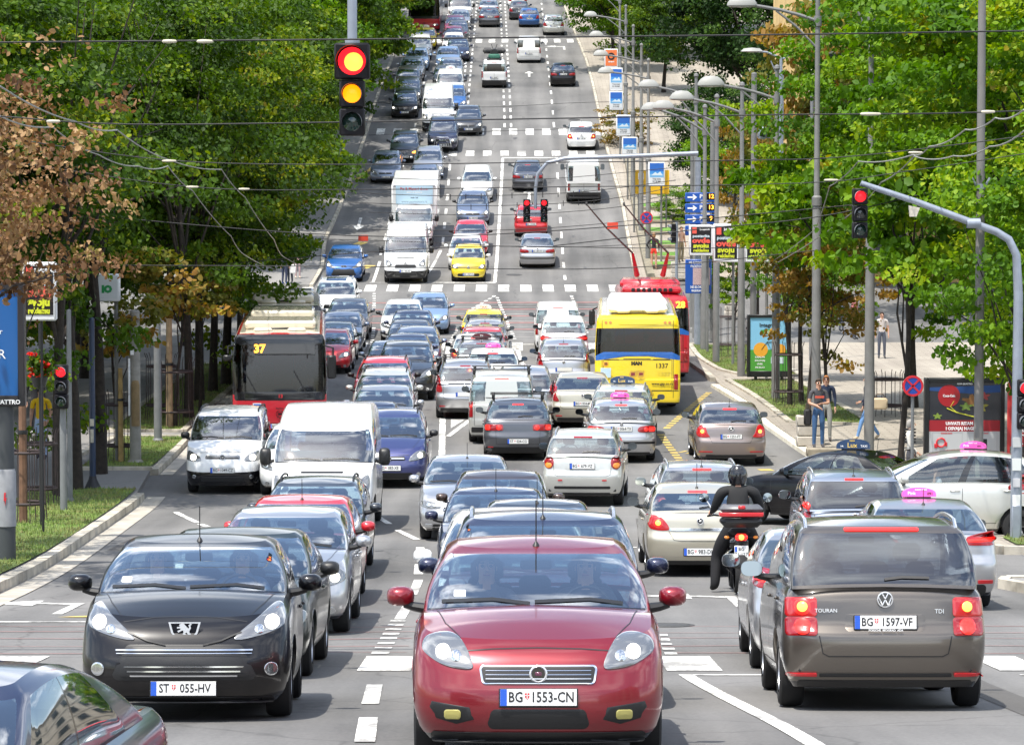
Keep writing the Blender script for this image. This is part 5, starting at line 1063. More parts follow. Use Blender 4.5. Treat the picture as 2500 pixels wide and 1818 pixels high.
V_, F_ = patch(s_b, rrect(-1.1,1.1,2.62,2.86,.06), 'front', .012); new_obj('upper_panel', mesh('upper_panel', V_, F_, [M_gloss]), bus)
V_, F_ = patch(s_b, rrect(-.66,.95,2.36,2.70,.03), 'front', .014); dsp = new_obj('route_display', mesh('route_display', V_, F_, [M_gloss]), bus)
M_led = mat('led_amber', (1,.45,.05), .5, emit=(1,.36,.03), es=2.5)
lettering('37', .30, M_led, dsp, (-.53, cast(s_b, (-.5, 2.5), 'front').y-.03, 2.52), bold=.012)
lettering('13', .13, M_lettr, bus, (.02, -.02, 1.27), bold=.004); lettering('BM1312', .12, M_ink, bus, (-.98, -.03, .98), bold=.003); lettering('ikarbus', .07, M_ink, bus, (0, -.03, .95), bold=.002)
m = MB(); m.prism([(-.11,.11),(.11,.11),(.11,-.02),(0,-.13),(-.11,-.02)], -.03, -.02, 0); m.prism([(-.09,.09),(.09,.09),(.09,.03),(-.09,.03)], -.035, -.028, 1); m.prism([(-.03,.05),(.03,.05),(.03,-.05),(-.03,-.05)], -.037, -.03, 0); m.prism([(-.07,.0),(.07,.0),(.04,-.05),(-.04,-.05)], -.036, -.028, 2)
o = m.build('city_crest', [M_lettw, mat('crest_blue', (.03,.12,.5), .5), M_lettr], bus); o.location = (-.60, .0, .98)
for sg in (-1, 1):
    m = MB(); m.tube([(sg*1.18,.15,2.62),(sg*1.36,-.06,2.60),(sg*1.36,-.10,2.42)] if sg < 0 else [(sg*1.2,.2,2.6),(sg*1.42,.0,2.55),(sg*1.42,-.02,2.3)], .025, 8); m.box((sg*1.38, -.06, 2.30 if sg < 0 else 2.05), (.24,.12,.16 if sg < 0 else .62), 0, .04); m.build('mirror', M_black, bus)
bus2, s_b2 = F('cream-roofed bus right behind the bus with route 37', 'bus', -7.45, 101.2, 'bus', 'bus', 'cream', None, re_='bus', h=3.6); bus_roof(bus2, PT('cream'), .2, 11.8, [(2.0,1.9,2.0,.26),(6.5,1.9,2.4,.24)])
yb, s_y = B('yellow city bus with blue stripe and number 1337 on its tail', 'bus', 3.85, 95.6, 'bus', 'bus', 'busyel', None, fr='bus', near=True, h=178.3)
bus_cap(yb, s_y, PT('white')); 
for (yy, w, l, h) in ((10.9,1.75,1.6,.20),(8.2,1.8,2.4,.26),(4.0,1.7,2.0,.22)): m = MB(); m.box((0, yy, 2.97+h/2), (w, l, h), 0, .08); m.build('roof_unit', M_whs, yb)
for x in (-.42,.42): m = MB(); m.box((x, 11.55, 3.03), (.42,.40,.14), 0, .06); m.build('roof_vent', M_whs, yb)
m = MB(); m.box((0, 11.62, 3.04), (.62,.10,.10), 0, .03); m.build('roof_grille', mat('vent_brown', (.10,.07,.05), .7), yb)
lettering('MAN', .14, M_ink, yb, (.03, 12.02, 1.50), math.pi, bold=.012); lettering('1337', .19, M_ink, yb, (-.70, 12.02, 1.43), math.pi, bold=.004); lettering('www.gsp.co.rs', .105, M_ink, yb, (-.72, 12.02, .91), math.pi, bold=.003)
m = MB(); m.lathe([(.001,.0),(.075,.0),(.08,-.01)], (0,0,0), 20, 'y', 0); o = m.build('speed_sticker', mat('sticker_orange', (.8,.35,.05), .5), yb); o.location = (.93, 12.024, 1.49); lettering('50', .09, M_ink, o, (0,.006,0), math.pi, bold=.003)
m = MB(); m.box((.93,12.02,1.23), (.30,.012,.28), 0, .004); m.build('notice', mat('notice_blue', (.45,.60,.70), .4), yb)
m = MB(); m.prism([(-.22,.10),(-.02,.12),(.0,.0),(-.04,-.1),(-.2,-.06)], 0, .008, 0); m.prism([(.02,.08),(.18,.12),(.24,.0),(.16,-.12),(.0,-.05)], .0, .008, 0); m.prism([(-.18,.05),(-.06,.06),(-.06,-.02),(-.17,-.01)], .008, .012, 1); m.prism([(.06,.06),(.17,.06),(.18,-.04),(.06,-.02)], .008, .012, 1)
o = m.build('tail_poster', [mat('poster_ochre', (.62,.38,.06), .5), mat('poster_wine', (.25,.04,.05), .5)], yb); o.location = (.02, 12.02, 1.18)
for sg in (-1, 1):
    m = MB(); m.tube([(sg*1.2,.4,2.6),(sg*1.38,.2,2.5)], .025, 6); m.box((sg*1.40,.2,2.25), (.2,.14,.5), 0, .04); m.build('mirror', M_black, yb)
tb, s_t = B('red trolleybus with raised current poles ahead of the yellow bus', 'trolleybus', 4.85, 109.6, 'bus', 'bus', 'busred', None, fr='bus', near=True, h=178.5)
lettering('28', .3, M_led, tb, (-.95, 12.03, 2.62), math.pi, bold=.01)
m = MB(); m.box((0, 9.6, 3.08), (2.0, 3.0, .24), 0, .08); m.build('roof_unit', [PT('busred')], tb); m = MB(); m.box((0, 6.2, 3.14), (2.1, 2.6, .36), 0, .12); m.build('roof_unit', [PT('busred')], tb)
m = MB()
for k in range(8): m.box((-.63+k*.18, 11.12, 3.09), (.12,.06,.13), 0, .02)
m.build('roof_grille', M_ink, tb)
for sg in (-1, 1):
    m = MB(); m.tube([(sg*.45,6.9,3.45),(sg*.55,7.3,3.9),(sg*.62,7.8,4.25)], [.10,.07,.045], 8, 0); m.tube([(sg*.62,7.8,4.25),(sg*.62+.9,10.3,5.15),(sg*.62+1.55,12.6,5.95)], [.036,.03,.022], 8, 1); m.box((sg*.62+1.58,12.7,6.0), (.07,.3,.12), 1, .02)
    m.build('current_pole', [PT('busred'), mat('pole_dark', (.05,.045,.045), .5)], tb)
# --- traffic heading away
tour, s_to = B('bronze-grey people carrier in the foreground, number plate BG 1597-VF', 'people carrier', 3.22, 27.5, 'touran', 'touran', 'bronze', 'BG 1597-VF', brake=1, tint=1, rails=1, near=True, mp=False, h=178.6)
lettering('TOURAN', .046, M_badge, tour, (.50, cast(s_to, (.5,.85), 'rear').y+.012, .85), math.pi, bold=.0002); lettering('TDI', .05, M_silver, tour, (-.46, cast(s_to, (-.46,.85), 'rear').y+.012, .845), math.pi, bold=.001)
lettering('PORSCHE  BEOGRAD  ADA', .024, M_lettw, tour, (0, cast(s_to, (0,.685), 'rear').y+.034, .687), math.pi, bold=.0005)
B('silver saloon with red wraparound lamps left of the bronze people carrier', 'saloon', 3.42, 33.5, 'sedan', 'focus', 'silver', 'BG 455-TT', brake=1, near=True, h=178.4)
B('silver taxi saloon with pink roof sign 091 and red lamps', 'taxi', 5.75, 44.2, 'sedan', 'focus', 'silver', 'BG 091-TX', brake=1, near=True, taxi=pink, ant=.22)
B('grey-blue people carrier with vertical lamps and round badge behind the pink sign', 'people carrier', 5.58, 52.2, 'touran', 'gV', 'steel', 'BG 671-GG', brake=1, tint=1, rails=1, ant=.15, near=True, h=178)
B('champagne three-door hatchback beside the motorcycle, plate BG 983-DH', 'hatchback', 3.0, 51.9, 'gtc', 'astra', 'beige', 'BG 983-DH', brake=1, ant=.4, near=True, mp=False)
B('silver estate with roof rails in front of the champagne hatchback', 'estate car', 3.38, 57.6, 'wagon', 'gA', 'silver', '', brake=1, rails=1, ant=.2)
B('pearl white crossover with oval lamps, plate BG 679-VZ', 'crossover', 1.63, 69.2, 'sx4', 'sx4', 'pearl', 'BG 679-VZ', brake=0, rails=1, near=True, h=176, mp=False)
B('dark grey estate with one roof bar, plate ST 024-CG', 'estate car', .15, 82.0, 'hatchb', 'croma', 'grey', 'ST 024-CG', brake=1, bars=1, near=True, mp=False, ls=1)
B('white small van with divided rear window and roof bar', 'van', -.28, 86.7, 'caddy', 'van', 'pearl', 'KG 104-BE', brake=1, bars=1, mp=False, fr='mini')
B('silver people carrier with roof bars at the left of the white van', 'people carrier', -1.35, 94.2, 'mpv', 'gV', 'silver', '', bars=1, brake=0, mp=False)
B('silver people carrier at the right of the white van', 'people carrier', .35, 91.4, 'mpv', 'gV', 'silver', '', brake=0, mp=False, ant=.3)
B('beige saloon in front of the yellow bus, plate BG 1934-MX', 'saloon', 1.98, 91.0, 'sedan', 'gV', 'beige', 'BG 1934-MX', brake=0, mp=False)
B('white estate taxi with navy roof sign beside the yellow bus', 'taxi', 3.02, 86.2, 'wagon', 'gA', 'pearl', '', rails=1, taxi=lux, h=176, mp=False)
B('silver-white saloon taxi with pink roof sign, plate BG 0064-TX', 'taxi', 2.73, 81.3, 'wagon', 'gS', 'silver', 'BG 0064-TX', brake=1, taxi=pink, ant=.15, near=True, mp=False)
B('silver hatchback partly hidden by the left side of the yellow bus', 'hatchback', 1.66, 104.7, 'mpv', 'gV', 'silver', '', ant=.15)
B('white crossover with red lamps behind the white double-door van', 'crossover', 1.9, 119.6, 'suv', 'focus', 'white', 'BG 301-QQ', brake=1, mp=False)
B('white van with two small rear windows at the junction entry', 'van', 1.75, 124.8, 'caddy', 'van', 'white', '', brake=1, mp=False, fr='mini')
B('white hatchback with lit brake strip and pink taxi sign in the dense row', 'taxi', -.6, 101.8, 'hatchb', 'gA', 'white', '', brake=1, taxi=pink, ant=.1)
B('silver estate with two black roof bars in the dense row', 'estate car', -1.0, 106.6, 'wagon', 'gA', 'silver', '', bars=1, taxi=dark71, ant=.1)
B('white hatchback with red brake strip next to the red estate', 'hatchback', -1.25, 111.4, 'hatch', 'gA', 'white', '', brake=1)
B('red estate in the dense row of cars before the junction', 'estate car', -1.05, 115.8, 'wagon', 'gA', 'red', '', mp=False)
B('grey estate with a dark roof bar behind the yellow and black taxi', 'estate car', -1.0, 120.7, 'wagon', 'gA', 'silver', '', bars=1, ant=.1)
B('yellow-backed black taxi with red TAXI sign, first of the dense row', 'taxi', -1.1, 125.5, 'sedan', 'gS', 'yellow', '', taxi=redtaxi)
B('brownish pink hatchback with lit lamps in the bus lane, plate BG 1251-FT', 'hatchback', 5.40, 80.4, 'hatchb', 'gA', 'mauve', 'BG 1251-FT', brake=1, ant=.2, near=True, mp=False)
B('silver saloon just past the far crossing, left lane', 'saloon', 1.22, 157.3, 'sedan', 'gS', 'silver', 'BG 883-KO', mp=False)
B('red hatchback behind the twin red signals', 'hatchback', .97, 167.2, 'hatch', 'gV', 'red', 'BG 212-EA', mp=False)
B('dark grey saloon right of the long white line', 'saloon', .87, 181.8, 'sedan', 'gS', 'grey', 'BG 555-AN', mp=False)
B('old white minibus with two tall rear windows and ladder', 'minibus', 3.9, 178.2, 'minibus', 'van', 'white', 'BG 640-DI', fr='van', mp=False)
B('white hatchback by the right kerb on the upper crossing', 'hatchback', 4.12, 194.4, 'hatch', 'gA', 'white', 'BG 477-RI', brake=1, mp=False, ant=.3)
berl, s_be = B('white small van with a dark load strapped on its roof', 'van', -1.2, 221.3, 'minivan', 'van', 'white', 'BG 066-SE', fr='mini', mp=False)
B('black saloon alone in the right lane on the hill', 'saloon', 3.45, 221.9, 'sedan', 'gS', 'black', 'BG 150-BM')
B('white passenger van with tinted rear window on the hill', 'van', 1.23, 238.6, 'caddy', 'van', 'white', 'BG 730-VI', fr='mini', tint=1, mp=False)
B('silver crossover near the right kerb at the hill top', 'crossover', 3.3, 260, 'sx4', 'gA', 'pearl', 'BG 204-CC')
B('blue hatchback in the middle lane at the hill top', 'hatchback', 1.4, 267, 'hatch', 'gA', 'blue', 'BG 910-GO')
B('dark hatchback with red lamps left of the blue hatchback', 'hatchback', .6, 273.5, 'hatch', 'gA', 'darkgrey', '')
B('white hatchback, uppermost car in the middle lane', 'hatchback', .5, 283.5, 'hatch', 'gA', 'white', '')
B('dark grey saloon with silver strip in the left uphill lane at the hill top', 'saloon', -1.85, 267, 'sedan', 'gS', 'grey', 'BG 333-LA')
B('silver saloon above the dark grey saloon at the hill top', 'saloon', -1.95, 275, 'sedan', 'gS', 'silver', '')
# roof load on the far van
ld = thing('roof_load', 'black bulky load strapped on the roof of a far white van', 'load', berl.matrix_basis @ Vector((0, 2.6, 1.83)), 0); ld.rotation_euler = berl.rotation_euler
m = MB(); m.box((0,0,.03), (1.0,1.4,.06), 0, .02); m.lathe([(.001,-.3),(.26,-.3),(.30,0),(.26,.3),(.001,.3)], (0,0,.42), 16, 'y', 0)
for sg in (-1,1): m.lathe([(.001,-.25),(.2,-.25),(.2,.25),(.001,.25)], (sg*.45,0,.55), 12, 'x', 0); m.box((sg*.62,.1,.55), (.3,.35,.18), 0, .05); m.tube([(sg*.1,0,.7),(sg*.2,0,1.0)], .02, 6, 0)
m.build('machine', mat('load_black', (.03,.03,.032), .6), ld); m = MB(); m.box((0,.5,.22), (.8,.3,.3), 0, .08); m.build('crate', mat('load_green', (.03,.13,.09), .7), ld)
# --- the two cars turning out of the side street
def turned(label, cat, cx, cy, heading, sh, fr, re_, col, plate='', **o):
    root, s = vehicle(cat.replace(' ', '_'), label, cat, 0, 60, 0, sh, fr, re_, PT(col), 'cars turning out of the right side street', plate, near=True, **o)
    Mx = Matrix.Rotation(slope_at(cy), 3, 'X') @ Matrix.Rotation(R(heading), 3, 'Z'); root.rotation_euler = Mx.to_euler(); root.location = Vector((cx, cy, zg(cy)+.01)) - Mx @ Vector((0, s['L']/2, 0)); return root, s
blk, s_blk = turned('black saloon taxi with navy Lux sign turning left behind the motorcycle', 'taxi', 6.35, 64.3, -122, 'sedan', 'gB', 'gS', 'black', None, taxi=lux, ant=.3, srot=112)
pic, s_pic = turned('white and silver taxi with pink sign crossing from the right, side on', 'taxi', 7.85, 60.4, -90, 'mpv', 'gA', 'gV', 'pearl', None, taxi=pink, srot=60)

# ------------------------------------------------------------ poles, lamps, signals, signs, wires
def zp(x, y): return zl(y) + .1
GL = 'street lamps with curved arms along the right pavement'
M_shade = mat('lamp_shade_white', (.30,.30,.28), .55); M_pole = mat('pole_grey', (.165,.165,.16), .6, noise=.14, nscale=3)
def lamp(lb, x, y, zj, hx, hz, k=1.0, r0=.115, cap=True, rear=False):
    "post with a two-tube curved arm; hx, hz: where the lamp head hangs"
    t = thing('street_lamp', lb, 'street lamp', (x, y, zp(x, y)), 0, GL); b = zp(x, y); m = MB(); H = zj - b
    m.tube([(0,0,-.15),(0,0,H*.55),(0,0,H*.56),(0,0,H+.9*k)], [r0*1.15, r0, r0*.72, r0*.55], 12); m.lathe([(r0*1.2,H*.55),(r0*1.2,H*.57),(r0*.7,H*.575)], n=12); m.lathe([(.001,.16*k),(.08*k,.11*k),(.10*k,.03),(.06*k,-.03)], (0,0,H+.9*k), 10)
    m.lathe([(r0*.9,-.14),(r0*.95,.0),(r0*.9,.14)], (0,0,H), 12); m.build('post', M_pole, t)
    dx, dz = hx-x, hz-b; m = MB()
    P = [(0,0,H),(dx*.25,0,H+(dz-H)*.38),(dx*.5,0,H+(dz-H)*.68),(dx*.75,0,H+(dz-H)*.88),(dx*.93,0,dz)]; m.tube(P, .045*k, 8)
    m.tube([(0,0,H-.75*k),(dx*.28,0,H-.75*k+(dz-H+.75*k)*.5),(dx*.55,0,H+(dz-H)*.70-.03)], .03*k, 8); m.build('arm', M_pole, t)
    m = MB(); w = .50*k; sg = 1 if dx > 0 else -1
    prof = [(.001,.20*k),(.22*k,.185*k),(.36*k,.12*k),(.45*k,.03*k),(.46*k,-.02*k),(.40*k,-.05*k),(.001,-.07*k)]
    m.lathe([(a*.72, c*1.3) for a, c in prof], (dx, 0, dz), 20, 'z', 0, sx=1.25, sy=.62); m.build('lamp_head', M_shade, t); return t
lamp('curved-arm lamp whose arm leaves the top of the picture, right of the building', 9.09, 83.2, 4.28, 7.72, 5.37)
lamp('curved-arm lamp with its big white head highest in the picture', 8.36, 90, 4.45, 6.29, 4.90)
lamp('curved-arm lamp with a large head in front of the dark round tree', 8.06, 100, 2.58, 6.05, 3.03)
lamp('curved-arm lamp with head left of the one before the dark round tree', 7.77, 111, 2.40, 5.73, 2.90)
lamp('curved-arm lamp whose head overlaps another one, nearer of the two', 7.42, 119, 2.22, 5.47, 2.78)
lamp('curved-arm lamp whose head overlaps another one, farther of the two', 7.34, 125, 1.99, 5.32, 2.86)
lamp('curved-arm lamp over the far green verge with a small white head', 7.34, 131, 3.37, 5.44, 3.91)
lamp('lamp on the post that carries the no stopping sign', 6.56, 158, 5.05, 4.50, 5.38, .95)
lamp('lamp beside the orange poster box', 6.57, 167, 6.15, 4.51, 6.56, .95)
lamp('lamp just above the wire on the far right kerb', 6.56, 178, 7.63, 4.56, 8.03, .95)
lamp('highest small lamp on the far right kerb', 6.57, 190, 9.35, 4.53, 9.72, .95)
lamp('faint lamp on the far right kerb near the top edge', 6.72, 205, 11.36, 5.11, 11.71, .95)
yl = thing('street_lamp', 'thin galvanised lamp with a small head and a forked top', 'street lamp', (9.24, 113, zp(0,113))); m = MB(); b = zp(0,113); z1 = 4.33-b; m.tube([(0,0,-.1),(0,0,z1-.6),(0,0,z1-.6),(0,0,z1)], [.10,.10,.06,.05], 10); m.build('post', M_galv, yl)
m = MB(); m.tube([(.25,0,z1+.10),(.1,0,z1-.02),(0,0,z1),(-.5,0,z1+.2),(-.85,0,z1+.22)], .035, 8); m.tube([(0,0,z1-.9),(-.35,0,z1-.1)], .02, 6); m.build('arm', M_galv, yl); m = MB(); m.lathe([(.001,.13),(.2,.1),(.28,.0),(.001,-.04)], (-1.0,0,z1+.22), 16, sx=1.4, sy=.7); m.build('lamp_head', M_shade, yl)
def pole(lb, x, y, ztop, r=.11, m_=None, name='pole', cat='pole', extra=None, r1=None, group=None):
    t = thing(name, lb, cat, (x, y, zp(x, y)), 0, group); h = ztop - zp(x, y); m = MB(); r1 = r1 or r*.85
    m.tube([(0,0,-.15),(0,0,h*.5),(0,0,h)], [r, (r+r1)/2, r1], 14); m.lathe([(r*1.5,-.12),(r*1.5,.05),(r*1.05,.12)], n=12); m.lathe([(r1*1.06,h-.02),(r1*.9,h+.03),(.001,h+.05)], n=12)
    m.build('shaft', m_ or M_pole, t); return t
PR_ = 'plain grey poles on the right pavement'
for lb, px_, y, pz_ in (('grey trolley pole behind the blue no-blocking sign', 7.32, 133, 2.48), ('tall dark grey trolley pole beside the orange ad', 8.32, 113, 3.79), ('rusty-topped grey pole on the far verge', 7.82, 128, 2.39)): pole(lb, px_, y, pz_, .11, group=PR_)
tall = pole('tall slim grey pole with a torn poster, from pavement to top of picture', 8.88, 62.2, 4.40, .095, mat('pole_warm', (.17,.16,.15), .6, noise=.12, nscale=3), r1=.07)
bz = zp(0,62.2); m = MB(); zc_ = -0.04-bz
for sg in (-1,1): m.tube([(0,0,zc_),(sg*.10,-.05,zc_+.03),(sg*.17,-.05,zc_+.16)], .025, 6)
m.lathe([(.1,-.05),(.1,.05)], (0,0,zc_), 12); m.build('bracket', M_galv, tall)
m = MB(); zq = -5.10-bz; m.prism([(-.02,zq+.18),(.14,zq+.02),(.05,zq-.20),(-.12,zq-.02)], -.115, -.10, 0); o = m.build('sticker', M_lettw, tall); lettering('OTKUP', .085, M_ink, o, (.0,-.118,zq), 0, bold=.003).rotation_euler = (R(90), R(-48), 0)
m = MB(); zq = -5.69-bz; m.prism([(-.08,zq+.5),(.0,zq+.42),(.02,zq+.1),(.06,zq-.3),(-.02,zq-.42),(-.06,zq-.1)], -.108, -.098, 0); m.build('torn_poster', mat('old_paper', (.55,.51,.42), .8, noise=.2, nscale=9), tall)
# traffic signals
M_sig = mat('signal_body', (.007,.006,.008), .5, spec=.25); M_sr = mat('signal_red_on', (.25,.0,.0), .3, emit=(1,.012,.02), es=1.5); M_sc = mat('signal_red_core', (1,.5,.1), .3, emit=(1,.30,.03), es=2.2); M_sa = mat('signal_amber_on', (1,.4,.02), .3, emit=(1,.20,.0), es=1.6); M_so = mat('signal_lens_off', (.012,.016,.016), .15, 0, 1); M_vis = mat('visor_grey', (.16,.17,.19), .4)
def signal(parent, loc, lenses, big=False, rz=0):
    "housing with three lenses under visors; lenses: list of 'r','a','o' from the top"
    o0 = None; z = 0
    for n, L_ in enumerate(lenses):
        r = .15 if (big and n == 0) else .10; w = r*2.5 if (big and n == 0) else .27; h = r*2.6 if (big and n == 0) else .30
        m = MB(); m.box((0, .0, z-h/2), (w, .20, h-.006), 0, .02); hs = m.build('housing', M_sig, parent); hs.location = loc; hs.rotation_euler = (0,0,rz)
        m = MB(); m.lathe([(.001,-.128),(r*.5,-.124),(r*.85,-.112),(r,-.098)], (0,0,z-h/2), 24, 'y', 0); mm = {'r':M_sr,'a':M_sa,'o':M_so,'R':M_sr,'g':mat('signal_green_off', (.004,.03,.022), .15, 0, 1)}[L_]; m.build('lens', mm, hs)
        if L_ == 'R': m = MB(); m.lathe([(.001,-.135),(r*.45,-.132),(r*.66,-.124)], (0.02,0,z-h/2-.01), 20, 'y', 0); m.build('lit_core', M_sc, hs)
        V, Fs = [], []; n_ = 16
        for yy, e in ((-.10,1.0),(-.10-r*1.45,1.0)):
            for k in range(n_+1):
                a = R(-25) + (math.pi+R(50))*k/n_; V.append((r*1.08*math.cos(a), yy if abs(k-n_/2) < n_/2-1 or yy > -.11 else yy+.08, z-h/2+r*1.08*math.sin(a)))
        for k in range(n_): Fs.append((k, k+1, n_+2+k, n_+1+k))
        new_obj('visor', mesh('visor', V, Fs, [M_vis if n or not big else M_sig]), hs); z -= h
    return z
# the big one hanging over the lane, upper left
hs = thing('traffic_light', 'large hanging traffic light, red and amber lit, on a grey pipe', 'traffic light', (-9.4, 35, zl(35)+.12))
bz = zl(35)+.12; gx = -1.70+9.4; zt = 1.50-bz
signal(hs, (gx, 0, zt), 'Rag', True)
m = MB(); m.tube([(gx,.02,zt-.02),(gx,.02,zt+1.0),(gx-.12,.02,zt+1.28),(gx-.5,.02,zt+1.4),(gx-3.5,.02,zt+1.35),(0,.02,zt+.9)], .052, 14); m.lathe([(.08,-.03),(.08,.04)], (gx,.02,zt+.0), 12); m.build('arm', M_galv, hs)
m = MB(); m.tube([(0,0,-.1),(0,0,zt+1.1)], [.13,.09], 14); m.build('post', M_galv, hs)
# curved arm, right
cs = thing('traffic_light', 'traffic light on a curved blue-grey arm at the right, red lit', 'traffic light', (9.10, 59, zl(59)+.12)); bz = zl(59)+.12; X0 = 9.10
def q59(a, b): return (a - X0, 0, b - bz)
arm = [q59(9.11, zl(59)), q59(9.12, -1.99), q59(9.08, -1.27), q59(8.94, -0.99), q59(8.71, -0.85), q59(8.30, -0.70), q59(7.26, -0.31), q59(6.27, 0.02)]
m = MB(); m.tube(arm, [.105,.085,.075,.072,.07,.066,.058,.05], 14); m.lathe([(.09,-.12),(.09,.12)], arm[5], 12, 'x'); m.build('arm', M_galv, cs)
signal(cs, (6.25-X0, -.04, -0.07-bz), 'rog'); m = MB(); zz = -0.38-bz; xx = 7.23-X0; m.prism([(xx-.1,zz+.0),(xx+.1,zz-.04),(xx+.04,zz-.2),(xx-.08,zz-.2)], -.05, .02, 0); m.build('bracket_plate', mat('rusty_white', (.55,.5,.42), .7, noise=.25, nscale=12), cs)
signal(cs, (9.23-X0, -.12, -3.50-bz), 'rog'); m = MB(); z0 = -5.39-bz
for k, (dz, w, h, c) in enumerate(((0.35,.16,.22,(.62,.64,.62)),(.02,.13,.16,(.5,.5,.52)),(-.35,.14,.30,(.68,.68,.66)),(.75,.15,.18,(.45,.46,.46)))): mm = MB(); mm.box((0,-.105,z0+dz), (w,.01,h), 0, .003); mm.build('sticker', mat('paper_%d' % k, c, .8), cs)
mm = MB(); mm.box((0,-.11,z0-.7), (.15,.03,.62), 0, .01); mm.build('hatch_cover', M_galv, cs)
# pedestrian-side signal on the left verge
ls_ = thing('traffic_light', 'black traffic light low on the left verge with red lens lit', 'traffic light', (-9.12, 66.4, zl(66.4)+.15)); bz = zl(66.4)+.15
m = MB(); m.tube([(0,0,-.1),(0,0,1.7),(0,0,-4.61-bz+.3)], [.075,.07,.055], 12); m.build('post', M_steel, ls_); signal(ls_, (-9.13--9.12, -.12, -3.64-bz), 'rog')
# twin signals over the far carriageway
ts = thing('traffic_light', 'pair of red traffic lights hung from a long curved pipe', 'traffic light', (7.20, 127, zp(0,127))); bz = zp(0,127); X0 = 7.20
P = [(0,0,-.1),(0,0,1.04-bz)]; m = MB(); m.tube(P, [.14,.11], 12); m.build('post', M_galv, ts)
P = [(0,0,1.19-bz), (4.61-X0,0,1.08-bz), (2.07-X0,0,1.00-bz), (1.35-X0,0,0.82-bz), (1.00-X0,0,0.40-bz), (0.91-X0,0,-0.16-bz), (0.91-X0,0,-0.95-bz)]; m = MB(); m.tube(P, [.095,.088,.08,.075,.07,.065,.06], 12); m.tube([(0.56-X0,0,-0.84-bz),(1.27-X0,0,-0.84-bz)], .04, 8); m.build('arm', M_galv, ts)
for x in (0.57-X0, 1.24-X0): signal(ts, (x, -.1, -0.57-bz), 'rog')
sd_ = thing('traffic_light', 'black traffic light seen from its side above the trolleybus', 'traffic light', (7.56, 150.5, zp(0,150.5))); bz = zp(0,150.5); m = MB(); m.tube([(0,0,-.1),(0,0,-1.73-bz)], .07, 10); m.build('post', M_galv, sd_); signal(sd_, (-.16, 0, -1.80-bz), 'oog', rz=R(-80))
# left side posts
bp_ = pole('dark blue post with a flared foot on the left verge', -9.36, 72.9, -3.00, .075, mat('post_blue', (.012,.03,.075), .45, 0, .4), 'post', 'post'); m = MB(); m.lathe([(.20,.0),(.17,.07),(.09,.24),(.08,.3)], n=14); m.build('foot', mat('foot_black', (.02,.02,.025), .6), bp_); m = MB(); m.box((0,-.08,1.5), (.09,.02,.16), 0, .005); m.box((0,-.08,1.2), (.07,.02,.3), 0, .005); m.build('sticker', mat('old_paper', (.55,.51,.42), .8), bp_)
cp_ = pole('pale concrete pole with stickers and a brown sleeve', -9.22, 80, -3.10, .145, M_conc, 'pole', 'pole'); m = MB(); m.lathe([(.105,.95),(.105,1.95),(.08,2.05),(.001,2.08)], (.02,-.10,0), 16); m.build('sleeve', mat('brown_sleeve', (.22,.15,.07), .7, noise=.2, nscale=5), cp_); m = MB(); m.box((-.05,-.15,2.75), (.08,.012,.12)); m.box((-.13,-.10,1.9), (.05,.06,1.4), 0, .01); m.build('sticker', M_lettw, cp_)
pole('dark grey pole with a rusty top half on the second verge', -9.34, 86.2, -3.34, .11, M_steel)
pole('grey pole beside the traffic light on the left verge', -9.34, 69, -2.67, .06, M_steel)
bb = thing('billboard', 'blue billboard in a black frame on a thick post at the left edge', 'billboard', (-8.38, 54, zl(54)+.15)); bz = zl(54)+.15; xr = -8.03--8.38; z0 = -3.65-bz; z1 = -1.62-bz; xl_ = xr-1.5
m = MB(); m.tube([(0,.05,-.1),(0,.05,z0)], [.16,.14], 16); m.build('post', mat('post_dark', (.05,.055,.06), .6), bb); m = MB(); m.lathe([(.17,.55),(.17,1.45),(.15,1.5)], (0,.05,0), 16); o = m.build('sleeve', mat('sleeve_white_shaded', (.26,.265,.28), .6, noise=.1), bb); m = MB(); m.prism([(.0,1.12),(.03,1.12),(.015,1.03),(.04,1.04),(.01,.9),(.015,.99),(-.01,.98)], -.135, -.12, 0); m.build('warning_flash', M_lettr, bb)  # white sleeve toned down to grey, its shade painted into the colour
m = MB(); fr_ = .11
for c, d in (((xl_+fr_/2,0,(z0+z1)/2),(fr_,.24,z1-z0)),((xr-fr_/2,0,(z0+z1)/2),(fr_,.24,z1-z0)),(((xl_+xr)/2,0,z0+fr_*.8),(xr-xl_-2*fr_,.24,fr_*1.6)),(((xl_+xr)/2,0,z1-fr_/2),(xr-xl_-2*fr_,.24,fr_))): m.box(c, d, 0, .012)
m.build('frame', mat('frame_black', (.02,.018,.022), .45), bb); m = MB(); m.box(((xl_+xr)/2,-.02,(z0+z1)/2+fr_*.3), (xr-xl_-2*fr_+.02,.12,z1-z0-2.2*fr_), 0); pn = m.build('poster', mat('poster_blue', (.012,.10,.32), .3, 0, .4), bb)
lettering('Razlog za govor', .13, M_lettw, pn, (-8.39--8.38, -.085, -2.42-bz), 0, align='RIGHT'); lettering('A  D  A  R', .22, M_lettw, pn, (-8.34--8.38, -.085, -2.80-bz), 0, align='RIGHT'); lettering('ALMA QUATTRO', .10, M_lettw, pn, (-8.10--8.38, -.13, -3.58-bz), 0, align='RIGHT', bold=.003)
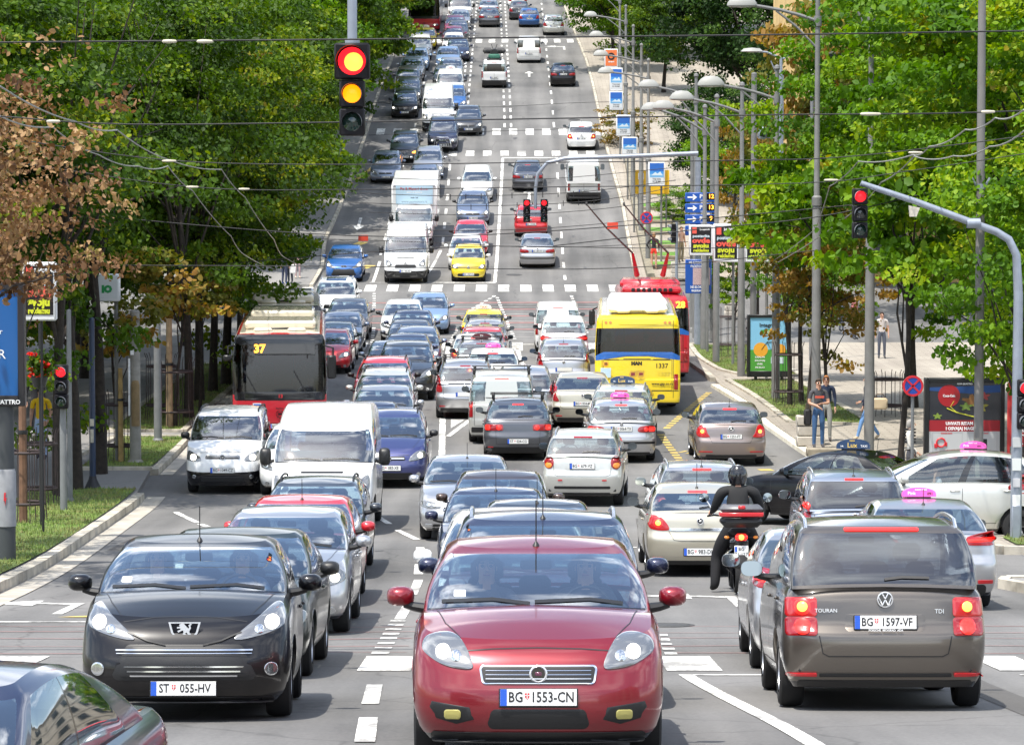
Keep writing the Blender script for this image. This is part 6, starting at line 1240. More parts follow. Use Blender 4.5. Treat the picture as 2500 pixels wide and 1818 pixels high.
def posterbox(lb, x, y, z0, z1, w, body, draw, group=None, post=None, frame=None, d=.22, cat='poster box', pm=None, pr=.05, po=.3):
    t = thing('poster_box', lb, cat, (x, y, zp(x, y)), 0, group); b = zp(x, y); h = z1-z0; zc = (z0+z1)/2-b
    m = MB(); m.box((0,0,zc), (w,d,h), 0, .03); m.build('case', frame or mat('case_white', (.70,.71,.72), .45), t); m = MB(); m.box((0,-d/2-.004,zc+h*.02), (w*.84,.016,h*.84), 0, .003); p = m.build('poster', body, t)
    m = MB(); m.tube([(w*po,.2,-.1),(w*po,.2,z0-b+.2)], pr, 8); m.tube([(w*po,.2,z0-b+.15),(w*.2,.0,z0-b+.1)], .04, 6); m.build('post', pm or M_pole, t)
    if draw: draw(p, w*.84, h*.84, zc+h*.02, -d/2-.0135)
    return t
M_pb = mat('poster_black', (.012,.01,.012), .4); M_po = mat('poster_red', (.75,.10,.07), .45); M_py = mat('poster_lime', (.60,.65,.03), .45); M_pc = mat('poster_pale', (.55,.65,.70), .45)
def ad_tel(p, w, h, zc, y):
    m = MB(); m.box((-w*.33, y, zc+h*.36), (w*.22,.006,h*.24)); m.build('red_bag', M_po, p)
    lettering('3445014', h*.11, M_lettw, p, (w*.17, y-.002, zc+h*.40), bold=.004); lettering('postavite', h*.15, M_pc, p, (0, y-.002, zc+h*.14), bold=.006, xs=1.15*w/(h*.75)); lettering('ovde', h*.27, M_po, p, (0, y-.002, zc-.04*h), bold=.014, xs=1.25*w/(h*.75)); lettering('svoju', h*.23, M_py, p, (0, y-.002, zc-.24*h), bold=.012, xs=1.2*w/(h*.75)); lettering('reklamu', h*.16, M_py, p, (0, y-.002, zc-.42*h), bold=.008, xs=1.1*w/(h*.75))
GA = 'black poster boxes advertising poster space'
posterbox('black poster box with phone number, leftmost of the row before the big tree', 7.12, 123.6, -2.68, -1.53, .90, M_pb, ad_tel, GA); posterbox('black poster box hanging lowest, second from the left in the row', 7.67, 117.6, -2.79, -1.42, .93, M_pb, ad_tel, GA); posterbox('black poster box partly hidden by the leaves of the big tree', 8.25, 109.6, -2.60, -1.37, .95, M_pb, ad_tel, GA); posterbox('black poster box of which only a corner shows among the leaves', 8.97, 104.6, -2.74, -1.68, .9, M_pb, ad_tel, GA)
def ad_sky(p, w, h, zc, y):
    for k, (z, hh, c) in enumerate(((.30,.4,(.02,.12,.45)),(.04,.14,(.05,.26,.62)),(-.10,.2,(.16,.38,.62)))): m = MB(); m.box((0, y+.001*k-.002, zc+h*z), (w,.004,h*hh)); m.build('picture', mat('sky_%d' % k, c, .4), p)
    m = MB(); m.prism([(-w*.4,zc-h*.1),(-w*.1,zc+h*.06),(w*.05,zc-h*.02),(w*.25,zc+h*.09),(w*.42,zc-h*.1)], y-.006, y-.004, 0); m.build('mountain', M_pc, p)
    lettering('Tvoje mesto', h*.10, M_ink, p, (0, y-.004, zc-.28*h), bold=.002, xs=.8); lettering('011 33 9601', h*.10, M_ink, p, (0, y-.004, zc-.40*h), bold=.003, xs=.8)
M_pw = mat('poster_white', (.62,.64,.65), .45); GBX = 'blue poster boxes on posts along the far right kerb'
for lb, xx, y, za, zb_ in (('blue sky poster box fixed to the post with the no stopping sign', 6.93, 157.3, -0.08, 1.08), ('blue sky poster box above the long signal pipe', 6.02, 168, 1.46, 2.41), ('blue sky poster box level with the upper crossing', 6.06, 178.6, 2.62, 3.76), ('blue sky poster box second below the orange one', 6.05, 191, 4.30, 5.39), ('blue sky poster box directly below the orange one', 6.43, 203, 5.76, 7.17)): posterbox(lb, xx, y, za, zb_, .80, M_pw, ad_sky, GBX)
def ad_or(p, w, h, zc, y):
    m = MB(); m.lathe([(w*.32,0),(w*.32,-.01),(w*.18,-.01),(w*.18,0)], (0,y,zc+h*.1), 24, 'y'); m.build('ring', M_pb, p); lettering('SIEMENS', h*.10, M_lettw, p, (0,y-.004,zc-h*.25), bold=.004)
posterbox('orange poster box with a black ring, farthest of the row', 6.42, 213, 7.52, 8.74, .88, mat('poster_orange', (.75,.18,.05), .45), ad_or)
# P signs
for n, (lb, za, zb_, dg) in enumerate((('top blue parking direction sign with an amber counter', -0.68, -0.32, '12'), ('second blue parking direction sign from the top', -1.10, -0.74, '13'), ('third blue parking direction sign from the top', -1.53, -1.17, '9'), ('lowest blue parking direction sign, half hidden by a poster box', -1.97, -1.59, '7'))):
    x = 7.26; t = thing('parking_sign', lb, 'direction sign', (x, 126.6, za), 0, 'stacked blue parking direction signs'); h = zb_-za; m = MB(); m.box((0,0,h/2), (1.16,.05,h), 0, .02); p = m.build('panel', mat('sign_blue', (.012,.08,.36), .4), t)
    m = MB(); m.box((-.36,-.028,h/2), (.26,.006,h*.16)); m.prism([(-.26,h*.8),(-.12,h/2),(-.26,h*.2),(-.30,h*.28),(-.21,h/2),(-.30,h*.72)], -.031, -.025); m.build('arrow', M_lettw, t); lettering('P', h*.62, M_lettw, t, (.03,-.03,h*.58), bold=.004); lettering('Obilicev', h*.22, M_lettw, t, (.14,-.03,h*.16)); m = MB(); m.box((.40,-.028,h*.58), (.30,.008,h*.7)); dd = m.build('counter', M_gloss, t); lettering(dg, h*.62, M_led, dd, (.42,-.034,h*.58), bold=.004)
    m = MB(); m.tube([(.5,.05,-.15),(.5,.05,h+.15)], .04, 8); m.build('bracket', M_pole, t)
def round_sign(lb, x, y, zc, r, post=True, tilt=0):
    t = thing('no_stopping_sign', lb, 'road sign', (x, y, zp(x, y))); b = zp(x, y); z = zc-b; m = MB(); m.lathe([(.001,.015),(r,.015),(r,-.015),(.001,-.015)], (0,0,z), 32, 'y'); m.build('plate', mat('sign_face_blue', (.02,.06,.32), .4), t)
    m = MB(); m.lathe([(r*1.01,.02),(r*1.01,-.022),(r*.80,-.022),(r*.80,-.01)], (0,0,z), 32, 'y'); 
    for a in (45,-45): m.box((0,-.019,z), (r*1.7,.008,r*.17), 0, 0, (0,R(a),0))
    m.build('red_cross', mat('sign_face_red', (.55,.02,.03), .4), t)
    if post: m = MB(); m.tube([(0,.04,-.1),(0,.04,z+r*.6)], .035, 8); m.build('post', M_steel, t)
    return t
round_sign('round no stopping sign fixed to a pole on the far right kerb', 6.45, 157.2, -1.61, .30, False); round_sign('round no stopping sign in shade beside the dark billboard', 8.31, 67.8, -4.17, .215)
bs = thing('traffic_sign', 'large blue sign asking drivers not to block the junction', 'road sign', (7.24, 125.2, zp(0,125))); b = zp(0,125); z0 = -4.16-b; z1 = -2.86-b; m = MB(); m.box((-.12,0,(z0+z1)/2), (1.0,.04,z1-z0), 0, .02); m.build('panel', MATS['sign_blue'], bs); m = MB(); m.box((.0,-.024,(z0+z1)/2), (.66,.01,(z1-z0)*.5)); m.build('grid_picture', mat('grid_pink', (.50,.36,.36), .5, noise=.3, nscale=30), bs)
lettering('НЕ БЛОКИРАЈ', .13, M_lettw, bs, (-.12,-.026,z1-.13), bold=.003, xs=.8); lettering('РАСКРСНИЦУ', .11, M_lettw, bs, (-.12,-.026,z1-.27), bold=.003, xs=.8); lettering('NE BLOKIRAJ', .13, M_lettw, bs, (-.12,-.026,z0+.24), bold=.003, xs=.8); lettering('RASKRSNICU', .11, M_lettw, bs, (-.12,-.026,z0+.10), bold=.003, xs=.8); m = MB(); m.tube([(0,.05,-.1),(0,.05,z1-.1)], .04, 8); m.build('post', M_pole, bs)
ys_ = thing('detour_sign', 'large yellow sign with a red cross behind a grey pole', 'road sign', (7.20, 168.5, zp(0,168.5))); b = zp(0,168.5); z0 = -0.50-b; z1 = 0.73-b; m = MB(); m.box((0,0,(z0+z1)/2), (1.75,.05,z1-z0), 0, .03); m.build('panel', mat('sign_yellow', (.72,.42,.01), .5), ys_); m = MB(); m.box((-.58,-.03,z1-.32), (.30,.012,.32)); m.build('white_square', M_lettw, ys_); m = MB(); 
for a in (45,-45): m.box((-.58,-.04,z1-.32), (.3,.01,.06), 0, 0, (0,R(a),0))
m.build('red_cross', M_lettr, ys_); m = MB(); m.prism([(-.58,z0+.18),(-.36,z0+.45),(-.80,z0+.45)], -.035, -.027); m.build('symbol', mat('sym_green', (.02,.12,.06), .6), ys_); 
for x in (-.7,.72): m = MB(); m.tube([(x,.05,-.1),(x,.05,z0+.2)], .04, 8); m.build('post', M_pole, ys_)
# city-light advertising panels
def citylight(lb, x, y, z0, z1, w, rz, mbody, draw, fcol=(.012,.013,.014)):
    t = thing('advertising_panel', lb, 'advert', (x, y, zp(x, y)), rz); b = zp(x, y); h = z1-z0; zc = (z0+z1)/2-b; m = MB(); f = .10
    for c, d in (((-w/2+f/2,0,zc),(f,.2,h)),((w/2-f/2,0,zc),(f,.2,h)),((0,0,z1-b-f/2),(w-2*f,.2,f)),((0,0,z0-b+f),(w-2*f,.2,2*f))): m.box(c, d, 0, .012)
    m.box((0,.06,zc), (w-2*f,.06,h-2*f), 0); m.build('frame', mat('panel_frame', fcol, .4), t); m = MB()
    for sx in (-.3,.3): m = MB(); m.box((sx*w,0,(z0-b)/2), (.10,.12,z0-b+.2), 0, .01); m.build('leg', mat('panel_frame', fcol, .4), t)
    m = MB(); m.box((0,-.04,zc+f/2), (w-2*f+.01,.05,h-3*f+.01)); p = m.build('poster', mbody, t); draw(p, w-2*f, h-3*f, zc+f/2, -.068); return t
def ad_juice(p, w, h, zc, y):
    m = MB(); m.box((0,y,zc-h*.30), (w,.005,h*.40)); m.build('meadow', mat('ad_green', (.07,.30,.04), .5), p); m = MB()
    for (x, z, r) in ((-.22,-.10,.19),(.30,-.10,.15)): m.lathe([(.001,-.006),(r*w,-.004),(r*w,0)], (x*w,y-.003,zc+z*h), 24, 'y')
    m.lathe([(.001,-.006),(.11*w,-.004),(.11*w,0)], (.12*w,y-.003,zc+.24*h), 20, 'y'); m.build('orange', mat('ad_orange', (.75,.35,.03), .5), p)
    m = MB(); P = [(-.2,-.1),(-.05,.05),(.2,.05),(.28,-.1)]; m.tube([(a*w,y-.01,zc+c*h) for a, c in P], .008, 6); m.tube([(-.05*w,y-.01,zc+.05*h),(.05*w,y-.01,zc-.1*h),(.2*w,y-.01,zc+.05*h)], .008, 6); m.build('bicycle', M_ink, p)
    m = MB(); m.prism([(-.22*w,zc+.27*h),(.12*w,zc+.29*h),(.10*w,zc+.20*h),(-.24*w,zc+.19*h)], y-.006, y-.002); m.build('leaf_banner', mat('ad_green', (.07,.30,.04), .5), p); lettering('bio', h*.08, M_lettw, p, (-.06*w,y-.008,zc+.24*h), bold=.003)
    lettering('Integrino', h*.10, M_ink, p, (0,y-.005,zc+.36*h), bold=.004); 
    for k, s in enumerate(('IDEALAN','ZALOGAJ','UVEK','PRI RUCI')): lettering(s, h*.045, M_lettw, p, (-.24*w,y-.008,zc-(.24+.065*k)*h), bold=.002)
    m = MB(); m.box((.22*w,y-.006,zc-.30*h), (.34*w,.006,.12*h)); m.build('pack', M_pc, p)
citylight('advertising panel with oranges and a bicycle on blue and green', 8.50, 108.3, -6.36, -4.30, 1.45, R(0), mat('ad_sky', (.22,.50,.72), .4, 0, .4), ad_juice)
def ad_cola(p, w, h, zc, y):  # poster colours darkened: the shade on the panel is put into them
    xl = -w*.02
    m = MB(); m.box((0,y,zc-.30*h), (w,.005,.42*h)); m.build('white_field', mat('ad_white_shaded', (.46,.47,.48), .5), p); m = MB(); m.box((0,y-.002,zc-.04*h), (w,.005,.14*h)); m.build('red_band', mat('band_red_shaded', (.30,.012,.02), .5), p)
    lettering('UHVATI RITAM LETA', h*.055, M_lettw, p, (0,y-.006,zc-.012*h), bold=.004, xs=.92); lettering('I OSVAJAJ NAGRADE', h*.055, M_lettw, p, (0,y-.006,zc-.075*h), bold=.004, xs=.92); lettering('ALMA QUATTRO', h*.025, M_lettw, p, (0,y+.0,zc+.485*h), bold=.002)
    m = MB(); m.lathe([(.001,-.008),(.155*w,-.006),(.155*w,0)], (-.22*w,y,zc+.335*h), 28, 'y'); o = m.build('red_disc', mat('disc_red_shaded', (.34,.006,.012), .4, 0, .4), p); lettering('Coca-Cola', h*.042, M_lettw, o, (-.22*w,y-.012,zc+.335*h), bold=.002, xs=.85)
    m = MB(); m.prism([(-.5*w,zc+.44*h),(.5*w,zc+.47*h),(.5*w,zc+.38*h),(.1*w,zc+.36*h),(-.5*w,zc+.40*h)], y-.002, y+.002); m.build('light_streak', mat('ad_blue', (.015,.06,.20), .5), p)
    for k, (c, col) in enumerate((((.10,.27,.11),(.22,.10,.03)),((.22,.20,.09),(.24,.22,.03)),((.02,.20,.07),(.14,.22,.04)),((.27,.33,.07),(.28,.04,.04)),((-.38,.08,.05),(.2,.28,.04)))): m = MB(); m.prism([(c[0]*w+c[2]*w*(1+.4*math.sin(5*a))*math.cos(a), zc+c[1]*h+c[2]*h*.6*(1+.4*math.sin(5*a))*math.sin(a)) for a in np.linspace(0, 2*math.pi, 22)[:-1]], y-.004-.001*k, y, 0); m.build('colour_splash', mat('splash_%d' % k, col, .5), p)
    m = MB(); m.tube([(-.25*w,y-.008,zc+.18*h),(-.12*w,y-.008,zc+.13*h),(.1*w,y-.008,zc+.08*h),(.2*w,y-.008,zc+.06*h)], .012, 6); m.tube([(-.15*w,y-.008,zc+.27*h),(-.2*w,y-.008,zc+.2*h),(-.1*w,y-.008,zc+.12*h)], .006, 6); m.build('light_trail', mat('trail', (.6,.6,.05), .5), p)
    m = MB(); m.lathe([(.09,-.02),(.11,-.0),(.09,.02),(.075,0),(.09,-.02)], (-.33*w,y-.01,zc-.25*h), 20, 'y', 0); m.box((-.40*w,y-.01,zc-.29*h), (.07,.02,.10), 0, .02); m.box((-.26*w,y-.01,zc-.27*h), (.06,.02,.09), 0, .02); m.box((-.08*w,y-.004,zc-.42*h), (.26*w,.006,.06*h)); m.build('prize', M_lettr, p)
    m = MB(); m.box((.26*w,y-.005,zc-.29*h), (.12*w,.01,.17*h), 0, .01); m.build('speaker', M_ink, p)
    for x in (-.25,.26): lettering('SVAKOG DANA', h*.02, M_lettr, p, (x*w,y-.005,zc-.135*h), bold=.0015)
    m = MB()
    for (x, ww) in ((-.24,.42),(.25,.42)):
        for dx, dz, sx, sz in ((0,.185,ww,.003),(0,-.185,ww,.003),(-ww/2,0,.003,.37),(ww/2,0,.003,.37)): m.box(((x+dx)*w,y-.003,zc-.31*h+dz*h), (sx*w+.002,.003,sz*h+.002))
    m.build('frame_line', mat('line_grey', (.3,.3,.32), .6), p)
citylight('dark advertising panel with a red disc and the words uhvati ritam', 9.68, 70, -6.14, -4.13, 1.72, R(0), mat('ad_dark', (.02,.022,.03), .25, 0, .5), ad_cola)
rp = thing('notice_board', 'red board with white scribbles standing at the right edge', 'sign', (10.70, 69.5, zp(0,70))); b = zp(0,70); m = MB(); z0 = -5.56-b; z1 = -4.20-b; m.box((-.14,0,z1/2), (.06,.05,z1), 0, .01); m.box((.12,0,(z0+z1)/2), (.5,.04,z1-z0), 0, .01); m.build('board', mat('board_red', (.45,.03,.03), .5), rp)
m = MB()
for k in range(7): x = -.05+random.uniform(0,.35); z = z0+.15+(z1-z0-.3)*k/7; m.tube([(x+.05*math.cos(a), -.025, z+.10*math.sin(a)) for a in np.linspace(0, 5, 9)], .012, 5)
m.build('scribble', M_lettw, rp)
lp = posterbox('red and yellow poster box behind the brown leaves at the left', -8.65, 60, -2.49, -1.42, .62, M_pb, ad_tel, pm=M_black, pr=.025, po=0)
gs = posterbox('small green and white poster box among the left leaves', -9.88, 80, -2.85, -2.18, .62, M_pw, lambda p, w, h, zc, y: lettering('IO', h*.4, mat('letter_green', (.02,.28,.08), .5), p, (0,y-.003,zc-.1*h), bold=.02))
# concrete planters and blocks on the pavement
def planter(lb, x, y, w, h, d=.5, tiers=3, col=None):
    t = thing('concrete_planter', lb, 'planter', (x, y, zp(x, y)), 0, 'concrete planters on the right pavement'); m = MB()
    for k in range(tiers): m.box((0,0,h*(k+.5)/tiers), (w*(1 if k % 2 == 0 else .95), d*(1 if k % 2 == 0 else .95), h/tiers-.015), 0, .025)
    m.build('block', col or mat('planter_stone', (.46,.42,.36), .85, noise=.15, nscale=5, bump=.2), t); m = MB(); m.lathe([(.001,.0),(w*.4,-.01)], (0,0,h+.012), 4); m.build('soil', mat('soil', (.08,.055,.035), 1), t); return t
planter('square stone planter behind the waiting man', 7.78, 85.3, .72, .80); planter('pale planter block past the far pavement edge', 9.32, 138, .75, .78); planter('two-tier stone planter under the walking woman at the junction corner', 7.77, 152.5, .75, .8)
M_blk = mat('block_brown', (.26,.225,.17), .9, noise=.25, nscale=4, bump=.3)
for lb, x, y, w in (('long low stone block behind the waiting couple', 7.99, 82.3, 1.15), ('low stone block at the foot of the grey pole', 8.68, 80.2, .9), ('low stone block behind the black taxi roof', 8.18, 79.3, .45)):
    t = thing('stone_block', lb, 'stone block', (x, y, zp(x, y)), 0, 'low stone blocks on the right pavement'); m = MB(); m.box((0,0,.10), (w,.4,.22), 0, .03); m.build('block', M_blk, t)
# far raised grass beds
for n, (px_, y) in enumerate(((7.22, 157), (7.44, 160.4), (7.58, 164), (7.47, 168), (7.50, 171.6), (7.47, 176), (7.34, 181))):
    t = thing('grass_bed', 'small kerbed grass bed, %s of the row climbing the far right pavement' % ['nearest','second','third','fourth','fifth','sixth','last'][n], 'grass bed', (px_, y, zp(px_, y)), 0, 'kerbed grass beds on the far right pavement', slope=slope_at(y)); m = MB(); m.box((0,0,.06), (1.7,1.3,.30), 0, .03); m.build('curb', M_blk, t); m = MB(); m.box((0,0,.215), (1.45,1.1,.03)); m.build('lawn', mat('lawn', (.10,.22,.03), .9, noise=.3, nscale=3), t)
# low wall of stones along the far kerb
kerb('kerb', [(6.45+.02*k, 152+3*k) for k in range(14)], w=.35, h=.42, m=mat('hedge_stone', (.22,.20,.15), .95, noise=.4, nscale=4, bump=.5), step=.5)
# overhead wires
M_wire = mat('wire_black', (.008,.008,.01), .6); M_wire2 = mat('wire_pale', (.25,.245,.22), .5); M_ins = mat('insulator', (.50,.46,.36), .5)
def wire(lb, pts, r, m_=None, ins=(), cat='span wire', name='span_wire', group='span wires across the street'):
    P = np.array(pts, float); t = thing(name, lb, cat, tuple(P[0]), 0, group); k = MB(); Q = []
    for i in range(len(P)-1):
        for s_ in np.linspace(0, 1, 6, endpoint=False):
            p0, p1, p2, p3 = P[max(i-1,0)], P[i], P[i+1], P[min(i+2,len(P)-1)]; Q.append(.5*((2*p1)+(-p0+p2)*s_+(2*p0-5*p1+4*p2-p3)*s_**2+(-p0+3*p1-3*p2+p3)*s_**3) if name == 'span_wire' else p1+(p2-p1)*s_-np.array([0,0,.06*4*s_*(1-s_)]))
    Q.append(P[-1]); k.tube([tuple(q-P[0]) for q in Q], r, 6); k.build('cable', m_ or M_wire, t)
    for (p, L_) in ins: m = MB(); p = np.array(p)-P[0]; m.lathe([(.004,-L_/2),(r*2.0,-L_*.42),(r*2.6,-L_*.1),(r*2.0,L_*.4),(.004,L_/2)], tuple(p), 10, 'x'); m.build('insulator', M_ins, t)
    return t
wire('thick black wire crossing highest, in front of the hanging traffic light', [(-6.00, 34.40, 1.46), (-5.35, 34.40, 1.48), (-1.80, 34.40, 1.51), (0.00, 34.40, 1.53), (2.78, 34.40, 1.56), (5.35, 34.40, 1.60), (6.04, 34.40, 1.61)], .0085, None, (((-3.58, 34.40, 1.49), .16), ((-3.21, 34.40, 1.49), .18)))
wire('black wire across the foot of the hanging traffic light', [(-7.68, 45.00, 0.97), (-7.01, 45.00, 0.93), (-5.28, 45.00, 0.82), (-2.24, 45.00, 0.85), (0.00, 45.00, 0.89), (3.65, 45.00, 0.95), (5.89, 45.00, 0.97), (7.68, 45.00, 1.03)], .0095, None, (((-6.28, 45.00, 0.86), .2), ((4.91, 45.00, 0.96), .3), ((6.52, 45.00, 0.99), .2)))
wire('thin wire dipping left below the traffic light and rising right', [(-9.26, 55.00, 0.90), (-8.57, 55.00, 0.79), (-5.74, 55.00, 0.40), (-2.74, 55.00, 0.33), (0.00, 55.00, 0.36), (3.77, 55.00, 0.40), (5.83, 55.00, 0.48), (9.26, 55.00, 0.89)], .009, None, (((-5.74, 55.00, 0.39), .25), ((6.76, 55.00, 0.53), .25)))
wire('thin wire above the pair of far red signals', [(-10.44, 62.00, 0.56), (-9.67, 62.00, 0.46), (-6.04, 62.00, -0.05), (-3.10, 62.00, -0.10), (0.00, 62.00, -0.06), (5.42, 62.00, 0.02), (7.35, 62.00, 0.23), (10.44, 62.00, 0.69)], .009, None, (((-6.04, 62.00, -0.05), .25), ((-5.06, 62.00, -0.09), .22), ((6.03, 62.00, 0.08), .28)))
for n, (lb, a, b_, c, d, y) in enumerate((('wire passing over the box lorry windscreen', (-10.30, 75.00, -0.65), (-3.75, 75.00, -1.17), (1.41, 75.00, -1.03), (9.83, 75.00, -0.28), 75), ('wire tied to the right traffic light arm', (0.90, 72.00, -1.35), (4.05, 72.00, -0.99), (7.19, 72.00, -0.63), (11.23, 72.00, 0.36), 72), ('wire running across the roofs of the far van and yellow car', (-10.45, 88.00, -2.17), (-4.40, 88.00, -2.20), (2.75, 88.00, -2.25), (8.25, 88.00, -1.76), 88), ('wire low over the trolleybus and the blue sign', (-8.90, 95.00, -2.35), (-1.78, 95.00, -1.82), (4.75, 95.00, -1.85), (11.87, 95.00, -1.78), 95),
  ('wire with a row of droppers over the far lorry', (-6.39, 128.00, -0.32), (-2.40, 128.00, -0.45), (2.40, 128.00, -0.32), (6.39, 128.00, 0.16), 128), ('second wire with droppers below the far lorry panel', (-6.59, 132.00, -0.72), (-1.65, 132.00, -0.87), (3.30, 132.00, -0.66), (7.08, 132.00, 0.00), 132), ('wire crossing just above the far red saloon', (-5.90, 135.00, -1.85), (-0.84, 135.00, -1.89), (3.37, 135.00, -1.65), (7.42, 135.00, -1.18), 135), ('wire above the far blue hatchback', (-8.10, 138.00, -2.29), (-3.45, 138.00, -2.44), (1.72, 138.00, -2.65), (7.41, 138.00, -2.41), 138), ('wire over the dark far saloon', (-7.67, 150.00, 0.37), (-2.81, 150.00, 0.19), (1.87, 150.00, 0.26), (7.30, 150.00, 0.75), 150), ('wire in front of the minibus rear doors', (-6.12, 140.00, -1.19), (-0.87, 140.00, -1.31), (3.50, 140.00, -1.08), (7.69, 140.00, -0.52), 140),
  ('faint wire over the upper crossing', (-8.07, 185.00, 2.76), (-2.31, 185.00, 2.95), (2.31, 185.00, 3.09), (6.80, 185.00, 3.45), 185), ('faint wire high on the hill', (-8.72, 200.00, 4.98), (-2.24, 200.00, 4.68), (3.49, 200.00, 4.93), (6.98, 200.00, 5.03), 200))):
    t = wire(lb, [a, b_, c, d], .012 if y < 100 else .014)
    if 'droppers' in lb:
        m = MB(); A, B_ = Vector(b_)-Vector(a), Vector(c)-Vector(a)
        for k in range(9): p = A+(B_-A)*k/8; m.box((p.x,p.y,p.z-.05), (.03,.03,.22))
        m.build('dropper', M_wire, t)
GC = 'pale trolley contact wires'
wire('pale contact wire sagging from the upper left edge down to the junction', [(-6.53, 40.00, 1.32), (-6.49, 41.70, 1.24), (-6.48, 48.80, 0.93), (-6.49, 54.00, 0.89), (-6.47, 62.00, 0.46), (-6.46, 73.00, 0.33), (-6.51, 80.00, -0.31), (-6.50, 89.60, -1.51), (-6.51, 93.00, -2.03), (-6.74, 110.00, -2.81)], .012, M_wire2, cat='contact wire', name='contact_wire', group=GC)
wire('pale contact wire running just below the first one on the left', [(-6.86, 42.00, 0.94), (-7.01, 45.00, 0.93), (-6.99, 50.00, 0.87), (-6.99, 55.50, 0.50), (-7.00, 61.50, 0.34), (-6.99, 66.70, 0.37), (-7.01, 72.00, -0.14), (-6.99, 81.60, -1.29), (-6.97, 85.00, -1.80), (-7.69, 108.00, -2.83)], .012, M_wire2, cat='contact wire', name='contact_wire', group=GC)
wire('pale contact wire falling from the right edge behind the tall pole', [(7.02, 43.00, 1.07), (6.96, 44.70, 1.01), (7.00, 47.60, 0.96), (6.98, 50.60, 0.84), (6.98, 55.00, 0.63), (6.96, 57.00, 0.51), (6.96, 66.00, 0.46), (6.97, 72.00, -0.04), (7.58, 82.00, -1.12), (7.50, 100.00, -2.62)], .012, M_wire2, cat='contact wire', name='contact_wire', group=GC)
wire('pale contact wire next to it at the right, slightly lower', [(7.51, 46.00, 0.86), (7.48, 48.00, 0.78), (7.49, 51.50, 0.59), (7.48, 55.60, 0.48), (7.47, 61.00, 0.52), (7.49, 66.60, 0.04), (7.77, 75.00, -0.65), (7.47, 92.00, -2.18)], .012, M_wire2, cat='contact wire', name='contact_wire', group=GC)
for lb, p, y in (('small red tag hanging on a wire by the trolley poles', (3.07, 100.00, -1.26), 100), ('small dark red tag on a wire at the left of the white van', (-4.99, 110.00, -1.80), 110)):
    t = tag(MB().box((0,0,0), (.33,.02,.20), 0, .004).build('wire_tag', mat('tag_red', (.62,.06,.03), .5)), lb, 'tag'); t.location = p
# far building at the top right and dark fronts behind the trees
def building(lb, x, y, w, d, h, col, rz=0, floors=4, bays=5, cat='building', trim=None):
    t = thing('building', lb, cat, (x, y, zl(y)), rz); m = MB(); m.box((0,d/2,h/2-1), (w,d,h+2)); m.box((0,d/2-.1,h+.2), (w+.5,d+.5,.4), 1)
    for f in range(1, floors): m.box((0,-.06,h*f/floors), (w,.14,.22), 1)
    m.build('wall', [col, trim or M_conc], t, False); fh = h/floors; bw = w/bays
    for f in range(floors):
        for b_ in range(bays):
            cx, cz = -w/2+bw*(b_+.5), fh*(f+.52); m = MB(); ww, wh = bw*.5, fh*.55
            for c, dd in (((cx-ww/2,-.03,cz),(.12,.12,wh+.12)),((cx+ww/2,-.03,cz),(.12,.12,wh+.12)),((cx,-.03,cz+wh/2),(ww-.12,.12,.12)),((cx,-.05,cz-wh/2),(ww+.2,.2,.10))): m.box(c, dd)
            wf = m.build('window', trim or M_conc, t, False); m = MB(); m.box((cx,-.012,cz), (ww-.12,.03,wh-.12)); m.build('pane', mat('window_dark', (.05,.06,.07), .08, 0, .6), wf, False)
    return t
building('ochre and beige apartment house behind the right-hand trees', 20.52, 152, 15, 12, 19, mat('ochre_wall', (.62,.42,.17), .85, noise=.15, nscale=1.2), 0, 5, 5, trim=mat('beige_trim', (.55,.48,.38), .8))
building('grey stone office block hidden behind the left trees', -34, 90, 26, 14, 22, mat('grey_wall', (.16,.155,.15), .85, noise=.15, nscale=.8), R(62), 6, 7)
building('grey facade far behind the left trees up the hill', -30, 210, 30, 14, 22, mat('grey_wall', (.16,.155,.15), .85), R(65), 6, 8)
building('pale house at the right behind the lime trees', 33, 95, 24, 14, 16, mat('pale_wall', (.40,.36,.30), .85, noise=.12, nscale=.8), R(-55), 4, 6)
building('unseen stone building added behind the camera on the left for reflections', -26, -55, 60, 14, 20, mat('grey_wall', (.16,.155,.15), .85), R(90), 5, 6)  # out of view, added so car paint and glass have something to reflect
building('unseen stone building added behind the camera on the right for reflections', 26, -30, 60, 14, 20, mat('pale_wall', (.40,.36,.30), .85), R(-90), 5, 6)  # second unseen block, added to darken the reflections in the cars
building('long pale house closing the hill top behind the trees', 4, 395, 60, 14, 26, mat('pale_wall', (.40,.36,.30), .85), 0, 6, 12)
gl_ = thing('globe_lamp', 'cluster of three cream globe lamps before the ochre house', 'street lamp', (10.95, 120, zp(0,120))); b = zp(0,120); m = MB(); m.tube([(0,0,-.1),(0,0,3.51-b)], .06, 8); m.build('post', M_steel, gl_)
for (a, c, r) in ((10.95, 4.06, .17), (10.91, 3.84, .17), (11.01, 3.66, .17)): m = MB(); m.lathe([(r*math.sin(t), r*math.cos(t)) for t in np.linspace(.01, math.pi-.01, 12)], (a-10.95,0,c-b), 16); m.build('globe', mat('globe_cream', (.72,.64,.48), .4), gl_)
fb = thing('floodlight', 'grey floodlight box clipped to a lamp post', 'floodlight', (7.63, 100.00, 1.56)); m = MB(); m.box((0,0,0), (.28,.22,.38), 0, .05, (0,.25,0)); m.build('case', M_galv, fb); m = MB(); m.box((.0,-.115,0), (.16,.02,.24), 0, .01, (0,.25,0)); m.build('lens', M_so, fb); m = MB(); m.tube([(.05,.0,-.15),(.38,.0,-.16)], .02, 6); m.build('bracket', M_steel, fb)

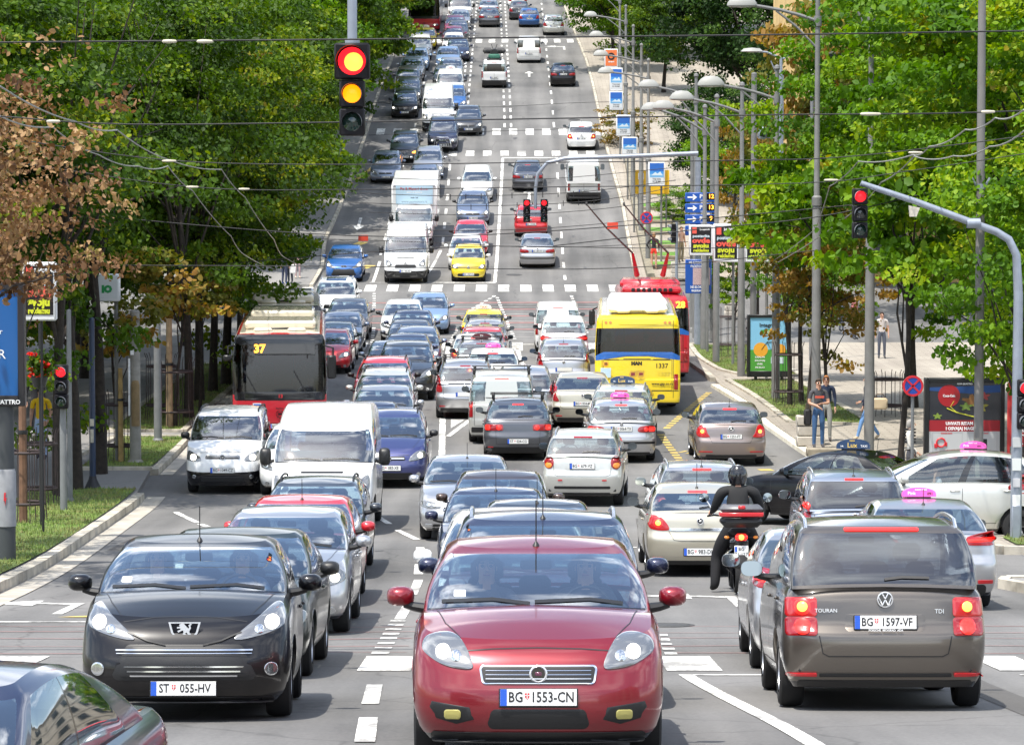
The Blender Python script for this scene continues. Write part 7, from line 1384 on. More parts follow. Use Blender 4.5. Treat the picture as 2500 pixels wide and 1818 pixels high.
# ------------------------------------------------------------ trees
def leaf_mat(name, cols, transl=.35):
    m = bpy.data.materials.new(name); m.use_nodes = True; t = m.node_tree; b = t.nodes['Principled BSDF']; b.inputs['Roughness'].default_value = .55; b.inputs['Specular IOR Level'].default_value = .22
    at_ = N('ShaderNodeAttribute', t); at_.attribute_name = 'tint'; r = N('ShaderNodeValToRGB', t); n = len(cols)
    while len(r.color_ramp.elements) < n: r.color_ramp.elements.new(.5)
    for i, (p, c) in enumerate(cols): r.color_ramp.elements[i].position = p; r.color_ramp.elements[i].color = (*c, 1)
    oi = N('ShaderNodeObjectInfo', t); ad = N('ShaderNodeMath', t, operation='MULTIPLY_ADD'); ad.inputs[1].default_value = .18; k = t.links.new
    sb = N('ShaderNodeMath', t, operation='SUBTRACT'); sb.inputs[1].default_value = .09; k(oi.outputs['Random'], ad.inputs[0]); k(at_.outputs['Fac'], ad.inputs[2]); k(ad.outputs[0], sb.inputs[0]); k(sb.outputs[0], r.inputs['Fac']); k(r.outputs['Color'], b.inputs['Base Color'])
    tl = N('ShaderNodeBsdfTranslucent', t); hs_ = N('ShaderNodeHueSaturation', t); hs_.inputs['Value'].default_value = 1.5; hs_.inputs['Saturation'].default_value = 1.15; k(r.outputs['Color'], hs_.inputs['Color']); k(hs_.outputs['Color'], tl.inputs['Color'])
    ms = N('ShaderNodeMixShader', t); ms.inputs['Fac'].default_value = transl; k(b.outputs[0], ms.inputs[1]); k(tl.outputs[0], ms.inputs[2]); k(ms.outputs[0], t.nodes['Material Output'].inputs['Surface']); MATS[name] = m; return m
LM_dark = leaf_mat('leaf_dark', [(0,(.018,.036,.004)),(.35,(.036,.078,.006)),(.7,(.080,.148,.007)),(.93,(.24,.28,.008)),(1,(.17,.11,.02))])
LM_lime = leaf_mat('leaf_lime', [(0,(.032,.080,.004)),(.35,(.072,.165,.005)),(.7,(.140,.255,.006)),(.95,(.27,.34,.012)),(1,(.26,.22,.02))])
LM_brown = leaf_mat('leaf_brown', [(0,(.07,.034,.015)),(.5,(.19,.10,.045)),(.85,(.36,.23,.11)),(1,(.16,.17,.03))], .25)
LM_rust = leaf_mat('leaf_rust', [(0,(.07,.10,.012)),(.45,(.15,.14,.025)),(.8,(.28,.15,.035)),(1,(.26,.25,.03))])
LM_deep = leaf_mat('leaf_deep', [(0,(.010,.022,.006)),(.5,(.022,.055,.012)),(.85,(.06,.12,.018)),(1,(.10,.17,.02))])
def crown_mesh(name, rx, rz, n_clump, n_leaf, size, lm, seed, flat=.35, cr=1.0, hollow=.45, gap=.0, droop=0):
    r = np.random.default_rng(seed); C = []
    while len(C) < n_clump:
        d = r.normal(size=3); d /= np.linalg.norm(d); q = r.uniform(hollow**3, 1)**(1/3); lob = 1 + .22*math.sin(3*math.atan2(d[1], d[0])+seed) + .16*math.sin(5*d[2]*2+seed*2)
        p = d*q*np.array([rx, rx, rz])*lob
        if p[2] < -rz*.75 and r.random() < .6: continue
        C.append(p)
    C = np.array(C); idx = r.integers(0, n_clump, n_leaf); csz = r.uniform(.6, 1.25, n_clump)*cr
    o = r.normal(size=(n_leaf, 3)); o /= np.linalg.norm(o, axis=1)[:,None]; o *= (r.uniform(0, 1, n_leaf)**.5)[:,None]*csz[idx][:,None]; o[:,2] *= flat
    P = C[idx] + o; P[:,2] -= droop*np.hypot(P[:,0], P[:,1])**2/rx
    nrm = r.normal(size=(n_leaf, 3))*.75 + np.array([0,0,.75]) + .4*C[idx]/np.array([rx,rx,rz]); nrm /= np.linalg.norm(nrm, axis=1)[:,None]
    a = np.cross(nrm, r.normal(size=(n_leaf,3))); a /= np.linalg.norm(a, axis=1)[:,None]+1e-9; b = np.cross(nrm, a); s = size*r.uniform(.6, 1.3, n_leaf)[:,None]
    shape = [(-.5,0,0),(-.22,.36,.07),(.18,.34,.05),(.55,0,-.04),(.18,-.34,.05),(-.22,-.36,.07)]
    V = np.stack([P + s*(u*a + v*b + w*nrm) for u, v, w in shape], 1).reshape(-1, 3)
    me = bpy.data.meshes.new(name); nl = n_leaf; me.vertices.add(nl*6); me.vertices.foreach_set('co', V.astype(np.float32).ravel()); me.loops.add(nl*8); me.polygons.add(nl*2)
    base = (np.arange(nl)*6)[:,None]; lp = np.concatenate([base+np.array([0,3,2,1]), base+np.array([0,5,4,3])], 1).ravel(); me.loops.foreach_set('vertex_index', lp.astype(np.int32)); me.polygons.foreach_set('loop_start', (np.arange(nl*2)*4).astype(np.int32))
    me.update(calc_edges=True); me.validate()
    ct = r.uniform(0, 1, n_clump); tint = np.clip(.68*ct[idx] + .32*r.uniform(0, 1, n_leaf), 0, 1); at_ = me.attributes.new('tint', 'FLOAT', 'POINT'); at_.data.foreach_set('value', np.repeat(tint, 6).astype(np.float32)); me.materials.append(lm)
    return me, C
def trunk_mesh(name, h, r0, C, cz, seed, nb=9, lean=.3, spread=1.0):
    r = np.random.default_rng(seed+50); m = MB(); k = 7; P = [(lean*math.sin(2.2*t)*t*spread, lean*.6*math.sin(3*t+1)*t, h*t) for t in np.linspace(0, 1, k)]; P[0] = (0,0,-.2)
    m.tube(P, [r0*1.35] + [r0*(1-.45*t) for t in np.linspace(.1, 1, k-1)], 10)
    for i in r.choice(len(C), min(nb, len(C)), False):
        s = P[r.integers(3, k)]; e = C[i]+np.array([0,0,cz]); mid = (np.array(s)+e)/2 + np.array([0,0,.35]); m.tube([s, tuple((np.array(s)+mid)/2+r.normal(0,.1,3)), tuple(mid), tuple(e)], [r0*.42, r0*.32, r0*.2, r0*.05], 6)
    return m.mesh(name, M_bark)
TV = {}
def tree_kind(key, rx, rz, cz, h, r0, nc, nl, size, lm, seed, **kw):
    cm_, C = crown_mesh('crown', rx, rz, nc, nl, size, lm, seed, **kw); TV[key] = (trunk_mesh('trunk', h, r0, C, cz, seed), cm_, cz)
tree_kind('bigA', 4.9, 4.6, 7.9, 6.0, .13, 230, 46000, .135, LM_dark, 1, cr=1.05, hollow=.35); tree_kind('bigB', 4.6, 4.9, 8.2, 6.2, .14, 220, 46000, .135, LM_dark, 2, cr=1.05, hollow=.35)
tree_kind('lime', 4.6, 4.8, 7.6, 4.5, .16, 250, 40000, .15, LM_lime, 3, cr=.9, hollow=.35); tree_kind('limeS', 2.6, 2.8, 5.2, 4.2, .09, 95, 11000, .14, LM_lime, 4, cr=.75)
tree_kind('rust', 2.9, 3.0, 5.6, 4.2, .10, 90, 6000, .19, LM_rust, 5, cr=.8); tree_kind('dome', 4.7, 4.3, 5.6, 3.0, .22, 250, 36000, .19, LM_deep, 6, cr=1.0, hollow=.55, flat=.6)
tree_kind('far', 4.4, 4.2, 6.4, 4.0, .2, 200, 26000, .20, LM_dark, 7, cr=1.05, hollow=.45); tree_kind('farL', 4.2, 4.2, 6.4, 4.0, .2, 200, 26000, .20, LM_lime, 8, cr=1.05, hollow=.45)
tree_kind('brown', 2.3, 2.35, 5.9, 4.0, .09, 95, 5600, .105, LM_brown, 9, cr=.6, hollow=.2, flat=.5); tree_kind('young', 1.15, 1.0, 3.3, 3.2, .045, 26, 900, .15, LM_rust, 10, cr=.45, hollow=.1); tree_kind('youngG', 1.4, 1.3, 3.6, 3.3, .06, 36, 1800, .16, LM_lime, 11, cr=.5, hollow=.1)
def tree(key, lb, x, y, s=1.0, rz=None, group=None, sz=None, dz=0, name='tree', off=None, low=0):
    tm, cm_, cz = TV[key]; t = thing(name, lb, 'tree', (x, y, zl(y)+.12+dz), rz if rz is not None else random.uniform(0, 6.28), group); t.scale = (s, s, sz or s); new_obj('trunk', tm, t); c = new_obj('crown', cm_, t); c.location = (0,0,cz)
    if off: a_ = t.rotation_euler[2]; c.location = (off*math.cos(a_)/s, -off*math.sin(a_)/s, cz-low)
    return t
GT = 'large street trees along the left verge'; GT2 = 'second row of trees behind the left pavement'; GT3 = 'trees lining the hill at the left'; GT4 = 'trees lining the hill at the right'
TL = [(-9.77, 70.5, 'bigA', .94), (-9.66, 72.4, 'bigB', .9), (-9.7, 77, 'bigB', .97), (-9.20, 93, 'bigA', .98), (-9.48, 99, 'bigB', 1.0), (-9.43, 103, 'bigA', 1.0), (-9.28, 106, 'bigB', 1.05), (-9.6, 115.5, 'bigA', .95)]
LBL = ['leaning dark trunk left of the low traffic light, with a dense crown', 'thick dark street tree just right of the low traffic light', 'street tree beside the pale concrete pole', 'street tree with a broad trunk left of the route 37 bus', 'slim street tree next to the dark trunk beside the bus', 'forked dark street tree nearest the bus', 'street tree touching the left side of the route 37 bus', 'last street tree before the left side street']
for (x, y, k, s), lb in zip(TL, LBL): tree(k, lb, x, y, s, None, GT, sz=s*1.12, off=(-3.0 if y < 95 else -1.3), low=1.0)
for n, (x, y, k, s) in enumerate(((-14.4,110,'bigA',1.1),(-17.5,92,'bigB',1.25),(-16,121,'bigB',1.1),(-18.5,75,'bigB',1.25),(-12.8,128,'bigA',.95),(-20,104,'bigA',1.3),(-14,139,'bigB',1.0),(-22,120,'bigA',1.3))): tree(k, 'tree in the dim second row behind the left pavement', x, y, s, None, GT2, sz=s*1.15, off=-.01, low=1.5)
for n, (x, y, k, s) in enumerate(((-13.4,160,'bigB',.98),(-12.8,171,'far',1.0),(-12.2,181,'farL',1.0),(-11.8,190,'far',1.05),(-11.3,199,'farL',1.05),(-11.2,208,'far',1.05),(-11.2,217,'farL',1.1),(-11.1,227,'farL',1.1),(-11.0,237,'far',1.1),(-11.2,248,'farL',1.1),(-11.4,260,'far',1.1),(-11.5,273,'farL',1.15),(-11.5,288,'far',1.2),(-11,305,'far',1.2))): tree(k, 'leafy tree lining the hill on the left', x, y, s, None, GT3, sz=s*1.1)
for n, (x, y) in enumerate(((-17,158),(-18,172),(-18,186),(-18,200),(-18,215),(-19,230),(-19,246),(-20,264),(-26,180),(-27,210),(-26,245))): tree(['far','bigB'][n % 2], 'leafy tree behind the first row on the left hill', x, y, 1.3, None, 'back row of trees on the left hill', sz=1.5)
tree('brown', 'small tree of withered brown leaves at the left edge', -8.75, 50.2, .95, .4, sz=1.06); tree('brown', 'second withered brown tree, lower, behind the blue billboard', -8.75, 56.5, .8, 2.2, sz=.95)
tree('young', 'thin staked sapling inside a guard on the small left lawn', -9.63, 80.5, 1.0, None, 'young staked trees in guards'); tree('young', 'sapling inside a guard left of the bus, with greenish rusty leaves', -9.32, 90.5, 1.2, None, 'young staked trees in guards'); tree('young', 'sapling with a crooked stem near the tree trunks left of the bus', -9.08, 95, 1.05, None, 'young staked trees in guards')
# right side
tree('lime', 'big yellow-green lime tree filling the right edge', 12.0, 76, 1.08, .3, sz=1.15); tree('lime', 'bright lime tree left of the big one, in front of the ochre house', 11.9, 97, .90, 1.7, sz=1.05); tree('lime', 'lime tree behind the dark advertising panel', 14.2, 84, 1.2, 3.0, sz=1.2); tree('lime', 'lime tree at the far right behind the pavement', 16.5, 95, 1.25, 4.0, sz=1.2); tree('lime', 'lime tree whose lower boughs hang over the stone planter', 12.9, 68, .92, 5.1, sz=.98)
tree('limeS', 'small green tree beside the poster boxes and the blue sign', 8.65, 127.5, .5, .5, sz=.55); tree('limeS', 'small lime tree over the orange advertising panel', 10.24, 109, .72, 2.5, sz=.72); tree('rust', 'rusty-leaved tree above the orange advertising panel', 9.84, 131, .62, 1, sz=1.12); tree('rust', 'tall russet tree in front of the ochre house', 13.34, 137, 1.1, 3, sz=1.75); tree('rust', 'small half-brown tree on the wide pavement', 8.93, 93, .62, 4, sz=.72)
tree('limeS', 'lime sapling leaning in from the right edge, yellow tips', 9.81, 62.5, .75, 4.4, sz=.92)
tree('dome', 'large round dark-green tree behind the street lamps', 14.44, 207, 1.12, 0, sz=1.22); tree('dome', 'lower bushy tree in front of the round dark-green one', 11.60, 178, .62, 2, sz=.66); tree('limeS', 'feathery light-green tree in front of the dark round tree', 11.00, 163, .95, 1, sz=.95); tree('dome', 'dark-green tree right of the round one', 19.16, 190, 1.0, 4, sz=1.1)
for n, (px_, y, k, s) in enumerate(((7.22, 232, 'farL', .82), (9.00, 246, 'far', 1.0), (7.71, 260, 'farL', .95), (10.46, 240, 'far', 1.05), (13.37, 262, 'farL', 1.2), (6.74, 287, 'far', .85), (10.80, 282, 'farL', 1.3), (16.31, 262, 'far', 1.3), (20.63, 255, 'farL', 1.4), (8.92, 312, 'far', 1.2), (24.81, 240, 'far', 1.4), (28.03, 225, 'farL', 1.4), (30.62, 210, 'far', 1.4), (19.69, 150, 'farL', 1.3), (21.54, 140, 'farL', 1.3), (10.05, 218, 'far', .7), (5.95, 330, 'far', 1.2))): tree(k, 'leafy tree lining the hill on the right', px_, y, s, None, GT4, sz=s*1.1)
bush = lambda lb, x, y, s, k='limeS': tree(k, lb, x, y, s, None, None, sz=s*.8, dz=-3.2*s if k == 'limeS' else -2.6*s, name='shrub')
tree('limeS', 'clipped round shrub on the far right pavement', 8.81, 172, .5, 1, sz=.40, dz=-1.3, name='shrub'); tree('rust', 'brown shrub among the far kerb posts', 6.60, 196, .6, 1, sz=.5, dz=-1.6, name='shrub')
# slender trunks on the right pavement with wire guards
def guard(lb, x, y, r=.42, h=1.6):
    t = thing('tree_guard', lb, 'tree guard', (x, y, zl(y)+.14), 0, 'iron tree guards'); m = MB(); n = 10
    for k in range(n): a = 2*math.pi*k/n; m.tube([(r*1.12*math.cos(a), r*1.12*math.sin(a), -.1), (r*math.cos(a), r*math.sin(a), h*.3), (r*math.cos(a), r*math.sin(a), h*.92), (r*1.12*math.cos(a), r*1.12*math.sin(a), h)], .011, 5)
    m.build('bars', mat('iron_brown', (.045,.03,.03), .7), t); m = MB()
    for z in (h*.22, h*.80): m = MB(); m.lathe([(r*1.0,z-.03),(r*1.04,z),(r*1.0,z+.03),(r*.97,z),(r*1.0,z-.03)], n=24); m.build('hoop', MATS['iron_brown'], t)
    return t
guard('iron guard round the staked sapling on the small left lawn', -9.63, 80.5, .40, 1.75); guard('iron guard round the nearest sapling on the left verge', -9.37, 63.0, .36, 1.7); guard('iron guard beside the nearest one, behind the yellow-shirted person post', -9.83, 68, .36, 1.6); guard('iron guard round the sapling left of the bus', -9.32, 90.5, .5, 1.9); guard('iron guard behind it nearer the grey pole', -9.89, 92.5, .45, 1.9)
guard('iron guard right of the grey pole on the right verge', 8.24, 97.5, .42, 1.9); guard('iron guard behind the orange advertising panel', 8.56, 113.5, .45, 1.9); guard('iron guard round the far verge sapling', 7.95, 122.5, .4, 1.8); guard('iron guard on the wide pavement behind the walking woman', 10.82, 94, .45, 1.3)
GS_ = 'slender street trees on the right verge'
for lb, x, y in (('slender tree trunk inside the guard right of the grey pole', 8.29, 97.6), ('dark slender trunk just right of the guarded one', 8.77, 99), ('leaning slender trunk above the stone planter', 8.39, 92.5), ('slender trunk in front of the dark panel', 8.65, 73)): tree('youngG', lb, x, y, 1.25, None, GS_, sz=1.55)
stk = thing('stake', 'yellow wooden stake tied to the sapling on the small left lawn', 'stake', (-9.59, 80.1, zl(80.1)+.15)); MB().tube([(0,0,-.1),(0,0,2.3)], [.07,.055], 8).build('post', mat('raw_wood', (.36,.24,.09), .7, noise=.25, nscale=6), stk); MB().lathe([(.08,1.5),(.085,1.53),(.08,1.56)], n=10).build('tie', M_black, stk)
st2 = thing('stake', 'brown wooden stake in the nearest iron guard at the left', 'stake', (-9.42, 62.9, zl(62.9)+.15)); MB().tube([(0,0,-.1),(0,0,3.0)], [.085,.07], 8).build('post', mat('brown_wood', (.16,.085,.05), .8, noise=.25, nscale=6), st2); MB().lathe([(.10,1.7),(.105,1.74),(.10,1.78)], n=10).build('tie', M_black, st2)
st3 = thing('stake', 'pale wooden stake in the guard left of the bus', 'stake', (-9.44, 90.1, zl(90.1)+.15)); MB().tube([(0,0,-.1),(0,0,3.0)], [.10,.08], 8).build('post', mat('pale_wood', (.30,.21,.12), .8, noise=.25, nscale=6), st3); MB().lathe([(.115,1.7),(.12,1.74),(.115,1.78)], n=10).build('tie', M_black, st3)
# red flowers in a hanging basket
fbk = thing('flower_basket', 'hanging basket of red flowers on a black post at the left', 'flower basket', (-8.95, 62, zl(62)+.15)); bz = zl(62)+.15; zc = -3.53-bz; m = MB(); m.tube([(0,.08,-.1),(0,.08,zc+.9)], .032, 8); m.build('post', M_black, fbk); m = MB(); m.lathe([(.001,-.24),(.11,-.20),(.16,-.05),(.17,0)], (0,-.05,zc-.1), 14); m.build('pot', M_black, fbk)
cmf, _ = crown_mesh('leaves', .17, .24, 24, 520, .08, LM_dark, 21, cr=.2); o = new_obj('leaves', cmf, fbk); o.location = (0,-.05,zc+.1); fm, _ = crown_mesh('flowers', .18, .27, 12, 170, .075, leaf_mat('petal_red', [(0,(.45,.012,.01)),(1,(.7,.03,.02))]), 23, cr=.12, hollow=.8); o = new_obj('flowers', fm, fbk); o.location = (0,-.08,zc+.1)
# ------------------------------------------------------------ people
SK = mat('skin', (.50,.28,.19), .55); 
def person(lb, x, y, rz=0, h=1.74, top=(.1,.1,.1), legs=(.08,.12,.25), shoe=(.03,.03,.03), hair=(.05,.03,.02), pose=None, z=None, seated=False, female=False, hair_len=0, sleeves='short', bald=False, glasses=None, skin=None, helmet=None, group=None, extra=None, slope=0, skirt=None, bulk=1.0):
    k = h/1.75; J = dict(pel=(0,0,.96), bel=(0,-.01,1.10), che=(0,.0,1.30), nek=(0,.0,1.47), nek2=(0,-.012,1.545), hed=(0,-.02,1.635), top=(0,-.012,1.70))
    for s, S in ((1,'R'),(-1,'L')): J.update({'sh'+S:(s*.185,.0,1.425), 'el'+S:(s*.235,.02,1.15), 'wr'+S:(s*.245,-.05,.91), 'ha'+S:(s*.245,-.075,.82), 'hi'+S:(s*.09,0,.93), 'kn'+S:(s*.10,-.02,.51), 'an'+S:(s*.105,.02,.09), 'to'+S:(s*.12,-.13,.035)})
    for n, p in (pose or {}).items(): J[n] = p
    B_ = bulk; rad = dict(pel=(.145,.105), bel=(.128,.095), che=(.158,.11), nek=(.072,.07), nek2=(.056,.058), hed=(.074,.092), top=(.062,.076))
    if female: rad.update(pel=(.15,.11), bel=(.105,.085), che=(.138,.11), nek=(.06,.06))
    for S in 'RL': rad.update({'sh'+S:(.068,.062), 'el'+S:(.046,.046), 'wr'+S:(.030,.028), 'ha'+S:(.042,.020), 'hi'+S:(.094,.092), 'kn'+S:(.063,.063), 'an'+S:(.043,.046), 'to'+S:(.042,.032)})
    rad = {n: (a*(B_ if n[:2] not in ('ne','he','to','ha','wr') else 1), b*(B_ if n[:2] not in ('ne','he','to','ha','wr') else 1)) for n, (a, b) in rad.items()}
    order = list(J); E = [('pel','bel'),('bel','che'),('che','nek'),('nek','nek2'),('nek2','hed'),('hed','top')]
    for S in 'RL': E += [('nek','sh'+S),('sh'+S,'el'+S),('el'+S,'wr'+S),('wr'+S,'ha'+S),('pel','hi'+S),('hi'+S,'kn'+S),('kn'+S,'an'+S),('an'+S,'to'+S)]
    V = [Vector(J[n])*k for n in order]; RD = [tuple(a*k for a in rad[n]) for n in order]; seg = list(order)
    ix = {n:i for i, n in enumerate(order)}; EE = [(ix[a], ix[b]) for a, b in E]
    for S, s in (('R',1),('L',-1)):          # five fingers, unequal and bent
        hd, wr = Vector(J['ha'+S])*k, Vector(J['wr'+S])*k; d = (hd-wr).normalized(); side = d.cross(Vector((s,0,0))).normalized(); cur = side.cross(d).normalized()*(-s)
        for f in range(4):
            o = (f-1.5)*.019*k; Ln = (.055,.068,.063,.048)[f]*k; p1 = hd + side*o + d*Ln*.6; p2 = p1 + d*Ln*.4 + cur*Ln*.35; i1 = len(V); V += [p1, p2]; RD += [(.0085*k,)*2, (.007*k,)*2]; seg += ['ha'+S]*2; EE += [(ix['ha'+S], i1), (i1, i1+1)]
        p1 = wr + (hd-wr)*.5 + side*.035*k + cur*.012*k; p2 = p1 + d*.035*k + side*.010*k; i1 = len(V); V += [p1, p2]; RD += [(.010*k,)*2, (.008*k,)*2]; seg += ['ha'+S]*2; EE += [(ix['wr'+S], i1), (i1, i1+1)]
    me = bpy.data.meshes.new('body'); me.from_pydata(V, EE, []); o = bpy.data.objects.new('body_tmp', me); COL.objects.link(o); md = o.modifiers.new('skin', 'SKIN'); md.use_smooth_shade = True; md.branch_smoothing = .6
    for i, sv in enumerate(me.skin_vertices[0].data): sv.radius = RD[i]; sv.use_root = (i == 0)
    o.modifiers.new('sub', 'SUBSURF').levels = 2; bpy.context.view_layer.update(); bm_ = bpy.data.meshes.new_from_object(o.evaluated_get(bpy.context.evaluated_depsgraph_get())); bpy.data.objects.remove(o); bpy.data.meshes.remove(me)
    cc = lambda c, nm: mat('%s_%d_%d_%d' % (nm, c[0]*999, c[1]*999, c[2]*999), c, .8, noise=.08, nscale=30)
    bm_.materials.clear(); sk = SK if skin is None else mat('skin_%d' % int(skin[0]*999), skin, .55)
    for mm in (sk, cc(top,'cloth'), cc(legs,'cloth'), cc(shoe,'shoe')): bm_.materials.append(mm)
    A = [(Vector(V[a]), Vector(V[b]), seg[a], seg[b]) for a, b in EE]
    for f in bm_.polygons:
        c = f.center; best = None
        for a, b, sa, sb in A:
            ab = b-a; t = max(0, min(1, (c-a).dot(ab)/max(ab.length_squared, 1e-9))); dd = (c-(a+ab*t)).length
            if best is None or dd < best[0]: best = (dd, sa, sb, t)
        _, sa, sb, t = best; n = sa[:2]; m_ = 0
        if sa in ('pel',) and sb == 'bel': m_ = 2 if t < .35 else 1
        elif sa in ('bel','che') : m_ = 1 if not (sa == 'che' and t > .93) else 0
        elif sa == 'nek' and sb[:2] == 'sh': m_ = 1
        elif n == 'sh': m_ = 1 if (sleeves == 'long' or t < .62) else 0
        elif n == 'el': m_ = 1 if sleeves == 'long' else 0
        elif sa == 'pel' or n in ('hi',): m_ = 2 if not (skirt and n == 'hi' and t > skirt) else 0
        elif n == 'kn': m_ = (2 if t < .95 else 3) if not skirt else 0
        elif n == 'an': m_ = 3
        f.material_index = m_
    t = thing('person', lb, 'person', (x, y, (zl(y)+.13 if z is None else z)), rz, group, slope); new_obj('body', bm_, t)
    hc = Vector(J['hed'])*k; m = MB()
    # face: nose, brows and eyes, mouth, ears are one small mesh set on the head
    fc = MB(); fc.tube([tuple(hc+Vector((0,-.088,.022))*k), tuple(hc+Vector((0,-.118,-.016))*k), tuple(hc+Vector((0,-.092,-.028))*k)], [.010*k,.016*k,.011*k], 8, 0)
    for s in (1,-1): fc.lathe([(.001,-.010),(.011,-.006),(.013,0)], tuple(hc+Vector((s*.033,-.088,.018))*k), 8, 'y', 1); fc.tube([tuple(hc+Vector((s*.020,-.090,.040))*k), tuple(hc+Vector((s*.050,-.080,.040))*k)], .005*k, 5, 1); fc.lathe([(.001,-.005),(.019,-.003),(.019,.003),(.001,.005)], tuple(hc+Vector((s*.076,.004,-.004))*k), 10, 'x', 0, sx=.6)
    fc.tube([tuple(hc+Vector((-.024,-.086,-.052))*k), tuple(hc+Vector((0,-.093,-.052))*k), tuple(hc+Vector((.024,-.086,-.052))*k)], .006*k, 5, 2); fc.build('face', [sk, M_ink, mat('lips', (.38,.12,.10), .5)], t)
    if helmet is None:
        if not bald:
            Vh, Fh = [], []; nn, mm2 = 14, 9
            for i in range(mm2):
                ph = R(90) - (R(90)+R(20 + hair_len*40))*i/(mm2-1)
                for j in range(nn):
                    a = 2*math.pi*j/nn; fr_ = max(0, -math.sin(a)); pz = ph if fr_ < .3 else max(ph, R(28+14*fr_)); rr = 1.0 + .04*math.sin(7*a+i); drop = (hair_len*.10*(i/(mm2-1))**2 if fr_ < .3 else 0)
                    Vh.append(tuple(hc + Vector((.088*rr*math.cos(pz)*math.cos(a), .105*rr*math.cos(pz)*math.sin(a)+.008, .105*rr*math.sin(pz)+.018-drop))*k))
            for i in range(mm2-1):
                for j in range(nn): Fh.append((i*nn+j, i*nn+(j+1)%nn, (i+1)*nn+(j+1)%nn, (i+1)*nn+j))
            new_obj('hair', mesh('hair', Vh, Fh, [cc(hair,'hair')], None, True, 80), t)
    else:
        mh = MB(); mh.lathe([(.001,.155),(.07,.145),(.118,.09),(.135,.02),(.13,-.05),(.112,-.11),(.09,-.125)], tuple(hc), 22, sx=.95, sy=1.08, m=0); mh.lathe([(.132,.055),(.138,.0),(.132,-.03)], tuple(hc+Vector((0,-.012,.0))), 22, sx=.95, sy=1.08, m=1); mh.build('helmet', [M_gloss, M_black], t)
    if glasses:
        g_ = MB()
        for s in (1,-1): g_.box(tuple(hc+Vector((s*.034,-.102,.018))*k), (.05*k,.008,.034*k), 0, .006)
        g_.box(tuple(hc+Vector((0,-.104,.024))*k), (.03,.006,.006)); g_.build('glasses', M_gloss, t)
    return t
def bag(lb, loc, w, h, d, col, rz=0, strap=True):
    t = thing('bag', lb, 'bag', loc, rz); m = MB(); m.box((0,0,0), (w,d,h), 0, min(w,d,h)*.28); m.build('pouch', mat('bag_%d_%d' % (col[0]*999, col[2]*999), col, .7), t)
    if strap: m = MB(); m.tube([(-w*.35,0,h*.42),(-w*.2,0,h*.85),(w*.2,0,h*.85),(w*.35,0,h*.42)], .012, 6); m.build('strap', mat('strap_brown', (.12,.08,.05), .7), t)
    return t
# waiting couple
yc_, xm = 84.2, 7.89
man = person('man in grey T-shirt and jeans waiting with folded arms', xm, yc_, R(8), 1.80, (.065,.065,.075), (.045,.11,.24), (.05,.05,.06), (.05,.035,.025), dict(elR=(.25,-.05,1.14), wrR=(.06,-.21,1.14), haR=(-.03,-.22,1.12), elL=(-.25,-.03,1.14), wrL=(-.08,-.24,1.08), haL=(.0,-.27,1.02)), glasses=1, bald=False)
m = MB(); m.box((0,-.128,1.335), (.24,.012,.06)); m.build('shirt_print', mat('print_red', (.60,.10,.06), .7), man)
bag('black shoulder bag at the hip of the waiting man', (xm-.27, yc_+.05, zl(yc_)+.13+.80), .20, .42, .14, (.012,.012,.014))
xw, yw_ = 8.28, 86.2
wom = person('woman with red hair and sunglasses behind the waiting man', xw, yw_, R(-6), 1.74, (.012,.022,.055), (.30,.30,.28), (.06,.05,.05), (.36,.14,.04), None, female=True, hair_len=.9, sleeves='long', glasses=1)
bag('small rucksack with turquoise straps on the red-haired woman', (xw+.02, yw_+.18, zl(yw_)+.13+1.22), .28, .40, .16, (.02,.05,.10), 0, False)
# woman walking behind the pole
xk, yk = 9.42, 86.5
person('woman in navy top and blue jeans striding behind the grey pole', xk, yk, R(-75), 1.72, (.012,.016,.04), (.13,.26,.50), (.50,.40,.28), (.05,.03,.02), dict(knR=(.10,-.22,.53), anR=(.10,-.34,.10), toR=(.11,-.48,.05), knL=(-.10,.10,.50), anL=(-.10,.36,.13), toL=(-.11,.24,.035), elR=(.24,-.10,1.17), wrR=(.22,-.28,1.05), haR=(.2,-.36,1.03)), female=True, hair_len=1.2, sleeves='long')
bag('cream handbag on the arm of the striding woman', (xk+.30, yk-.1, zl(yk)+.13+.98), .40, .30, .14, (.58,.46,.30))
# yellow shirt, left pavement
xy_, yy_ = -11.67, 81
person('person in yellow T-shirt and pale jeans walking on the left pavement', xy_, yy_, R(0), 1.78, (.80,.50,.01), (.42,.54,.75), (.03,.03,.05), (.04,.03,.02), dict(knR=(.10,-.10,.52), anR=(.10,-.10,.10), toR=(.11,-.24,.04), knL=(-.09,.0,.50), anL=(-.10,.16,.12), toL=(-.11,.03,.035), wrR=(.20,-.10,.94), haR=(.16,-.14,.88)), bulk=1.15)
person('person in dark clothes standing behind the blue billboard', -12.83, 88, R(20), 1.75, (.012,.012,.016), (.02,.02,.025), (.6,.6,.58), (.03,.02,.02), sleeves='long'); person('person with pink top at the far left pavement', -13.12, 95, R(-20), 1.68, (.5,.30,.38), (.06,.08,.12), (.1,.1,.1), (.10,.06,.03), female=True, hair_len=.8)
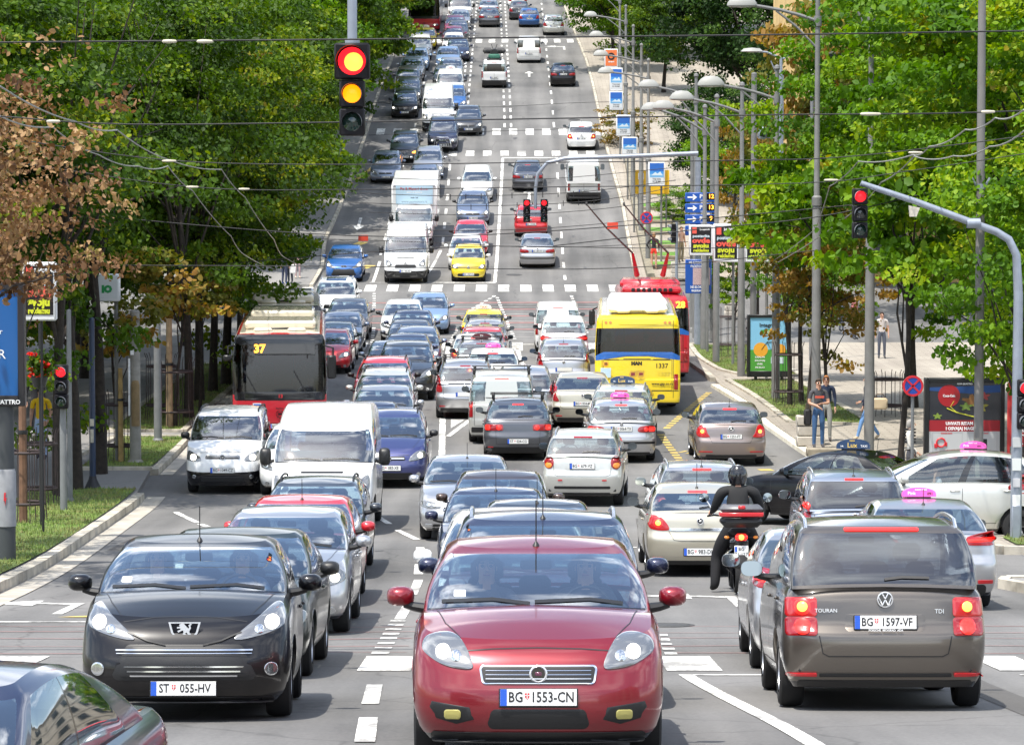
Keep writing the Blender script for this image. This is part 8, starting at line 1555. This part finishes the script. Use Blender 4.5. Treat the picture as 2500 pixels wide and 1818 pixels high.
# right edge people
xs_, ys2 = 8.71, 71.5
st_ = person('person in striped jumper pulling a shopping trolley behind the round sign', xs_, ys2, R(70), 1.62, (.60,.58,.54), (.05,.05,.06), (.05,.04,.04), (.30,.28,.26), dict(elL=(-.23,-.05,1.15), wrL=(-.2,-.22,1.0), haL=(-.2,-.27,.95)), sleeves='long', female=True, hair_len=.4)
m = MB()
for z in np.linspace(1.12,1.40,5): m.lathe([(.172,z-.014),(.175,z),(.172,z+.014)], (0,0,0), 18, sx=1.0, sy=.72)
m.build('stripes', M_ink, st_)
tr_ = thing('shopping_trolley', 'folding shopping trolley beside the person in stripes', 'trolley', (8.58, 70.4, zl(70.4)+.13)); m = MB()
for s in (-1,1): m.tube([(s*.12,0,.1),(s*.12,.0,.95),(s*.10,.05,1.02)], .014, 6)
m.tube([(-.1,.05,1.02),(.1,.05,1.02)], .016, 6); [m.tube([(-.12,0,z),(.12,0,z)], .009, 5) for z in (.25,.45,.65,.85)]; m.build('frame', M_black, tr_); 
for s in (-1,1): m = MB(); m.lathe([(.10,-.02),(.11,0),(.10,.02),(.001,.02)], (s*.15,0,.11), 14, 'x'); m.build('wheel', M_tyre, tr_)
person('person in blue shirt with red bag at the far right behind the panel', 10.66, 72.5, R(-60), 1.76, (.20,.30,.40), (.10,.12,.16), (.05,.05,.05), (.25,.15,.08), dict(elR=(.26,-.12,1.2), wrR=(.2,-.32,1.18), haR=(.18,-.39,1.17)))
bag('red shoulder bag of the person at the far right', (10.69-.15, 72.2, zl(72)+.13+1.0), .26, .3, .14, (.45,.02,.03))
# far people
person('woman in black top and red shorts standing beyond the trolleybus', 6.75, 156.0, R(175), 1.74, (.012,.012,.015), (.72,.04,.02), (.5,.5,.5), (.35,.18,.08), dict(elR=(.34,.05,1.18), wrR=(.20,-.04,.99), haR=(.13,-.07,.96)), female=True, sleeves='long', skirt=.35, hair_len=.5)
person('shirtless-looking person in pale pink at the far junction corner', 8.17, 158.5, R(40), 1.76, (.55,.38,.32), (.25,.22,.15), (.1,.1,.1), (.10,.06,.04)); person('person in dark blue standing at the far left corner', -10.43, 150.2, R(150), 1.62, (.02,.025,.045), (.03,.04,.08), (.05,.12,.4), (.03,.02,.02), sleeves='long'); person('person with a white bag beside the one in dark blue', -10.18, 150.5, R(-30), 1.60, (.03,.03,.035), (.04,.05,.07), (.1,.1,.1), (.03,.02,.02), sleeves='long'); person('person in pink at the far left corner', -9.97, 152.5, R(10), 1.52, (.6,.35,.38), (.5,.35,.35), (.5,.4,.3), (.12,.07,.04), female=True)
bag('white carrier bag with red print held at the far left corner', (-10.05, 150.2, zl(150)+.13+.72), .30, .42, .10, (.7,.68,.66))
for n, (x, y, c) in enumerate(((13.67, 121, (.5,.45,.42)), (13.49, 129, (.45,.15,.15)), (13.28, 132, (.15,.2,.3)))): person(['pale-dressed passer-by far back on the wide pavement', 'passer-by in red far back on the wide pavement', 'passer-by in blue far back under the lime trees'][n], x, y, R(60*n), 1.72, c, (.08,.09,.12), (.05,.05,.05), (.06,.04,.03))
# people inside vehicles
def driver(lb, root, s, x=.37, top=(.05,.055,.07), skin_=None, back=.95, pose=None, hair=(.03,.02,.02), dz=0):
    e = s['yc']+s['dw']+.06; base = dict(knR=(.12,-.42,1.02), knL=(-.12,-.42,1.02), anR=(.12,-.62,.68), anL=(-.12,-.62,.68), toR=(.12,-.74,.64), toL=(-.12,-.74,.64), elR=(.25,-.22,1.16), wrR=(.16,-.42,1.22), haR=(.14,-.48,1.26), elL=(-.25,-.22,1.16), wrL=(-.16,-.42,1.22), haL=(-.14,-.48,1.26)); base.update(pose or {})
    p = person(lb, 0, 0, 0, 1.72, top, (.04,.045,.06), pose=base, hair=hair, skin=skin_); p.matrix_basis = root.matrix_basis @ Matrix.Translation((x, e+back-.10, .60-.93+dz)); return p
driver('driver of the crimson hatchback', bravo, s_bravo, .37, (.06,.06,.07)); driver('passenger of the crimson hatchback', bravo, s_bravo, -.37, (.10,.10,.12)); driver('driver of the glossy black hatchback', p207, s_207, .37, (.08,.12,.2)); driver('passenger of the glossy black hatchback', p207, s_207, -.37, (.05,.05,.06))
driver('bus driver in blue shirt behind the windscreen of bus 37', bus, s_b, .62, (.02,.06,.18), None, .9, None, (.2,.15,.12), .75); driver('passenger in white T-shirt standing at the front of bus 37', bus, s_b, -.75, (.62,.62,.60), None, .7, dict(knR=(.10,-.02,.51), knL=(-.10,-.02,.51), anR=(.105,.02,.09), anL=(-.105,.02,.09), toR=(.12,-.13,.04), toL=(-.12,-.13,.04)), (.1,.07,.05), .90)
driver('taxi driver resting his head on a hand at the open window', pic, s_pic, .42, (.62,.64,.70), None, .95, dict(elR=(.36,-.12,1.28), wrR=(.25,-.10,1.52), haR=(.16,-.06,1.62)), (.04,.03,.02), .02)
for n, (x, c, yy) in enumerate(((-.85, (.5,.25,.28), 10.6), (.25, (.6,.3,.28), 10.9))):
    p = person(['passenger with green cap seen through the back window of the yellow bus', 'passenger in salmon shirt at the back window of the yellow bus'][n], 0, 0, 0, 1.7, c, (.1,.1,.12), hair=((.05,.2,.12) if n == 0 else (.06,.04,.03))); p.matrix_basis = yb.matrix_basis @ Matrix.Translation((x*-1, yy, .62))
# ------------------------------------------------------------ motorcycle and rider
mx_, my_ = 3.36, 48.3; sl = slope_at(my_); mo = thing('motorcycle', 'black motorcycle with red-trimmed top box, seen from behind', 'motorcycle', (mx_, my_, zl(my_)+.005), 0, None, sl)
def tyre(m, y, r, w):
    m.lathe([(r*.72,-w*.5),(r*.9,-w*.52),(r,-w*.2),(r,w*.2),(r*.9,w*.52),(r*.72,w*.5)], (0,y,r), 26, 'x', 0); m.lathe([(r*.72,-w*.35),(r*.66,-w*.3),(r*.66,w*.3),(r*.72,w*.35)], (0,y,r), 26, 'x', 1)
    for k in range(6): a = k*math.pi/3; m.box((0, y+math.cos(a)*r*.35, r+math.sin(a)*r*.35), (w*.3, r*.66, .05), 1, .01, (a,0,0))
    m.lathe([(.05,-.06),(.05,.06)], (0,y,r), 10, 'x', 1)
for y, r, w in ((-.35,.31,.17),(1.05,.31,.12)): m = MB(); tyre(m, y, r, w); m.build('wheel', [M_tyre, M_gloss], mo)
m = MB(); m.box((0,.25,.70), (.26,.8,.22), 0, .08); m.box((0,.68,.84), (.34,.5,.28), 0, .12); m.box((0,.35,.42), (.30,.5,.36), 0, .08); m.box((0,-.30,.74), (.20,.5,.12), 0, .05); m.tube([(0,1.0,.35),(0,.86,.75),(0,.78,1.0)], .05, 8)
for s in (-1,1): m.tube([(s*.10,-.35,.31),(s*.12,.2,.42)], .035, 8); m.tube([(s*.09,1.05,.31),(s*.09,.80,1.02)], .028, 8)
m.box((0,-.44,.66), (.17,.10,.22), 0, .03, (.5,0,0)); m.build('frame', M_gloss, mo); m = MB(); m.box((0,.10,.86), (.30,.75,.10), 0, .05); m.build('seat', M_dark, mo)
m = MB(); m.tube([(.17,.3,.33),(.19,-.1,.36),(.20,-.45,.44)], [.035,.055,.06], 10); m.build('exhaust', M_silver, mo)
m = MB(); m.box((0,-.42,1.02), (.58,.40,.17), 0, .07); m.box((0,-.42,1.19), (.60,.42,.12), 1, .055); bx = m.build('top_box', [M_black, mat('box_grey', (.10,.10,.11), .4, 0, .5)], mo); m = MB(); m.box((0,-.632,1.115), (.60,.03,.06), 0, .012); m.box((-.29,-.5,1.115), (.03,.24,.06), 0, .012); m.box((.29,-.5,1.115), (.03,.24,.06), 0, .012); m.box((.0,-.63,1.215), (.10,.03,.05), 0, .012); m.build('reflector', M_refl, bx)
m = MB(); m.box((0,-.53,.80), (.17,.08,.10), 0, .03); m.build('tail_light', M_redl, mo); m = MB(); m.lathe([(.001,-.03),(.035,-.02),(.04,0)], (0,-.565,.80), 12, 'y'); m.build('lit_core', M_orl, mo)
for s in (-1,1): m = MB(); m.tube([(s*.05,-.50,.80),(s*.16,-.51,.80)], .01, 6, 1); m.box((s*.20,-.52,.80), (.07,.05,.045), 0, .015); m.build('indicator', [M_amber, M_black], mo)
m = MB(); m.box((0,-.53,.60), (.19,.01,.17), 0, .004); pp = m.build('licence_plate', M_white, mo); lettering('BG', .065, M_ink, pp, (0,-.537,.635)); lettering('21·127', .065, M_ink, pp, (0,-.537,.565)); m = MB(); m.box((-.075,-.537,.635), (.03,.004,.07)); m.build('country_band', M_blue, pp); m = MB(); m.lathe([(.001,-.006),(.055,-.004),(.055,0)], (0,-.535,.475), 18, 'y', sy=.6); o = m.build('country_oval', M_lettw, mo); lettering('SRB', .04, M_ink, o, (0,-.544,.475)); m = MB(); m.box((0,-.53,.405), (.09,.02,.05), 0, .008); m.build('reflector', M_refl, mo)
m = MB(); m.tube([(-.40,.56,1.05),(-.30,.66,1.06),(0,.74,1.03),(.30,.66,1.06),(.40,.56,1.05)], .016, 8); m.build('handlebar', M_black, mo)
for s in (-1,1): m = MB(); m.tube([(s*.30,.66,1.06),(s*.38,.64,1.22),(s*.42,.62,1.27)], .009, 6, 0); m.lathe([(.001,.02),(.065,.015),(.07,-.005)], (s*.45,.60,1.31), 18, 'y', 0); m.lathe([(.001,-.008),(.066,-.006)], (s*.45,.60,1.31), 18, 'y', 1); m.build('mirror', [M_chrome, M_mirror], mo)
LEA = (.010,.010,.011)
rd = person('motorcyclist in black leather and black helmet, one foot on the road', 0, 0, 0, 1.78, LEA, (.008,.008,.010), (.01,.01,.01), pose=dict(pel=(0,0,.90), bel=(0,-.06,1.03), che=(0,-.10,1.24), nek=(0,-.12,1.41), nek2=(0,-.13,1.48), hed=(0,-.14,1.57), top=(0,-.135,1.62), shR=(.215,-.11,1.36), shL=(-.215,-.11,1.36), elR=(.29,-.20,1.15), elL=(-.29,-.20,1.15), wrR=(.33,-.43,1.05), wrL=(-.33,-.43,1.05), haR=(.34,-.52,1.05), haL=(-.34,-.52,1.05), hiR=(.12,-.02,.87), hiL=(-.12,-.02,.87), knR=(.27,-.20,.48), knL=(-.24,-.34,.62), anR=(.30,-.12,.08), anL=(-.24,-.10,.34), toR=(.33,-.28,.05), toL=(-.24,-.25,.28)), sleeves='long', helmet=1, bulk=1.38)
rd.matrix_basis = mo.matrix_basis @ Matrix.Translation((0, .05, 0)) @ Matrix.Rotation(math.pi, 4, 'Z') @ Matrix.Diagonal((1.12, 1.08, 1.08, 1)); mo.scale = (1.06, 1.06, 1.06)
